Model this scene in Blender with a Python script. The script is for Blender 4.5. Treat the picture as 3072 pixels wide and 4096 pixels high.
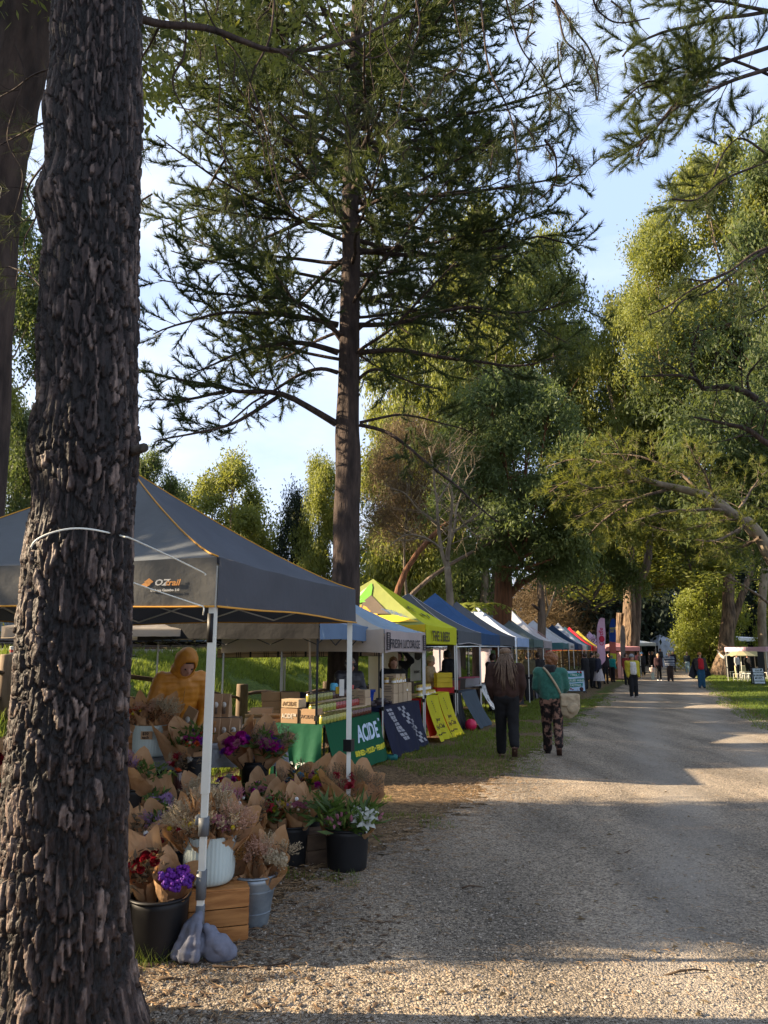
import bpy, math, random
import numpy as np
from mathutils import Vector, Matrix, noise as mnoise
random.seed(7)
RNG = np.random.default_rng(11)
for _o in list(bpy.data.objects): bpy.data.objects.remove(_o)
SC = bpy.context.scene
COL = SC.collection
PI = math.pi

# ---------------------------------------------------------------- camera
CAM_H, PITCH, FPX = 1.65, math.radians(10.84), 2960.0
cam_d = bpy.data.cameras.new('camera'); cam = bpy.data.objects.new('camera', cam_d); COL.objects.link(cam)
cam.location = (0, 0, CAM_H); cam.rotation_euler = (PI/2 + PITCH, 0, 0)
cam_d.sensor_fit = 'VERTICAL'; cam_d.sensor_height = 36.0; cam_d.lens = 36.0*FPX/4096
cam_d.clip_start = 0.05; cam_d.clip_end = 2000
SC.camera = cam

# ---------------------------------------------------------------- sky, sun, exposure
SUN_EL, SUN_AZ = math.radians(23.0), math.radians(-89.0)      # azimuth clockwise from +Y
w = bpy.data.worlds.new('World'); SC.world = w; w.use_nodes = True
nt = w.node_tree; nt.nodes.clear()
def wn(t, **k):
    n = nt.nodes.new(t)
    for a, b in k.items(): setattr(n, a, b)
    return n
sky = wn('ShaderNodeTexSky', sky_type='NISHITA', sun_disc=False, sun_elevation=SUN_EL, sun_rotation=SUN_AZ,
         altitude=200, air_density=1.0, dust_density=1.2, ozone_density=1.4)
tc = wn('ShaderNodeTexCoord'); mp = wn('ShaderNodeMapping'); mp.inputs['Scale'].default_value = (1.0, 1.0, 2.6)
mp.inputs['Location'].default_value = (0.35, 0.1, 0.2)
nz = wn('ShaderNodeTexNoise'); nz.inputs['Scale'].default_value = 1.7; nz.inputs['Detail'].default_value = 7; nz.inputs['Roughness'].default_value = 0.55
rp = wn('ShaderNodeValToRGB'); rp.color_ramp.elements[0].position = 0.38; rp.color_ramp.elements[1].position = 0.66
rp.color_ramp.elements[0].color = (0.0, 0.0, 0.0, 1)
rp.color_ramp.elements[1].color = (0.9, 0.9, 0.9, 1)
mx = wn('ShaderNodeMix', data_type='RGBA'); mx.inputs[7].default_value = (6.9, 7.25, 7.8, 1)
mb_ = wn('ShaderNodeMix', data_type='RGBA'); mb_.inputs[0].default_value = 0.80; mb_.inputs[7].default_value = (4.2, 5.5, 8.3, 1)
bg = wn('ShaderNodeBackground'); bg.inputs['Strength'].default_value = 0.05
out = wn('ShaderNodeOutputWorld')
L = nt.links.new
L(tc.outputs['Generated'], mp.inputs['Vector']); L(mp.outputs['Vector'], nz.inputs['Vector']); L(nz.outputs['Fac'], rp.inputs['Fac'])
L(rp.outputs['Color'], mx.inputs[0]); L(sky.outputs['Color'], mb_.inputs[6]); L(mb_.outputs[2], mx.inputs[6]); L(mx.outputs[2], bg.inputs['Color']); L(bg.outputs[0], out.inputs[0])

sd = bpy.data.lights.new('sun', 'SUN'); sun = bpy.data.objects.new('sun', sd); COL.objects.link(sun)
sd.energy = 5.0; sd.angle = math.radians(0.5); sd.color = (1.0, 0.80, 0.55)
SUN_DIR = Vector((math.sin(SUN_AZ)*math.cos(SUN_EL), math.cos(SUN_AZ)*math.cos(SUN_EL), math.sin(SUN_EL)))   # towards the sun
sun.rotation_euler = SUN_DIR.to_track_quat('Z', 'Y').to_euler(); sun.location = (-20, 0, 20)
vs = SC.view_settings; vs.view_transform = 'Standard'; vs.look = 'None'; vs.gamma = 1.0; vs.exposure = 1.85
vs.use_curve_mapping = False
SC.cycles.max_bounces = 6; SC.cycles.diffuse_bounces = 3; SC.cycles.glossy_bounces = 2; SC.cycles.transmission_bounces = 4
SC.cycles.transparent_max_bounces = 8; SC.cycles.use_denoising = True; SC.cycles.sample_clamp_indirect = 5

# ---------------------------------------------------------------- pixel -> place
CP, SP = math.cos(PITCH), math.sin(PITCH)
def P(px, py, Y):
    u = (px-1536)/FPX; v = (2048-py)/FPX
    t = Y/(CP - v*SP)
    return Vector((u*t, Y, CAM_H + (SP + v*CP)*t))
def G(px, py, z=0.0):
    u = (px-1536)/FPX; v = (2048-py)/FPX
    t = (z-CAM_H)/(SP + v*CP)
    return Vector((u*t, (CP - v*SP)*t, z))
def PXM(Y, z=1.0):                       # metres per photo pixel there
    return (Y*CP + (z-CAM_H)*SP)/FPX

# ---------------------------------------------------------------- numpy noise
def _h(ix, iy, iz, s):
    h = (ix.astype(np.int64)*374761393 + iy.astype(np.int64)*668265263 + iz.astype(np.int64)*2147483647 + s*974634777) & 0xFFFFFFFF
    h = ((h ^ (h >> 13))*1274126177) & 0xFFFFFFFF
    return ((h ^ (h >> 16)) & 0xFFFF)/65535.0
def vn(x, y, z=None, s=0):
    x = np.asarray(x, float); y = np.asarray(y, float); z = np.zeros_like(x) if z is None else np.asarray(z, float)
    xi, yi, zi = np.floor(x), np.floor(y), np.floor(z)
    fx, fy, fz = x-xi, y-yi, z-zi
    fx, fy, fz = [f*f*(3-2*f) for f in (fx, fy, fz)]
    r = 0
    for a in (0, 1):
        for b in (0, 1):
            for c in (0, 1):
                r = r + _h(xi+a, yi+b, zi+c, s)*(fx if a else 1-fx)*(fy if b else 1-fy)*(fz if c else 1-fz)
    return r*2-1
def fbm(x, y, z=None, s=0, o=4):
    r = 0; a = 1.0; f = 1.0; t = 0
    for i in range(o):
        r = r + a*vn(np.asarray(x)*f, np.asarray(y)*f, None if z is None else np.asarray(z)*f, s+i*17); t += a; a *= .5; f *= 2.03
    return r/t

# ---------------------------------------------------------------- mesh builder
def V(*a): return Vector(a)
class MB:
    def __init__(s): s.v = []; s.f = []; s.mi = []; s.k = 0
    def add(s, vs, fs, m=None):
        n = len(s.v); s.v.extend([tuple(p) for p in vs]); s.f.extend([tuple(i+n for i in f) for f in fs])
        s.mi.extend([s.k if m is None else m]*len(fs)); return s
    def box(s, c, size, R=None, bev=0.0, taper=1.0):
        hx, hy, hz = size[0]/2, size[1]/2, size[2]/2
        R = R or Matrix.Identity(3); c = Vector(c)
        if bev <= 0:
            p = [(sx*hx*(taper if sz < 0 else 1), sy*hy*(taper if sz < 0 else 1), sz*hz) for sz in (-1, 1) for sy in (-1, 1) for sx in (-1, 1)]
            return s.add([c + R @ Vector(q) for q in p], [(0, 2, 3, 1), (4, 5, 7, 6), (0, 1, 5, 4), (2, 6, 7, 3), (0, 4, 6, 2), (1, 3, 7, 5)])
        rings = []
        for z, i in ((-hz, bev), (-hz+bev, 0), (hz-bev, 0), (hz, bev)):
            x, y = hx-i, hy-i; b = bev*.6
            tp = taper if z < 0 else 1
            rings.append([((a)*tp, (d)*tp, z) for a, d in ((x-b, -y), (x, -y+b), (x, y-b), (x-b, y), (-x+b, y), (-x, y-b), (-x, -y+b), (-x+b, -y))])
        vs = [c + R @ Vector(q) for r in rings for q in r]; fs = []
        for k in range(3):
            for j in range(8): fs.append((k*8+j, k*8+(j+1) % 8, (k+1)*8+(j+1) % 8, (k+1)*8+j))
        fs.append(tuple(range(7, -1, -1))); fs.append(tuple(range(24, 32)))
        return s.add(vs, fs)
    def tube(s, pts, r, n=6, cap=True, flat=1.0):
        pts = [Vector(p) for p in pts]; m = len(pts)
        rr = [r]*m if isinstance(r, (int, float)) else list(r)
        vs = []; ref = None
        for i, p in enumerate(pts):
            d = (pts[min(i+1, m-1)] - pts[max(i-1, 0)])
            d = d.normalized() if d.length > 1e-9 else Vector((0, 0, 1))
            if ref is None:
                ref = Vector((1, 0, 0)) if abs(d.x) < .8 else Vector((0, 1, 0))
            a = (ref - d*ref.dot(d))
            if a.length < 1e-6: a = d.orthogonal()
            a.normalize(); b = d.cross(a); ref = a
            for j in range(n):
                t = 2*PI*(j+.5)/n; vs.append(p + (a*math.cos(t) + b*math.sin(t)*flat)*rr[i])
        fs = [(i*n+j, i*n+(j+1) % n, (i+1)*n+(j+1) % n, (i+1)*n+j) for i in range(m-1) for j in range(n)]
        if cap: fs += [tuple(range(n-1, -1, -1)), tuple(range((m-1)*n, m*n))]
        return s.add(vs, fs)
    def lathe(s, prof, c=(0, 0, 0), n=20, R=None, rib=None, capb=True, capt=False):
        R = R or Matrix.Identity(3); c = Vector(c); vs = []; m = len(prof)
        for r, z in prof:
            for j in range(n):
                t = 2*PI*j/n; q = r*(rib(t, z) if rib else 1)
                vs.append(c + R @ Vector((q*math.cos(t), q*math.sin(t), z)))
        fs = [(i*n+j, i*n+(j+1) % n, (i+1)*n+(j+1) % n, (i+1)*n+j) for i in range(m-1) for j in range(n)]
        if capb: fs.append(tuple(range(n-1, -1, -1)))
        if capt: fs.append(tuple(range((m-1)*n, m*n)))
        return s.add(vs, fs)
    def grid(s, fn, nu, nv, closed=False):
        vs = [fn(i/nu, j/nv) for j in range(nv+1) for i in range(nu+1)]
        fs = [(j*(nu+1)+i, j*(nu+1)+i+1, (j+1)*(nu+1)+i+1, (j+1)*(nu+1)+i) for j in range(nv) for i in range(nu)]
        return s.add(vs, fs)
    def ball(s, c, r, n=8, m=6, R=None, sq=(1, 1, 1)):
        R = R or Matrix.Identity(3); c = Vector(c); vs = [c + R @ Vector((0, 0, -r*sq[2]))]
        for i in range(1, m):
            a = -PI/2 + PI*i/m
            for j in range(n):
                t = 2*PI*j/n; vs.append(c + R @ Vector((r*sq[0]*math.cos(a)*math.cos(t), r*sq[1]*math.cos(a)*math.sin(t), r*sq[2]*math.sin(a))))
        vs.append(c + R @ Vector((0, 0, r*sq[2]))); e = len(vs)-1
        fs = [(0, 1+(j+1) % n, 1+j) for j in range(n)]
        fs += [(1+i*n+j, 1+i*n+(j+1) % n, 1+(i+1)*n+(j+1) % n, 1+(i+1)*n+j) for i in range(m-2) for j in range(n)]
        fs += [(e, 1+(m-2)*n+j, 1+(m-2)*n+(j+1) % n) for j in range(n)]
        return s.add(vs, fs)
    def mesh(s, name, mats, smooth=True):
        me = bpy.data.meshes.new(name); me.from_pydata(s.v, [], s.f)
        for m in (mats if isinstance(mats, (list, tuple)) else [mats]): me.materials.append(m)
        if isinstance(mats, (list, tuple)) and len(mats) > 1: me.polygons.foreach_set('material_index', s.mi)
        me.polygons.foreach_set('use_smooth', [smooth]*len(me.polygons)); me.update()
        return me
def tri_mesh(name, verts, faces, mat_, smooth=False, k=3, attr=None):
    """verts (N,3) float array, faces (M,k) int array -> mesh, quickly"""
    verts = np.ascontiguousarray(verts, np.float32); faces = np.ascontiguousarray(faces, np.int32)
    me = bpy.data.meshes.new(name); me.vertices.add(len(verts)); me.vertices.foreach_set('co', verts.ravel())
    me.loops.add(faces.size); me.loops.foreach_set('vertex_index', faces.ravel())
    me.polygons.add(len(faces)); me.polygons.foreach_set('loop_start', np.arange(0, faces.size, k, dtype=np.int32))
    me.polygons.foreach_set('loop_total', np.full(len(faces), k, np.int32))
    me.polygons.foreach_set('use_smooth', np.full(len(faces), smooth)); me.materials.append(mat_)
    me.update(calc_edges=True)
    if attr is not None:
        for an, dat in attr.items():
            a = me.attributes.new(an, 'FLOAT', 'POINT'); a.data.foreach_set('value', np.ascontiguousarray(dat, np.float32))
    return me

def tag(o, label=None, cat=None, group=None, kind=None):
    if label: o['label'] = label
    if cat: o['category'] = cat
    if group: o['group'] = group
    if kind: o['kind'] = kind
    return o
def root(name, loc, label, cat, group=None, rz=0.0):
    o = bpy.data.objects.new(name, None); COL.objects.link(o); o.location = loc; o.rotation_euler = (0, 0, rz)
    o.empty_display_size = .1
    return tag(o, label, cat, group)
def obj(name, me, parent=None, local=False, label=None, kind=None, mats=None, smooth=True):
    """link a mesh; its coordinates are world ones unless local"""
    if isinstance(me, MB): me = me.mesh(name, mats, smooth)
    o = bpy.data.objects.new(name, me); COL.objects.link(o)
    if parent is not None:
        o.parent = parent
        if not local and parent.type == 'EMPTY': o.location = -Vector(parent.location)
    if label: o['label'] = label
    if kind: o['kind'] = kind
    return o
KIDS = {}
def copy_tree(o, loc=None, rz=None, scale=None, label=None, parent=None, group=None):
    c = o.copy(); COL.objects.link(c); c.parent = parent
    for ch in list(o.children): copy_tree(ch, parent=c)
    if loc is not None: c.location = loc
    if rz is not None: c.rotation_euler = (c.rotation_euler[0], c.rotation_euler[1], rz)
    if scale is not None: c.scale = (scale, scale, scale) if isinstance(scale, (int, float)) else scale
    if label: c['label'] = label
    if group: c['group'] = group
    return c

# ---------------------------------------------------------------- materials
def c3(c): return (c[0], c[1], c[2], 1.0)
def mat(name, col, rough=.8, col2=None, scale=6.0, detail=4, bump=0.0, bscale=40.0, trans=0.0, tcol=None, metal=0.0, spec=.3,
        stretch=(1, 1, 1), lo=.35, hi=.65, rnd=0.0, attr=None, acol=None, wave=None, sheen=0.0, bdist=0.01):
    m = bpy.data.materials.new(name); m.use_nodes = True; t = m.node_tree; N = t.nodes; N.clear(); K = t.links.new
    o = N.new('ShaderNodeOutputMaterial'); b = N.new('ShaderNodeBsdfPrincipled')
    b.inputs['Roughness'].default_value = rough; b.inputs['Metallic'].default_value = metal
    b.inputs['Specular IOR Level'].default_value = spec
    if sheen: b.inputs['Sheen Weight'].default_value = sheen
    tcn = N.new('ShaderNodeTexCoord'); mpn = N.new('ShaderNodeMapping'); mpn.inputs['Scale'].default_value = stretch
    K(tcn.outputs['Object'], mpn.inputs['Vector'])
    src = None
    if col2 is None: col2 = tuple(x*.78 for x in col)
    n = N.new('ShaderNodeTexNoise'); n.inputs['Scale'].default_value = scale; n.inputs['Detail'].default_value = detail
    n.inputs['Roughness'].default_value = .6; K(mpn.outputs[0], n.inputs['Vector'])
    r = N.new('ShaderNodeValToRGB'); r.color_ramp.elements[0].position = lo; r.color_ramp.elements[1].position = hi
    r.color_ramp.elements[0].color = c3(col2); r.color_ramp.elements[1].color = c3(col); K(n.outputs['Fac'], r.inputs['Fac']); src = r.outputs['Color']
    if attr:
        a = N.new('ShaderNodeAttribute'); a.attribute_name = attr; x = N.new('ShaderNodeMix'); x.data_type = 'RGBA'
        K(a.outputs['Fac'], x.inputs[0]); K(src, x.inputs[6]); x.inputs[7].default_value = c3(acol); src = x.outputs[2]
    if rnd:
        oi = N.new('ShaderNodeObjectInfo'); hs = N.new('ShaderNodeHueSaturation'); mm = N.new('ShaderNodeMath'); mm.operation = 'MULTIPLY_ADD'
        mm.inputs[1].default_value = 2*rnd; mm.inputs[2].default_value = 1-rnd; K(oi.outputs['Random'], mm.inputs[0]); K(mm.outputs[0], hs.inputs['Value'])
        K(src, hs.inputs['Color']); src = hs.outputs[0]
    K(src, b.inputs['Base Color'])
    if bump:
        n2 = N.new('ShaderNodeTexNoise'); n2.inputs['Scale'].default_value = bscale; n2.inputs['Detail'].default_value = 5; K(mpn.outputs[0], n2.inputs['Vector'])
        bp = N.new('ShaderNodeBump'); bp.inputs['Strength'].default_value = bump; bp.inputs['Distance'].default_value = bdist
        K(n2.outputs['Fac'], bp.inputs['Height']); K(bp.outputs[0], b.inputs['Normal'])
    if trans:
        tr = N.new('ShaderNodeBsdfTranslucent'); ms = N.new('ShaderNodeMixShader'); ms.inputs[0].default_value = trans
        if tcol is not None: tr.inputs['Color'].default_value = c3(tcol)
        else: K(src, tr.inputs['Color'])
        K(b.outputs[0], ms.inputs[1]); K(tr.outputs[0], ms.inputs[2]); K(ms.outputs[0], o.inputs[0])
    else: K(b.outputs[0], o.inputs[0])
    return m
def flat(name, col, rough=.6, **k): return mat(name, col, rough, col2=tuple(c*.9 for c in col), **k)

M = {}
M['leaf_dark'] = mat('pine_needles', (.068, .090, .028), .6, (.028, .046, .022), scale=.6, trans=.32, tcol=(.11, .14, .028), spec=.25)
M['needle_near'] = mat('near_pine_needles', (.06, .075, .022), .55, (.035, .05, .02), scale=3, trans=.28, tcol=(.11, .13, .03), spec=.3)
M['euc'] = mat('gum_leaves', (.22, .23, .048), .55, (.095, .12, .034), scale=.45, detail=3, trans=.42, tcol=(.30, .32, .05), rnd=.22, spec=.3)
M['euc_blue'] = mat('bluish_gum_leaves', (.125, .155, .050), .6, (.055, .08, .034), scale=.4, detail=3, trans=.4, tcol=(.17, .22, .05), rnd=.18, spec=.3)
M['lime'] = mat('sunny_ivy_leaves', (.22, .24, .045), .5, (.12, .15, .03), scale=.9, detail=3, trans=.42, tcol=(.34, .37, .05), rnd=.1, spec=.35)
M['dark_fol'] = mat('dark_conifer_foliage', (.026, .038, .020), .7, (.012, .020, .013), scale=.5, trans=.2, tcol=(.03, .05, .015), rnd=.15)
M['cypress'] = mat('cypress_foliage', (.14, .15, .03), .65, (.065, .08, .02), scale=.7, trans=.38, tcol=(.28, .30, .04), rnd=.15)
M['dry'] = mat('dry_winter_twigs', (.22, .155, .08), .8, (.11, .075, .038), scale=.8, trans=.2, rnd=.15)
M['bark_dk'] = mat('dark_pine_bark', (.075, .052, .042), .9, (.028, .02, .017), scale=7, stretch=(1, 1, .28), bump=.9, bscale=16, bdist=.05)
M['bark_red'] = mat('reddish_stringy_bark', (.19, .085, .040), .9, (.07, .032, .018), scale=9, stretch=(1, 1, .12), bump=.9, bscale=18, bdist=.04)
M['bark_pale'] = mat('pale_smooth_bark', (.27, .215, .15), .85, (.12, .092, .065), scale=3, stretch=(1, 1, .4), bump=.3, bscale=20)
M['bark_grey'] = mat('grey_rough_bark', (.17, .125, .09), .9, (.065, .048, .036), scale=5, stretch=(1, 1, .25), bump=.9, bscale=12, bdist=.05)
M['bark_lit'] = mat('tan_furrowed_bark', (.24, .165, .105), .9, (.055, .038, .027), scale=5, stretch=(1, 1, .2), bump=1.0, bscale=9, bdist=.22)
M['white'] = flat('white_enamel', (.74, .74, .66), .4)
M['alu'] = flat('brushed_aluminium', (.52, .52, .50), .38, metal=.6)
M['blackmetal'] = flat('black_painted_steel', (.022, .022, .026), .45)
M['blackplastic'] = mat('black_plastic', (.012, .012, .013), .5, (.007, .007, .008), scale=5)
M['greyplastic'] = flat('grey_plastic', (.13, .14, .15), .5)
M['kraft'] = mat('kraft_paper', (.52, .325, .18), .75, (.42, .25, .13), scale=7, bump=.35, bscale=26, bdist=.012, trans=.34, tcol=(.62, .30, .10), spec=.25)
M['kraftflat'] = mat('kraft_card', (.38, .24, .135), .8, (.32, .20, .11), scale=3, rnd=.12)
M['cardpale'] = mat('pale_cardboard', (.46, .34, .22), .8, (.38, .28, .17), scale=3, rnd=.12)
M['woodcrate'] = mat('varnished_crate_wood', (.42, .19, .06), .5, (.26, .105, .03), scale=5, stretch=(1, 1, 7), bump=.15, bscale=30, rnd=.12)
M['woodpale'] = mat('pale_pine_wood', (.48, .28, .12), .6, (.36, .19, .075), scale=5, stretch=(1, 1, 6), rnd=.12)
M['woodgrey'] = mat('weathered_timber', (.26, .19, .125), .85, (.12, .085, .055), scale=7, stretch=(1, 1, .2), bump=.6, bscale=22, rnd=.1)
M['wooddark'] = mat('old_brown_timber', (.12, .078, .048), .85, (.06, .038, .024), scale=8, stretch=(.3, 1, 1), bump=.5, bscale=22, rnd=.15)
M['pot'] = mat('pale_duck_egg_ceramic', (.48, .56, .54), .5, (.43, .50, .48), scale=2)
M['galv'] = mat('galvanised_steel', (.33, .38, .42), .42, (.20, .24, .28), scale=9, metal=.7, detail=6)
M['skin'] = mat('skin', (.47, .26, .18), .6, (.40, .20, .14), scale=12)
M['paperwhite'] = flat('white_paper', (.75, .74, .70), .7)
def fab(name, col, trans=.25, tcol=None, rough=.7, **k):
    return mat(name, col, rough, tuple(c*.86 for c in col), scale=2.2, trans=trans, tcol=tcol or col, spec=.2, bump=k.pop('bump', .45), bscale=k.pop('bscale', 4.5), bdist=.035, **k)
# ================================================================ ground
ROWA, ROWD, ROWN = Vector((-1.2, 4.41, 0)), Vector((.342, .94, 0)), Vector((-.94, .342, 0))   # path-side corner line of the stalls, along, inwards
def rowd(x, y): return (x-ROWA.x)*ROWN.x + (y-ROWA.y)*ROWN.y
def sstep(a, b, x):
    t = np.clip((np.asarray(x, float)-a)/(b-a), 0, 1); return t*t*(3-2*t)
def H(x, y):
    x = np.asarray(x, float); y = np.asarray(y, float)
    far = np.maximum(0, y-55)*.030
    d = rowd(x, y)
    dd = d + .5*vn(x*.25, y*.25, s=3)
    bank = 1.62*(.5*sstep(5.2, 10.4, dd)+.5*np.clip((dd-5.4)/5.0, 0, 1))
    und = .03*fbm(x*.5, y*.5, s=5, o=2)*sstep(2, 8, np.abs(rowd(x, y)-1))
    return np.where(far > bank, far, bank) + und
def Hs(x, y): return float(H(np.array([x]), np.array([y]))[0])

def ground_mat():
    m = bpy.data.materials.new('soil_and_grass'); m.use_nodes = True; t = m.node_tree; N = t.nodes; N.clear(); K = t.links.new
    o = N.new('ShaderNodeOutputMaterial'); b = N.new('ShaderNodeBsdfPrincipled'); b.inputs['Roughness'].default_value = .95; b.inputs['Specular IOR Level'].default_value = .15
    tcn = N.new('ShaderNodeTexCoord')
    def noise(sc, det=4, rough=.6, st=(1, 1, 1)):
        mpn = N.new('ShaderNodeMapping'); mpn.inputs['Scale'].default_value = st; K(tcn.outputs['Object'], mpn.inputs[0])
        n = N.new('ShaderNodeTexNoise'); n.inputs['Scale'].default_value = sc; n.inputs['Detail'].default_value = det; n.inputs['Roughness'].default_value = rough
        K(mpn.outputs[0], n.inputs['Vector']); return n.outputs['Fac']
    def ramp(f, a, ca, bb, cb):
        r = N.new('ShaderNodeValToRGB'); r.color_ramp.elements[0].position = a; r.color_ramp.elements[1].position = bb
        r.color_ramp.elements[0].color = c3(ca); r.color_ramp.elements[1].color = c3(cb); K(f, r.inputs[0]); return r.outputs[0]
    def mix(f, a, bb):
        x = N.new('ShaderNodeMix'); x.data_type = 'RGBA'; K(f, x.inputs[0]); K(a, x.inputs[6]); K(bb, x.inputs[7]); return x.outputs[2]
    soil = ramp(noise(22, 6), .35, (.055, .036, .020), .68, (.21, .145, .085))
    straw = ramp(noise(60, 3, .6, (1, .25, 1)), .52, (0, 0, 0), .70, (1, 1, 1))
    strawc = ramp(noise(9), .4, (.30, .21, .11), .6, (.20, .135, .07))
    soil2 = mix(straw, soil, strawc)
    grass = ramp(noise(14, 5), .35, (.030, .052, .010), .65, (.105, .145, .026))
    a = N.new('ShaderNodeAttribute'); a.attribute_name = 'grass'
    add = N.new('ShaderNodeMath'); add.operation = 'ADD'; K(a.outputs['Fac'], add.inputs[0]); K(noise(1.6, 6, .7), add.inputs[1])
    g = ramp(add.outputs[0], .86, (0, 0, 0), 1.08, (1, 1, 1))
    K(mix(g, soil2, grass), b.inputs['Base Color'])
    bp = N.new('ShaderNodeBump'); bp.inputs['Strength'].default_value = .9; bp.inputs['Distance'].default_value = .03; K(noise(45, 5), bp.inputs['Height']); K(bp.outputs[0], b.inputs['Normal'])
    K(b.outputs[0], o.inputs[0]); return m
def gravel_mat():
    m = bpy.data.materials.new('crushed_gravel'); m.use_nodes = True; t = m.node_tree; N = t.nodes; N.clear(); K = t.links.new
    o = N.new('ShaderNodeOutputMaterial'); b = N.new('ShaderNodeBsdfPrincipled'); b.inputs['Roughness'].default_value = .9; b.inputs['Specular IOR Level'].default_value = .2
    tcn = N.new('ShaderNodeTexCoord')
    def vor(sc, feat='F1'):
        n = N.new('ShaderNodeTexVoronoi'); n.inputs['Scale'].default_value = sc; n.feature = feat; K(tcn.outputs['Object'], n.inputs['Vector']); return n
    def noise(sc, det=4, st=(1, 1, 1)):
        mpn = N.new('ShaderNodeMapping'); mpn.inputs['Scale'].default_value = st; K(tcn.outputs['Object'], mpn.inputs[0])
        n = N.new('ShaderNodeTexNoise'); n.inputs['Scale'].default_value = sc; n.inputs['Detail'].default_value = det; K(mpn.outputs[0], n.inputs['Vector']); return n.outputs['Fac']
    v1 = vor(78); v2 = vor(170)
    r = N.new('ShaderNodeValToRGB'); r.color_ramp.elements[0].color = (.125, .108, .09, 1); r.color_ramp.elements[1].color = (.58, .50, .40, 1)
    sep = N.new('ShaderNodeSeparateColor'); K(v1.outputs['Color'], sep.inputs[0]); K(sep.outputs[0], r.inputs[0])
    r2 = N.new('ShaderNodeValToRGB'); r2.color_ramp.elements[0].position = .38; r2.color_ramp.elements[1].position = .66
    r2.color_ramp.elements[0].color = (.58, .56, .53, 1); r2.color_ramp.elements[1].color = (1.12, 1.06, .98, 1); K(noise(.9, 8, (1.6, .35, 1)), r2.inputs[0])
    mu = N.new('ShaderNodeMix'); mu.data_type = 'RGBA'; mu.blend_type = 'MULTIPLY'; mu.inputs[0].default_value = 1; K(r.outputs[0], mu.inputs[6]); K(r2.outputs[0], mu.inputs[7])
    ta = N.new('ShaderNodeAttribute'); ta.attribute_name = 'track'; tm = N.new('ShaderNodeMath'); tm.operation = 'MULTIPLY'; K(ta.outputs['Fac'], tm.inputs[0]); K(noise(2.3, 6, (1, .4, 1)), tm.inputs[1])
    tx = N.new('ShaderNodeMix'); tx.data_type = 'RGBA'; K(tm.outputs[0], tx.inputs[0]); K(mu.outputs[2], tx.inputs[6]); tx.inputs[7].default_value = (.36, .32, .27, 1)
    K(tx.outputs[2], b.inputs['Base Color'])
    mt = N.new('ShaderNodeMath'); mt.operation = 'MULTIPLY_ADD'; mt.inputs[1].default_value = .5; K(v2.outputs['Distance'], mt.inputs[0]); K(v1.outputs['Distance'], mt.inputs[2])
    bp = N.new('ShaderNodeBump'); bp.invert = True; bp.inputs['Strength'].default_value = 1.0; bp.inputs['Distance'].default_value = .015; K(mt.outputs[0], bp.inputs['Height']); K(bp.outputs[0], b.inputs['Normal'])
    a = N.new('ShaderNodeAttribute'); a.attribute_name = 'cover'
    ad = N.new('ShaderNodeMath'); ad.operation = 'ADD'; K(a.outputs['Fac'], ad.inputs[0]); K(noise(5, 7), ad.inputs[1])
    gt = N.new('ShaderNodeValToRGB'); gt.color_ramp.elements[0].position = .94; gt.color_ramp.elements[1].position = 1.06; K(ad.outputs[0], gt.inputs[0])
    tr = N.new('ShaderNodeBsdfTransparent'); ms = N.new('ShaderNodeMixShader'); K(gt.outputs[0], ms.inputs[0]); K(tr.outputs[0], ms.inputs[1]); K(b.outputs[0], ms.inputs[2])
    K(ms.outputs[0], o.inputs[0]); return m
M['ground'] = ground_mat(); M['gravel'] = gravel_mat()
M['stone'] = mat('gravel_stones', (.42, .355, .28), .85, (.15, .128, .105), scale=31, detail=1, lo=.3, hi=.7, bump=.3, bscale=200, bdist=.004)
M['litter'] = mat('pine_straw', (.34, .22, .11), .8, (.17, .10, .05), scale=9)
M['grass'] = mat('grass_blades', (.15, .20, .032), .6, (.060, .095, .018), scale=1.6, detail=4, trans=.45, tcol=(.24, .30, .04), spec=.3)
M['ballast'] = mat('rail_ballast', (.22, .19, .165), .95, (.06, .055, .05), scale=9, detail=8, bump=1, bscale=14, bdist=.06)

PL = [G(*p) for p in ((540, 4096), (600, 3900), (900, 3770), (1180, 3640), (1480, 3490), (1740, 3340), (1950, 3200), (2170, 3010), (2330, 2885), (2430, 2805), (2490, 2750), (2590, 2703))]
PLY = [-9, -3] + [p.y for p in PL] + [95, 140, 260]; PLX = [-1.2, -1.1] + [p.x for p in PL] + [33, 48, 78]
PR = [G(*p) for p in ((3072, 2912), (2960, 2852), (2885, 2800), (2860, 2765), (2800, 2712))]
PRY = [-9, 3, 9] + [p.y for p in PR] + [95, 140, 260]; PRX = [5.6, 6.3, 7.2] + [p.x for p in PR] + [38.5, 54, 85]
def pathx(y):
    y = np.asarray(y, float)
    return np.interp(y, PLY, PLX) + .10*vn(y*1.3, y*0+4), np.interp(y, PRY, PRX) + .2*vn(y*.7, y*0+9)

nu, nv = 230, 250
uu = np.linspace(-1, 1, nu+1); vv = np.linspace(0, 1, nv+1)
gx = 3 + 150*np.sinh(uu*3.2)/np.sinh(3.2); gy = -10 + 380*(np.exp(vv*4.0)-1)/(np.exp(4.0)-1)
XX, YY = np.meshgrid(gx, gy); XX = XX + .12*YY
ZZ = H(XX, YY)
dr = rowd(XX, YY); xl, xr = pathx(YY)
gr = .05 + .62*sstep(3.6, 6.0, dr) + .34*sstep(-2.0, -.5, dr)*sstep(8, 18, YY)*.6 + .62*sstep(0, .9, XX-xr)*sstep(6, 12, YY) + .10*sstep(0, .4, dr)
gr = gr - .5*sstep(9.6, 10.6, dr) + .22*sstep(13, 22, YY)*(XX < xl)*(dr < 0) - .12*sstep(14, 9, YY)*(dr < 2)
idx = np.arange((nu+1)*(nv+1)).reshape(nv+1, nu+1)
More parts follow.
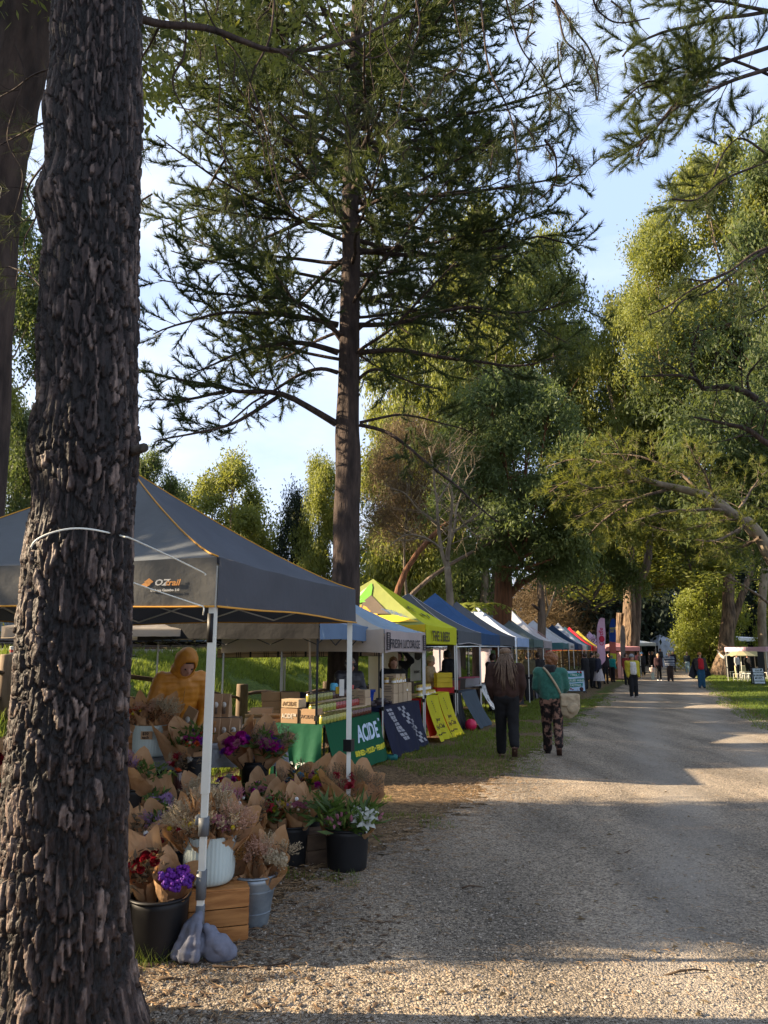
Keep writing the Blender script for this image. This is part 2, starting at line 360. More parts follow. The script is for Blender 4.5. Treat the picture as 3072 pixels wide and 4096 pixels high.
F = np.stack([idx[:-1, :-1], idx[:-1, 1:], idx[1:, 1:], idx[1:, :-1]], -1).reshape(-1, 4)
obj('ground', tri_mesh('ground', np.stack([XX, YY, ZZ], -1).reshape(-1, 3), F, M['ground'], True, 4, {'grass': gr.ravel()}), kind='structure')

ny, nx = 420, 44
py = -9 + 269*(np.exp(np.linspace(0, 1, ny+1)*4.2)-1)/(np.exp(4.2)-1)
xl, xr = pathx(py); tt = np.linspace(0, 1, nx+1)
PX = (xl-.55)[:, None] + ((xr-xl+1.1))[:, None]*tt[None, :]; PY = np.repeat(py[:, None], nx+1, 1)
edge = np.minimum(PX-(xl-.55)[:, None], (xr+.55)[:, None]-PX)
cov = np.clip(edge/1.1, 0, 1)*.9 + .15
idx = np.arange((nx+1)*(ny+1)).reshape(ny+1, nx+1)
F = np.stack([idx[:-1, :-1], idx[:-1, 1:], idx[1:, 1:], idx[1:, :-1]], -1).reshape(-1, 4)
obj('gravel_path', tri_mesh('gravel_path', np.stack([PX, PY, H(PX, PY)+.012+PY*.0004], -1).reshape(-1, 3), F, M['gravel'], True, 4, {'cover': cov.ravel(), 'track': (1.1*np.exp(-((PX-(xl+(xr-xl)*.36)[:, None])/.38)**2)+1.1*np.exp(-((PX-(xl+(xr-xl)*.36+1.7)[:, None])/.38)**2)).ravel()}), kind='structure')

# loose stones lying on the path where the camera sees them singly
def octa(pos, sx, sy, sz, ang):
    base = np.array([[1, 0, 0], [0, 1, 0], [-1, 0, 0], [0, -1, 0], [0, 0, 1], [0, 0, -1.]])
    n = len(pos); b = base[None]*(1+RNG.uniform(-.35, .35, (n, 6, 3))) + RNG.uniform(-.22, .22, (n, 6, 3))
    b = b*np.stack([sx, sy, sz], -1)[:, None, :]
    c, s_ = np.cos(ang)[:, None], np.sin(ang)[:, None]
    x = b[..., 0]*c - b[..., 1]*s_; y = b[..., 0]*s_ + b[..., 1]*c
    v = np.stack([x, y, b[..., 2]], -1) + pos[:, None, :]
    f = np.array([[0, 1, 4], [1, 2, 4], [2, 3, 4], [3, 0, 4], [1, 0, 5], [2, 1, 5], [3, 2, 5], [0, 3, 5]])
    return v.reshape(-1, 3), (f[None]+6*np.arange(n)[:, None, None]).reshape(-1, 3)
n = 32000
yy = 3.0 + 7.5*RNG.random(n)**1.9; xx = yy*RNG.uniform(-.52, .60, n)
xl, xr = pathx(yy); keep = (xx > xl-.35-.5*RNG.random(n)) & (xx < 6); xx, yy = xx[keep], yy[keep]; n = len(xx)
sz = .0042 + .0085*RNG.random(n)**2.8
sv, sf = octa(np.stack([xx, yy, H(xx, yy)+.014+sz*.25], -1), sz*1.15, sz*.85, sz*.6, RNG.uniform(0, 6.3, n))
obj('loose_gravel', tri_mesh('loose_gravel', sv, sf, M['stone']), kind='stuff')

def blades(name, x, y, h, wd, m, lean=.5, z=None, kind='stuff'):
    n = len(x); z = H(x, y) if z is None else z
    a = RNG.uniform(0, 2*PI, n); la = RNG.uniform(0, 2*PI, n); ll = RNG.uniform(0, lean, n)*h
    c, s_ = np.cos(a)*wd/2, np.sin(a)*wd/2
    p0 = np.stack([x-c, y-s_, z-.01], -1); p1 = np.stack([x+c, y+s_, z-.01], -1); p2 = np.stack([x+np.cos(la)*ll, y+np.sin(la)*ll, z+h], -1)
    v = np.stack([p0, p1, p2], 1).reshape(-1, 3); f = np.arange(3*n).reshape(-1, 3)
    return obj(name, tri_mesh(name, v, f, m), kind=kind)
# bank behind the stalls
n = 150000; d = RNG.uniform(3.2, 10.6, n); al = RNG.random(n)**1.2*46 - 1
x = ROWA.x + ROWD.x*al + ROWN.x*d; y = ROWA.y + ROWD.y*al + ROWN.y*d
cl = vn(x*1.2, y*1.2, s=8)+.4*vn(x*4, y*4, s=9); k = cl > -.45; x, y, cl = x[k], y[k], cl[k]; n = len(x)
blades('bank_grass', x, y, (.06+.16*np.clip(cl+.5, 0, 1))*RNG.uniform(.6, 1.3, n), .010+.0011*y, M['grass'], .8)
# verge right of the path and lawn further away
n = 60000; y = 12 + 45*RNG.random(n)**1.4; xl, xr = pathx(y); x = xr - .25 + 12*RNG.random(n)**1.2
k = vn(x*.8, y*.8, s=12) > -.55; x, y = x[k], y[k]; n = len(x)
blades('verge_grass', x, y, RNG.uniform(.03, .085, n), .008+.0011*y, M['grass'], .9)
# thin trodden grass between the stalls and the gravel
n = 60000; y = 5.5 + 24*RNG.random(n)**1.5; xl, xr = pathx(y); x = xl + .3 - 4.2*RNG.random(n)
cl = fbm(x*.9, y*.9, s=21, o=3) + .25*(rowd(x, y) > .3) - .22*sstep(14, 9, y) ; k = cl > -.03; x, y = x[k], y[k]; n = len(x)
blades('trodden_grass', x, y, RNG.uniform(.02, .06, n)*(1+.5*(rowd(x, y) > .5)), .004+.0011*y, M['grass'], 1.0)
# tufts at the foot of the near pole
tx, ty = np.concatenate([RNG.normal(-1.42+.5*q, .09, 90) for q in (0, .25, .5)]), np.concatenate([RNG.normal(4.33+q*.1, .05, 90) for q in (0, .3, .8)])
blades('grass_tuft', tx, ty, RNG.uniform(.04, .13, len(tx)), .005, M['grass'], 1.3)
# fallen needles and bark chips
def straws(name, x, y, ln, wd, m, lift=.012):
    n = len(x); a = RNG.uniform(0, 2*PI, n); z = H(x, y)+lift+RNG.random(n)*.008
    dx, dy = np.cos(a)*ln/2, np.sin(a)*ln/2; nx_, ny_ = -np.sin(a)*wd/2, np.cos(a)*wd/2
    k = RNG.uniform(-.004, .012, n)
    v = np.stack([np.stack([x-dx, y-dy, z], -1), np.stack([x+nx_, y+ny_, z+k+.002], -1), np.stack([x+dx, y+dy, z], -1), np.stack([x-nx_, y-ny_, z+k], -1)], 1).reshape(-1, 3)
    return obj(name, tri_mesh(name, v, np.arange(4*n).reshape(-1, 4), m, k=4), kind='stuff')
n = 26000; y = 3.2+9*RNG.random(n)**1.3; xl, xr = pathx(y); x = xl + 1.0*RNG.random(n)**2 - 3.2*RNG.random(n)
straws('pine_straw', x, y, RNG.uniform(.04, .15, n), .0022+.0004*y, M['litter'])
n = 3500; y = 3.2+11*RNG.random(n)**1.4; x = y*RNG.uniform(-.35, .52, n)
straws('scattered_needles', x, y, RNG.uniform(.04, .12, n), .003, M['litter'], .022)
n = 1500; y = 3.1+2.2*RNG.random(n)**1.5; x = -1.4+1.3*RNG.random(n)**2.2+.1*(y-3); sz = .006+.012*RNG.random(n)**2; a_ = RNG.uniform(0, 6.3, n)
sv, sf = octa(np.stack([x, y, H(x, y)+.02], -1), sz*1.9, sz*.9, sz*.35, a_); tag(obj('bark_chips', tri_mesh('bark_chips', sv, sf, M['wooddark'])), kind='stuff')
n = 420; y = 3.3+14*RNG.random(n)**1.5; x = y*RNG.uniform(-.25, .52, n)
straws('fallen_leaves', x, y, RNG.uniform(.03, .07, n), .016+.012*RNG.random(n), M['dry'], .02)
# twigs and a stick near the camera
mb = MB()
for (px, py_, a, ln) in ((1010, 3880, .15, .42), (1150, 3760, -.5, .25), (2760, 3905, .2, .3), (980, 3990, 1.6, .16), (1900, 3560, .3, .2), (1500, 3700, -.2, .18), (2500, 3420, .5, .16), (720, 3930, .4, .2)):
    p = G(px, py_); mb.tube([p+V(math.cos(a)*q*ln, math.sin(a)*q*ln, .022+.012*math.sin(q*5+px)) for q in (-.5, -.2, .1, .35, .5)], [.007, .006, .005, .004, .002], 5)
obj('fallen_twigs', mb, mats=M['wooddark'], kind='stuff')

# ---------------------------------------------------------------- railway behind the bank
def onrow(al, d, z=0): p = ROWA + ROWD*al + ROWN*d; return V(p.x, p.y, z)
mb = MB()
for i in range(40):
    a0, a1 = -12+i*2.5, -9.5+i*2.5
    mb.add([onrow(a0, 10.2, 1.60), onrow(a1, 10.2, 1.60), onrow(a1, 11.6, 1.78), onrow(a0, 11.6, 1.78)], [(0, 1, 2, 3)])
    mb.add([onrow(a0, 11.6, 1.78), onrow(a1, 11.6, 1.78), onrow(a1, 15.2, 1.78), onrow(a0, 15.2, 1.78)], [(0, 1, 2, 3)])
obj('ballast', mb, mats=M['ballast'], kind='structure')
rt = root('railway_track', onrow(10, 12.9, 1.78), 'steel rails running on timber sleepers along the top of the grass bank', 'railway track')
Rrow = Matrix.Rotation(-math.atan2(ROWD.x, ROWD.y), 3, 'Z')
for d in (12.1, 13.6):
    mb = MB()
    mb.box(onrow(20, d, 1.97), (.07, 76, .05), Rrow); mb.box(onrow(20, d, 1.90), (.02, 76, .10), Rrow); mb.box(onrow(20, d, 1.845), (.14, 76, .02), Rrow)
    obj('rail', mb, rt, mats=flat('rail_steel', (.12, .10, .09), .4, metal=.6))
mb = MB()
mb.box((0, 0, 0), (2.5, .24, .12), Rrow); sl = mb.mesh('sleeper', M['wooddark'], False)
for i in range(60):
    o = obj('sleeper', sl, rt, local=True); o.location = onrow(-10+i*.7, 12.85, 1.79)-rt.location
# long low goods shed beyond the rails
sh = root('goods_shed', onrow(4, 17, 1.7), 'long low blue grey corrugated shed beyond the railway on the far left', 'shed')
cor = mat('corrugated_blue_steel', (.30, .36, .42), .5, (.22, .27, .32), scale=2, metal=.2)
def corr(u, v_):
    a = -14+u*34; return onrow(a, 19+.03*math.sin(a*42), 1.7+v_*1.75)
mb = MB(); mb.grid(corr, 680, 1); obj('wall', mb, sh, mats=cor)
mb = MB(); mb.add([onrow(-14.5, 18.4, 3.4), onrow(20.5, 18.4, 3.4), onrow(20.5, 25, 4.9), onrow(-14.5, 25, 4.9)], [(0, 1, 2, 3)])
mb.box(onrow(3, 18.4, 3.38), (.06, 35, .14), Rrow); obj('roof', mb, sh, mats=flat('shed_roof', (.05, .055, .06), .5))
mb = MB(); mb.box(onrow(3, 16.4, 1.90), (1.6, 36, .42), Rrow); mb.box(onrow(3, 15.5, 2.14), (.12, 36, .05), Rrow)
pf = obj('platform', mb, None, mats=flat('dark_platform', (.03, .03, .032), .8)); tag(pf, 'low dark railway platform between the rails and the blue grey shed', 'platform')
# ================================================================ trees: tools

def unit(a): return a/np.maximum(np.linalg.norm(a, axis=-1, keepdims=True), 1e-9)
def tufts(pos, dirs, n, ln, wd, spread=1.0, droop=0.0):
    """needles: thin triangles fanning from each tuft position round its direction"""
    pos = np.asarray(pos, float); dirs = unit(np.asarray(dirs, float)); m = len(pos)
    d = unit(dirs[:, None, :] + spread*RNG.normal(0, .55, (m, n, 3)))
    l = ln*RNG.uniform(.65, 1.15, (m, n, 1)); base = pos[:, None, :] - dirs[:, None, :]*RNG.uniform(0, .5, (m, n, 1))*ln
    side = unit(np.cross(d, RNG.normal(0, 1, (m, n, 3))))*wd/2
    tip = base + d*l; tip[..., 2] -= droop*l[..., 0]
    return np.stack([base-side, base+side, tip], 2).reshape(-1, 3)
def leaves(cent, per, spread, ln, wd, droop=.6, quad=True):
    m = len(cent); c = cent[:, None, :] + RNG.normal(0, 1, (m, per, 3))*spread
    d = RNG.normal(0, 1, (m, per, 3)); d[..., 2] = d[..., 2]*.6 - droop; d = unit(d)
    s_ = unit(np.cross(d, RNG.normal(0, 1, (m, per, 3)))); l = ln*RNG.uniform(.6, 1.3, (m, per, 1))
    a = c; b = c+d*l*.45+s_*wd/2; e_ = c+d*l; f = c+d*l*.45-s_*wd/2
    if quad: return np.stack([a, b, e_, f], 2).reshape(-1, 3)
    return np.stack([b, e_, f], 2).reshape(-1, 3)
def soup(name, v, m, parent=None, k=3, kind=None, local=False):
    return obj(name, tri_mesh(name, v, np.arange(len(v)).reshape(-1, k), m, k=k), parent, kind=kind, local=local)
def curve(p, n=8):
    """smooth polyline through points (Catmull-Rom)"""
    p = [Vector(q) for q in p]; o = []
    for i in range(len(p)-1):
        a, b, c, d = p[max(i-1, 0)], p[i], p[i+1], p[min(i+2, len(p)-1)]
        for k in range(n):
            t = k/n; o.append(.5*((2*b)+(c-a)*t+(2*a-5*b+4*c-d)*t*t+(3*b-a-3*c+d)*t**3))
    o.append(p[-1]); return o
def wob(pts, amp, seed):
    return [p + Vector(mnoise.noise_vector(p*1.3+Vector((seed*7.1, 0, 0))))*amp*(i/max(len(pts)-1, 1)) for i, p in enumerate(pts)]
def branch(mb, T, pts, r0, r1, nsub, sublen, start=.25, lvl=1, step=.12, up=.25, side=None, rs=random, tuftonly=1.0, nside=4, flatz=.35):
    """adds a limb through pts with side twigs; appends (pos, dir) to T"""
    m = len(pts); mb.tube(pts, [r0+(r1-r0)*i/(m-1) for i in range(m)], 6 if r0 > .03 else nside, cap=False)
    for k in range(nsub):
        t = start+(1-start)*(k+rs.random()*.8)/nsub; i = min(int(t*(m-1)), m-2)
        p = pts[i].lerp(pts[i+1], t*(m-1)-i); d = (pts[i+1]-pts[i]).normalized()
        s_ = Vector((rs.gauss(0, 1), rs.gauss(0, 1), rs.gauss(0, flatz))); s_ = (s_-d*s_.dot(d)).normalized()
        ln = sublen*(1.15-.75*t)*rs.uniform(.6, 1.2)
        q = [p]; dd = (d*.55+s_*.9+Vector((0, 0, up*.5))).normalized()
        for j in range(4):
            dd = (dd + Vector((rs.gauss(0, .16), rs.gauss(0, .16), rs.gauss(0, .10)+up*.12))).normalized(); q.append(q[-1]+dd*ln/4)
        rr = max(.004, r0*.32*(1-.6*t))
        if lvl > 0:
            branch(mb, T, q, rr, rr*.35, max(2, int(4*ln/ sublen*1.4)), ln*.45, .3, lvl-1, step, up, rs=rs, nside=3, flatz=flatz)
        else: mb.tube(q, [rr, rr*.8, rr*.6, rr*.5, rr*.4], 3, cap=False)
        nt_ = max(1, int(ln*.7/step))
        for j in range(nt_):
            f = (.3+.7*(j+1)/nt_)*4; a = min(int(f), 3); pp = q[a].lerp(q[a+1], f-a); T.append((pp, (q[a+1]-q[a]).normalized()+Vector((0, 0, .25))))
def bark_tube(name, pts, radii, m, parent, n=28, amp=.05, fine=3, seed=1, zs=.35, flute=0.0):
    """trunk with furrowed relief"""
    pts = curve(pts, fine); k = len(pts); rr = np.interp(np.linspace(0, 1, k), np.linspace(0, 1, len(radii)), radii)
    tmp = MB(); tmp.tube(pts, list(rr), n); v = np.array(tmp.v); C_ = np.repeat(np.array([tuple(p) for p in pts]), n, 0); d = v-C_; r = np.linalg.norm(d, axis=1, keepdims=True); u = d/np.maximum(r, 1e-6)
    q = v/ max(radii[0], .05)
    h = fbm(q[:, 0]*2.2+seed, q[:, 1]*2.2, q[:, 2]*zs, seed, 3); rid = 1-2*np.abs(vn(q[:, 0]*4+seed, q[:, 1]*4, q[:, 2]*zs*1.3, seed+5))
    v = v + u*(h*amp*1.3 + rid*amp*.7)[:, None]*r
    if flute:
        z = (v[:, 2]-v[:, 2].min()); th = np.arctan2(u[:, 1], u[:, 0]); fl = np.exp(-z/(radii[0]*1.6))
        v = v + u*(r[:, 0]*fl*flute*(.6+.5*np.sin(th*5+seed)+.3*np.sin(th*8+2*seed)))[:, None]
    tmp.v = [tuple(x) for x in v]
    return obj(name, tmp, parent, mats=m)

# ---------------------------------------------------------------- the big dark pine in the foreground
TR = [  # photo y, left px, right px of the trunk outline
    (-600, 232, 556), (0, 222, 556), (300, 218, 558), (480, 190, 560), (700, 205, 548), (830, 168, 548), (1000, 190, 544), (1300, 165, 545), (1400, 158, 545), (1600, 168, 538),
    (1830, 134, 543), (2000, 146, 530), (2200, 120, 522), (2420, 100, 516), (2640, 74, 514), (2800, 62, 505), (3000, 44, 498), (3300, 22, 496), (3550, 8, 500), (3700, -4, 508), (3850, -22, 522), (3980, -50, 545), (4100, -90, 580)]
TY = 3.55
zc, cxs, rs_ = [], [], []
for y_, a, b in TR:
    p = P((a+b)/2, y_, TY); zc.append(p.z); cxs.append(p.x); rs_.append((b-a)/2*PXM(TY, p.z)*.985)
zc, cxs, rs_ = map(np.array, (zc[::-1], cxs[::-1], rs_[::-1]))
zlow = zc[0]
nth, nz_ = 270, 780
th = np.linspace(0, 2*PI, nth, endpoint=False); zz = np.linspace(-.04, zc[-1], nz_)
R0 = np.interp(zz, zc, rs_); CX = np.interp(zz, zc, cxs)
TH, Z = np.meshgrid(th, zz); RR = np.repeat(R0[:, None], nth, 1)
RR = RR + .015*np.exp(-np.maximum(Z, 0)/.13)*np.maximum(0, np.sin(TH*5+.6))**2      # root flare
KN = [(-1.9, 5.0, .06), (-1.75, 4.35, .055), (-2.35, 4.05, .06), (-2.6, 3.92, .05), (-2.3, 2.75, .05), (-1.15, 2.72, .07), (-2.9, 2.6, .05), (-1.7, 2.10, .05), (-2.2, 1.78, .06), (-.95, 2.95, .05), (-1.3, 1.25, .05), (-.6, 1.0, .05), (-1.9, .62, .05)]
for a_, z_, s_ in KN:
    dth = (TH-a_+PI) % (2*PI)-PI; dd = (dth*.26)**2+((Z-z_)*.8)**2
    RR = RR + .013*np.exp(-dd/(2*(s_*1.5)**2)) - .020*np.exp(-dd/(2*(s_*.42)**2))
    RR = RR + .004*np.exp(-((Z-z_)/.07)**2)
# bark plates: jittered cells, tall and narrow, with warped coordinates
nc = 42
U = TH/(2*PI)*nc; WX = np.cos(TH)*3; WY = np.sin(TH)*3
sc = 1.0+.55*np.clip((1.6-Z)/1.6, 0, 1)
Vv = Z/.118/sc
wu = 1.5*fbm(WX*1.2, WY*1.2, Z*3.2, 31, 4)+.16*vn(WX*5, WY*5, Z*16, 33); wv = 1.5*fbm(WX*1.5, WY*1.5, Z*4.5, 37, 4)+.14*vn(WX*6, WY*6, Z*13, 34)
Uw, Vw = U+wu, Vv+wv
f1 = np.full(U.shape, 9.0); f2 = np.full(U.shape, 9.0); hid = np.zeros(U.shape)
ui, vi = np.floor(Uw), np.floor(Vw)
for a in (-1, 0, 1):
    for b in (-1, 0, 1):
        cu, cv = ui+a, vi+b; cm = np.mod(cu, nc)
        jx, jy = _h(cm, cv, cm*0, 51), _h(cm, cv, cm*0, 52); d = np.hypot((Uw-cu-jx)*1.0, (Vw-cv-jy)*.9)
        nw = d < f1; f2 = np.where(nw, f1, np.minimum(f2, d)); hid = np.where(nw, _h(cm, cv, cm*0, 53), hid); f1 = np.where(nw, d, f1)
e = f2-f1; plate = sstep(.10, .19, e+.05*vn(WX*14, WY*14, Z*40, 39))*sstep(-.55, -.25, fbm(WX*3, WY*3, Z*6, 71, 3)+hid*.6-.15)
rim = fbm(WX*8, WY*8, Z*22, 61, 3); flake = vn(WX*7, WY*7, Z*14, 63)
step = np.floor((flake+1)*2.2+hid*2)/4.4
ridge = 1-2*np.abs(fbm(WX*2.6, WY*2.6, Z*1.5, 91, 3))
rgh = .010*rim + .008*vn(WX*20, WY*20, Z*50, 65) + .005*vn(WX*38, WY*38, Z*70, 66)
RR = RR - .020 + plate*(.009+.009*hid) + plate*.009*step + .009*ridge + rgh*(1-.72*plate)
X = CX[:, None]+RR*np.cos(TH); Y = TY+RR*np.sin(TH)*.95
idx = np.arange(nth*nz_).reshape(nz_, nth); nx_ = np.roll(idx, -1, 1)
F = np.stack([idx[:-1], nx_[:-1], nx_[1:], idx[1:]], -1).reshape(-1, 4)
def bark_near():
    m = bpy.data.materials.new('plated_pine_bark'); m.use_nodes = True; t = m.node_tree; N = t.nodes; N.clear(); K = t.links.new
    o = N.new('ShaderNodeOutputMaterial'); b = N.new('ShaderNodeBsdfPrincipled'); b.inputs['Roughness'].default_value = .62; b.inputs['Specular IOR Level'].default_value = .38
    tcn = N.new('ShaderNodeTexCoord'); mpn = N.new('ShaderNodeMapping'); mpn.inputs['Scale'].default_value = (1, 1, .4); K(tcn.outputs['Object'], mpn.inputs[0])
    def noise(sc, det): 
        n = N.new('ShaderNodeTexNoise'); n.inputs['Scale'].default_value = sc; n.inputs['Detail'].default_value = det; K(mpn.outputs[0], n.inputs['Vector']); return n.outputs['Fac']
    def ramp(f, cs):
        r = N.new('ShaderNodeValToRGB')
        while len(r.color_ramp.elements) < len(cs): r.color_ramp.elements.new(.5)
        for el, (p_, c_) in zip(r.color_ramp.elements, cs): el.position = p_; el.color = c3(c_)
        K(f, r.inputs[0]); return r.outputs[0]
    def mix(f, a, bb):
        x = N.new('ShaderNodeMix'); x.data_type = 'RGBA'; K(f, x.inputs[0]); K(a, x.inputs[6]); K(bb, x.inputs[7]); return x.outputs[2]
    def at(nm): a = N.new('ShaderNodeAttribute'); a.attribute_name = nm; return a.outputs['Fac']
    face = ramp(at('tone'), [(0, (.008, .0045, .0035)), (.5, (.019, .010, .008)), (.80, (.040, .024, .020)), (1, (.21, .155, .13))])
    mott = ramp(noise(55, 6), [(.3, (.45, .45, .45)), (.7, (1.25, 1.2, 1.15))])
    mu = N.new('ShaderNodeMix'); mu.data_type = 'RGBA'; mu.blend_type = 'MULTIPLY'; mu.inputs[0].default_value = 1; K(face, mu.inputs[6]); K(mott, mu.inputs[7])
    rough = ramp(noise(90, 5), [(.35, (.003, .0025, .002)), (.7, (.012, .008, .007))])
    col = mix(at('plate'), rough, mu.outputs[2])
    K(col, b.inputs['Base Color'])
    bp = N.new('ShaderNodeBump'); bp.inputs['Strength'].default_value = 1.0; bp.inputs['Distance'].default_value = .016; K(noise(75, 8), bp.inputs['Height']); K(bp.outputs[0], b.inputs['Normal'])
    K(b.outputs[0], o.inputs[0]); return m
tone = np.clip(hid*.75+.45*(step-.4)+.15*rim, 0, 1); tone = np.where(vn(WX*6, WY*6, Z*7, 77) > .42, np.maximum(tone, .9), tone)  # plate tone varies; the palest plates also paint in sky glints
big = root('pine_tree', (float(CX[0]), TY, 0), 'huge dark pine trunk with plated bark in front of the grey flower gazebo', 'tree')
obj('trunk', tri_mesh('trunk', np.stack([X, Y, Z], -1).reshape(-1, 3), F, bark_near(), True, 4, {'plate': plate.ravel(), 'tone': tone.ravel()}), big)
mb = MB()      # sawn knots and the broken stub
M['cutwood'] = mat('weathered_cut_wood', (.085, .068, .055), .9, (.035, .028, .022), scale=26, stretch=(1, 1, .3), bump=.5, bscale=60)
for i, (a_, z_, s_) in enumerate(KN[:5]):
    if i == 0: continue
    r_ = float(np.interp(z_, zz, R0))-.014; c = V(float(np.interp(z_, zz, CX))+r_*math.cos(a_), TY+r_*.95*math.sin(a_), z_)
    Rk = Vector((math.cos(a_), math.sin(a_), .12)).to_track_quat('Z', 'Y').to_matrix()
    kb = MB(); kb.lathe([(s_*.42, -.05), (s_*.44, -.004), (s_*.40, .006), (s_*.22, .011), (.001, .008)], c, 14, Rk, rib=lambda t, z: 1+.10*math.sin(3*t+i)+.06*math.sin(7*t))
    obj('branch_scar', kb, big, mats=M['cutwood'])
q0 = P(520, 1808, TY-.02); q1 = P(578, 1790, TY-.14)
kb = MB(); kb.tube([q0, q0.lerp(q1, .5), q1], [.026, .024, .022], 9); obj('branch_stub', kb, big, mats=M['cutwood'])
# roots spreading at its foot
for a, ln in ((-.6, .35), (-1.25, .35), (-2.1, .4), (2.9, .4)):
    c = V(float(CX[0]), TY, 0); kb = MB(); d = V(math.cos(a), math.sin(a), 0)
    pts = [c+d*(.22+ln*t)+V(.04*math.sin(t*5+a), .04*math.cos(t*4), .10*(1-t)**2-.02-.05*t) for t in np.linspace(0, 1, 8)]
    bark_tube('root', pts, [.08, .05, .03], M['bark_dk'], big, 14, .16, 3, seed=int(a*10)+30)

# overhead boughs of the same pine, seen close from below
mbw = MB(); T = []
def px_branch(pl, Y0, Y1, w0, w1, nsub=0, sub=.5, lvl=0, step=.10, start=.2, mb_=None, TT=None, seed=1, up=.1, wamp=.03):
    n = len(pl); pts = curve([P(x, y, Y0+(Y1-Y0)*i/(n-1)) for i, (x, y) in enumerate(pl)], 5); pts = wob(pts, wamp, seed)
    k = PXM((Y0+Y1)/2, 5); rsd = random.Random(seed)
    branch(mb_ if mb_ is not None else mbw, TT if TT is not None else T, pts, w0*k/2, w1*k/2, nsub, sub, start, lvl, step, up, rs=rsd)
    return pts
px_branch([(520, 60), (640, 95), (820, 112), (960, 160), (1080, 195), (1260, 190), (1420, 150), (1600, 60)], 3.9, 4.8, 34, 14)
px_branch([(1080, 195), (1140, 215), (1250, 300), (1330, 380)], 4.4, 4.6, 12, 4)
HANG = [[(720, -60), (742, 60), (735, 220), (690, 330), (770, 480), (890, 590), (960, 760), (1010, 940)], [(800, -60), (850, 90), (960, 230), (1010, 350), (1060, 520), (1090, 700), (1130, 830)],
        [(860, 180), (880, 330), (875, 480), (900, 640), (945, 790)], [(1100, -60), (1080, 150), (1010, 300), (1000, 420), (1050, 560), (1060, 690)],
        [(1000, 330), (1070, 520), (1120, 760), (1200, 860), (1310, 880)], [(1220, 250), (1290, 290), (1380, 270)], [(640, 100), (600, 180), (560, 260), (620, 330)],
        [(1120, 450), (1190, 520), (1290, 560)], [(1560, -60), (1530, 100), (1560, 220), (1640, 330), (1700, 420)], [(1920, -60), (1935, 120), (1960, 280), (2030, 430), (2060, 560), (2070, 720)],
        [(2010, -60), (2050, 90), (2090, 200), (2160, 300), (2200, 420), (2180, 640)], [(2140, -60), (2130, 60), (2110, 150), (2150, 180)], [(2210, -60), (2235, 60), (2260, 160), (2320, 220), (2370, 330)],
        [(2200, -30), (2300, 120), (2360, 200), (2395, 320), (2390, 400)], [(2230, 170), (2240, 300), (2290, 390)], [(2180, 560), (2222, 630), (2215, 740), (2130, 820)], [(2215, 740), (2260, 742), (2330, 690)],
        [(1300, -60), (1330, 90), (1400, 190), (1500, 230), (1600, 160)], [(1650, -60), (1680, 100), (1640, 230), (1600, 420), (1560, 560)], [(1800, -60), (1830, 90), (1850, 230), (1790, 330)],
        [(1340, 380), (1400, 520), (1395, 640)], [(2360, -60), (2380, 20), (2400, 50), (2470, 90), (2600, 70)], [(900, 640), (860, 700), (830, 760)], [(1500, -40), (1480, 180), (1500, 360), (1540, 500)]]
for i, pl in enumerate(HANG): px_branch(pl, 4.1+.12*(i % 5), 4.5+.12*(i % 4), 11-(i % 3)*1.5, 5, seed=i+2, wamp=.015)
TF = [(560, 120, 70), (610, 190, 90), (540, 250, 60), (800, 240, 90), (760, 340, 60), (930, 330, 110), (1000, 330, 80), (1090, 500, 100), (1200, 420, 120), (1280, 330, 90), (1360, 400, 120), (1310, 470, 110), (1240, 560, 90),
      (1400, 660, 110), (1395, 560, 80), (1180, 250, 80), (1340, 860, 60), (900, 840, 80), (960, 950, 90), (1010, 1010, 80), (1110, 1000, 60), (1480, 470, 90), (1560, 560, 90), (1700, 430, 90), (1760, 380, 90), (1640, 240, 70), (1620, 640, 60),
      (1960, 680, 90), (2000, 640, 70), (2080, 730, 95), (2132, 825, 100), (2325, 695, 85), (2140, 580, 80), (2060, 560, 90), (2200, 430, 80), (2270, 520, 100), (2230, 430, 70), (2180, 310, 90), (2390, 320, 110), (2385, 400, 115), (2330, 260, 90),
      (2290, 140, 80), (2400, 50, 85), (2480, 70, 75), (2060, 60, 80), (2130, 70, 60), (2110, 180, 60), (1870, 130, 60), (1850, 250, 60), (2240, 60, 60), (2250, 230, 70), (2200, 640, 60), (1790, 330, 60), (860, 60, 90), (1040, 120, 90), (1250, 130, 80), (1450, 60, 90),
      (700, 60, 80), (1100, 620, 70), (1020, 760, 60), (1260, 700, 70), (560, 640, 60), (575, 830, 60), (1160, 960, 50)]
pos, dr_, lens = [], [], []
for i, (x, y, r) in enumerate(TF):
    Y0 = 4.3+.15*(i % 5); c = P(x, y, Y0); L0 = r*PXM(Y0, c.z)*1.05; rsd = random.Random(i)
    px_branch([(x+rsd.uniform(-40, 40), y-r*.9), (x+rsd.uniform(-15, 15), y-r*.4), (x, y)], Y0-.05, Y0, 7, 8, seed=i, wamp=.0)
    for j in range(9 if r > 65 else 6):
        pos.append(c+V(0, 0, L0*.10*j)+V(rsd.gauss(0, .006), rsd.gauss(0, .006), 0)); dr_.append((rsd.gauss(0, .5), rsd.gauss(0, .5), -.35+rsd.gauss(0, .4))); lens.append(L0)
pos = np.array([tuple(p) for p in pos]); vv_ = []
for L0 in sorted(set(np.round(lens, 3))):
    k = np.round(lens, 3) == L0; vv_.append(tufts(pos[k], np.array(dr_)[k], 13, L0*1.05, .0040, 1.8, .12))
rs = random.Random(8); cl_ = []
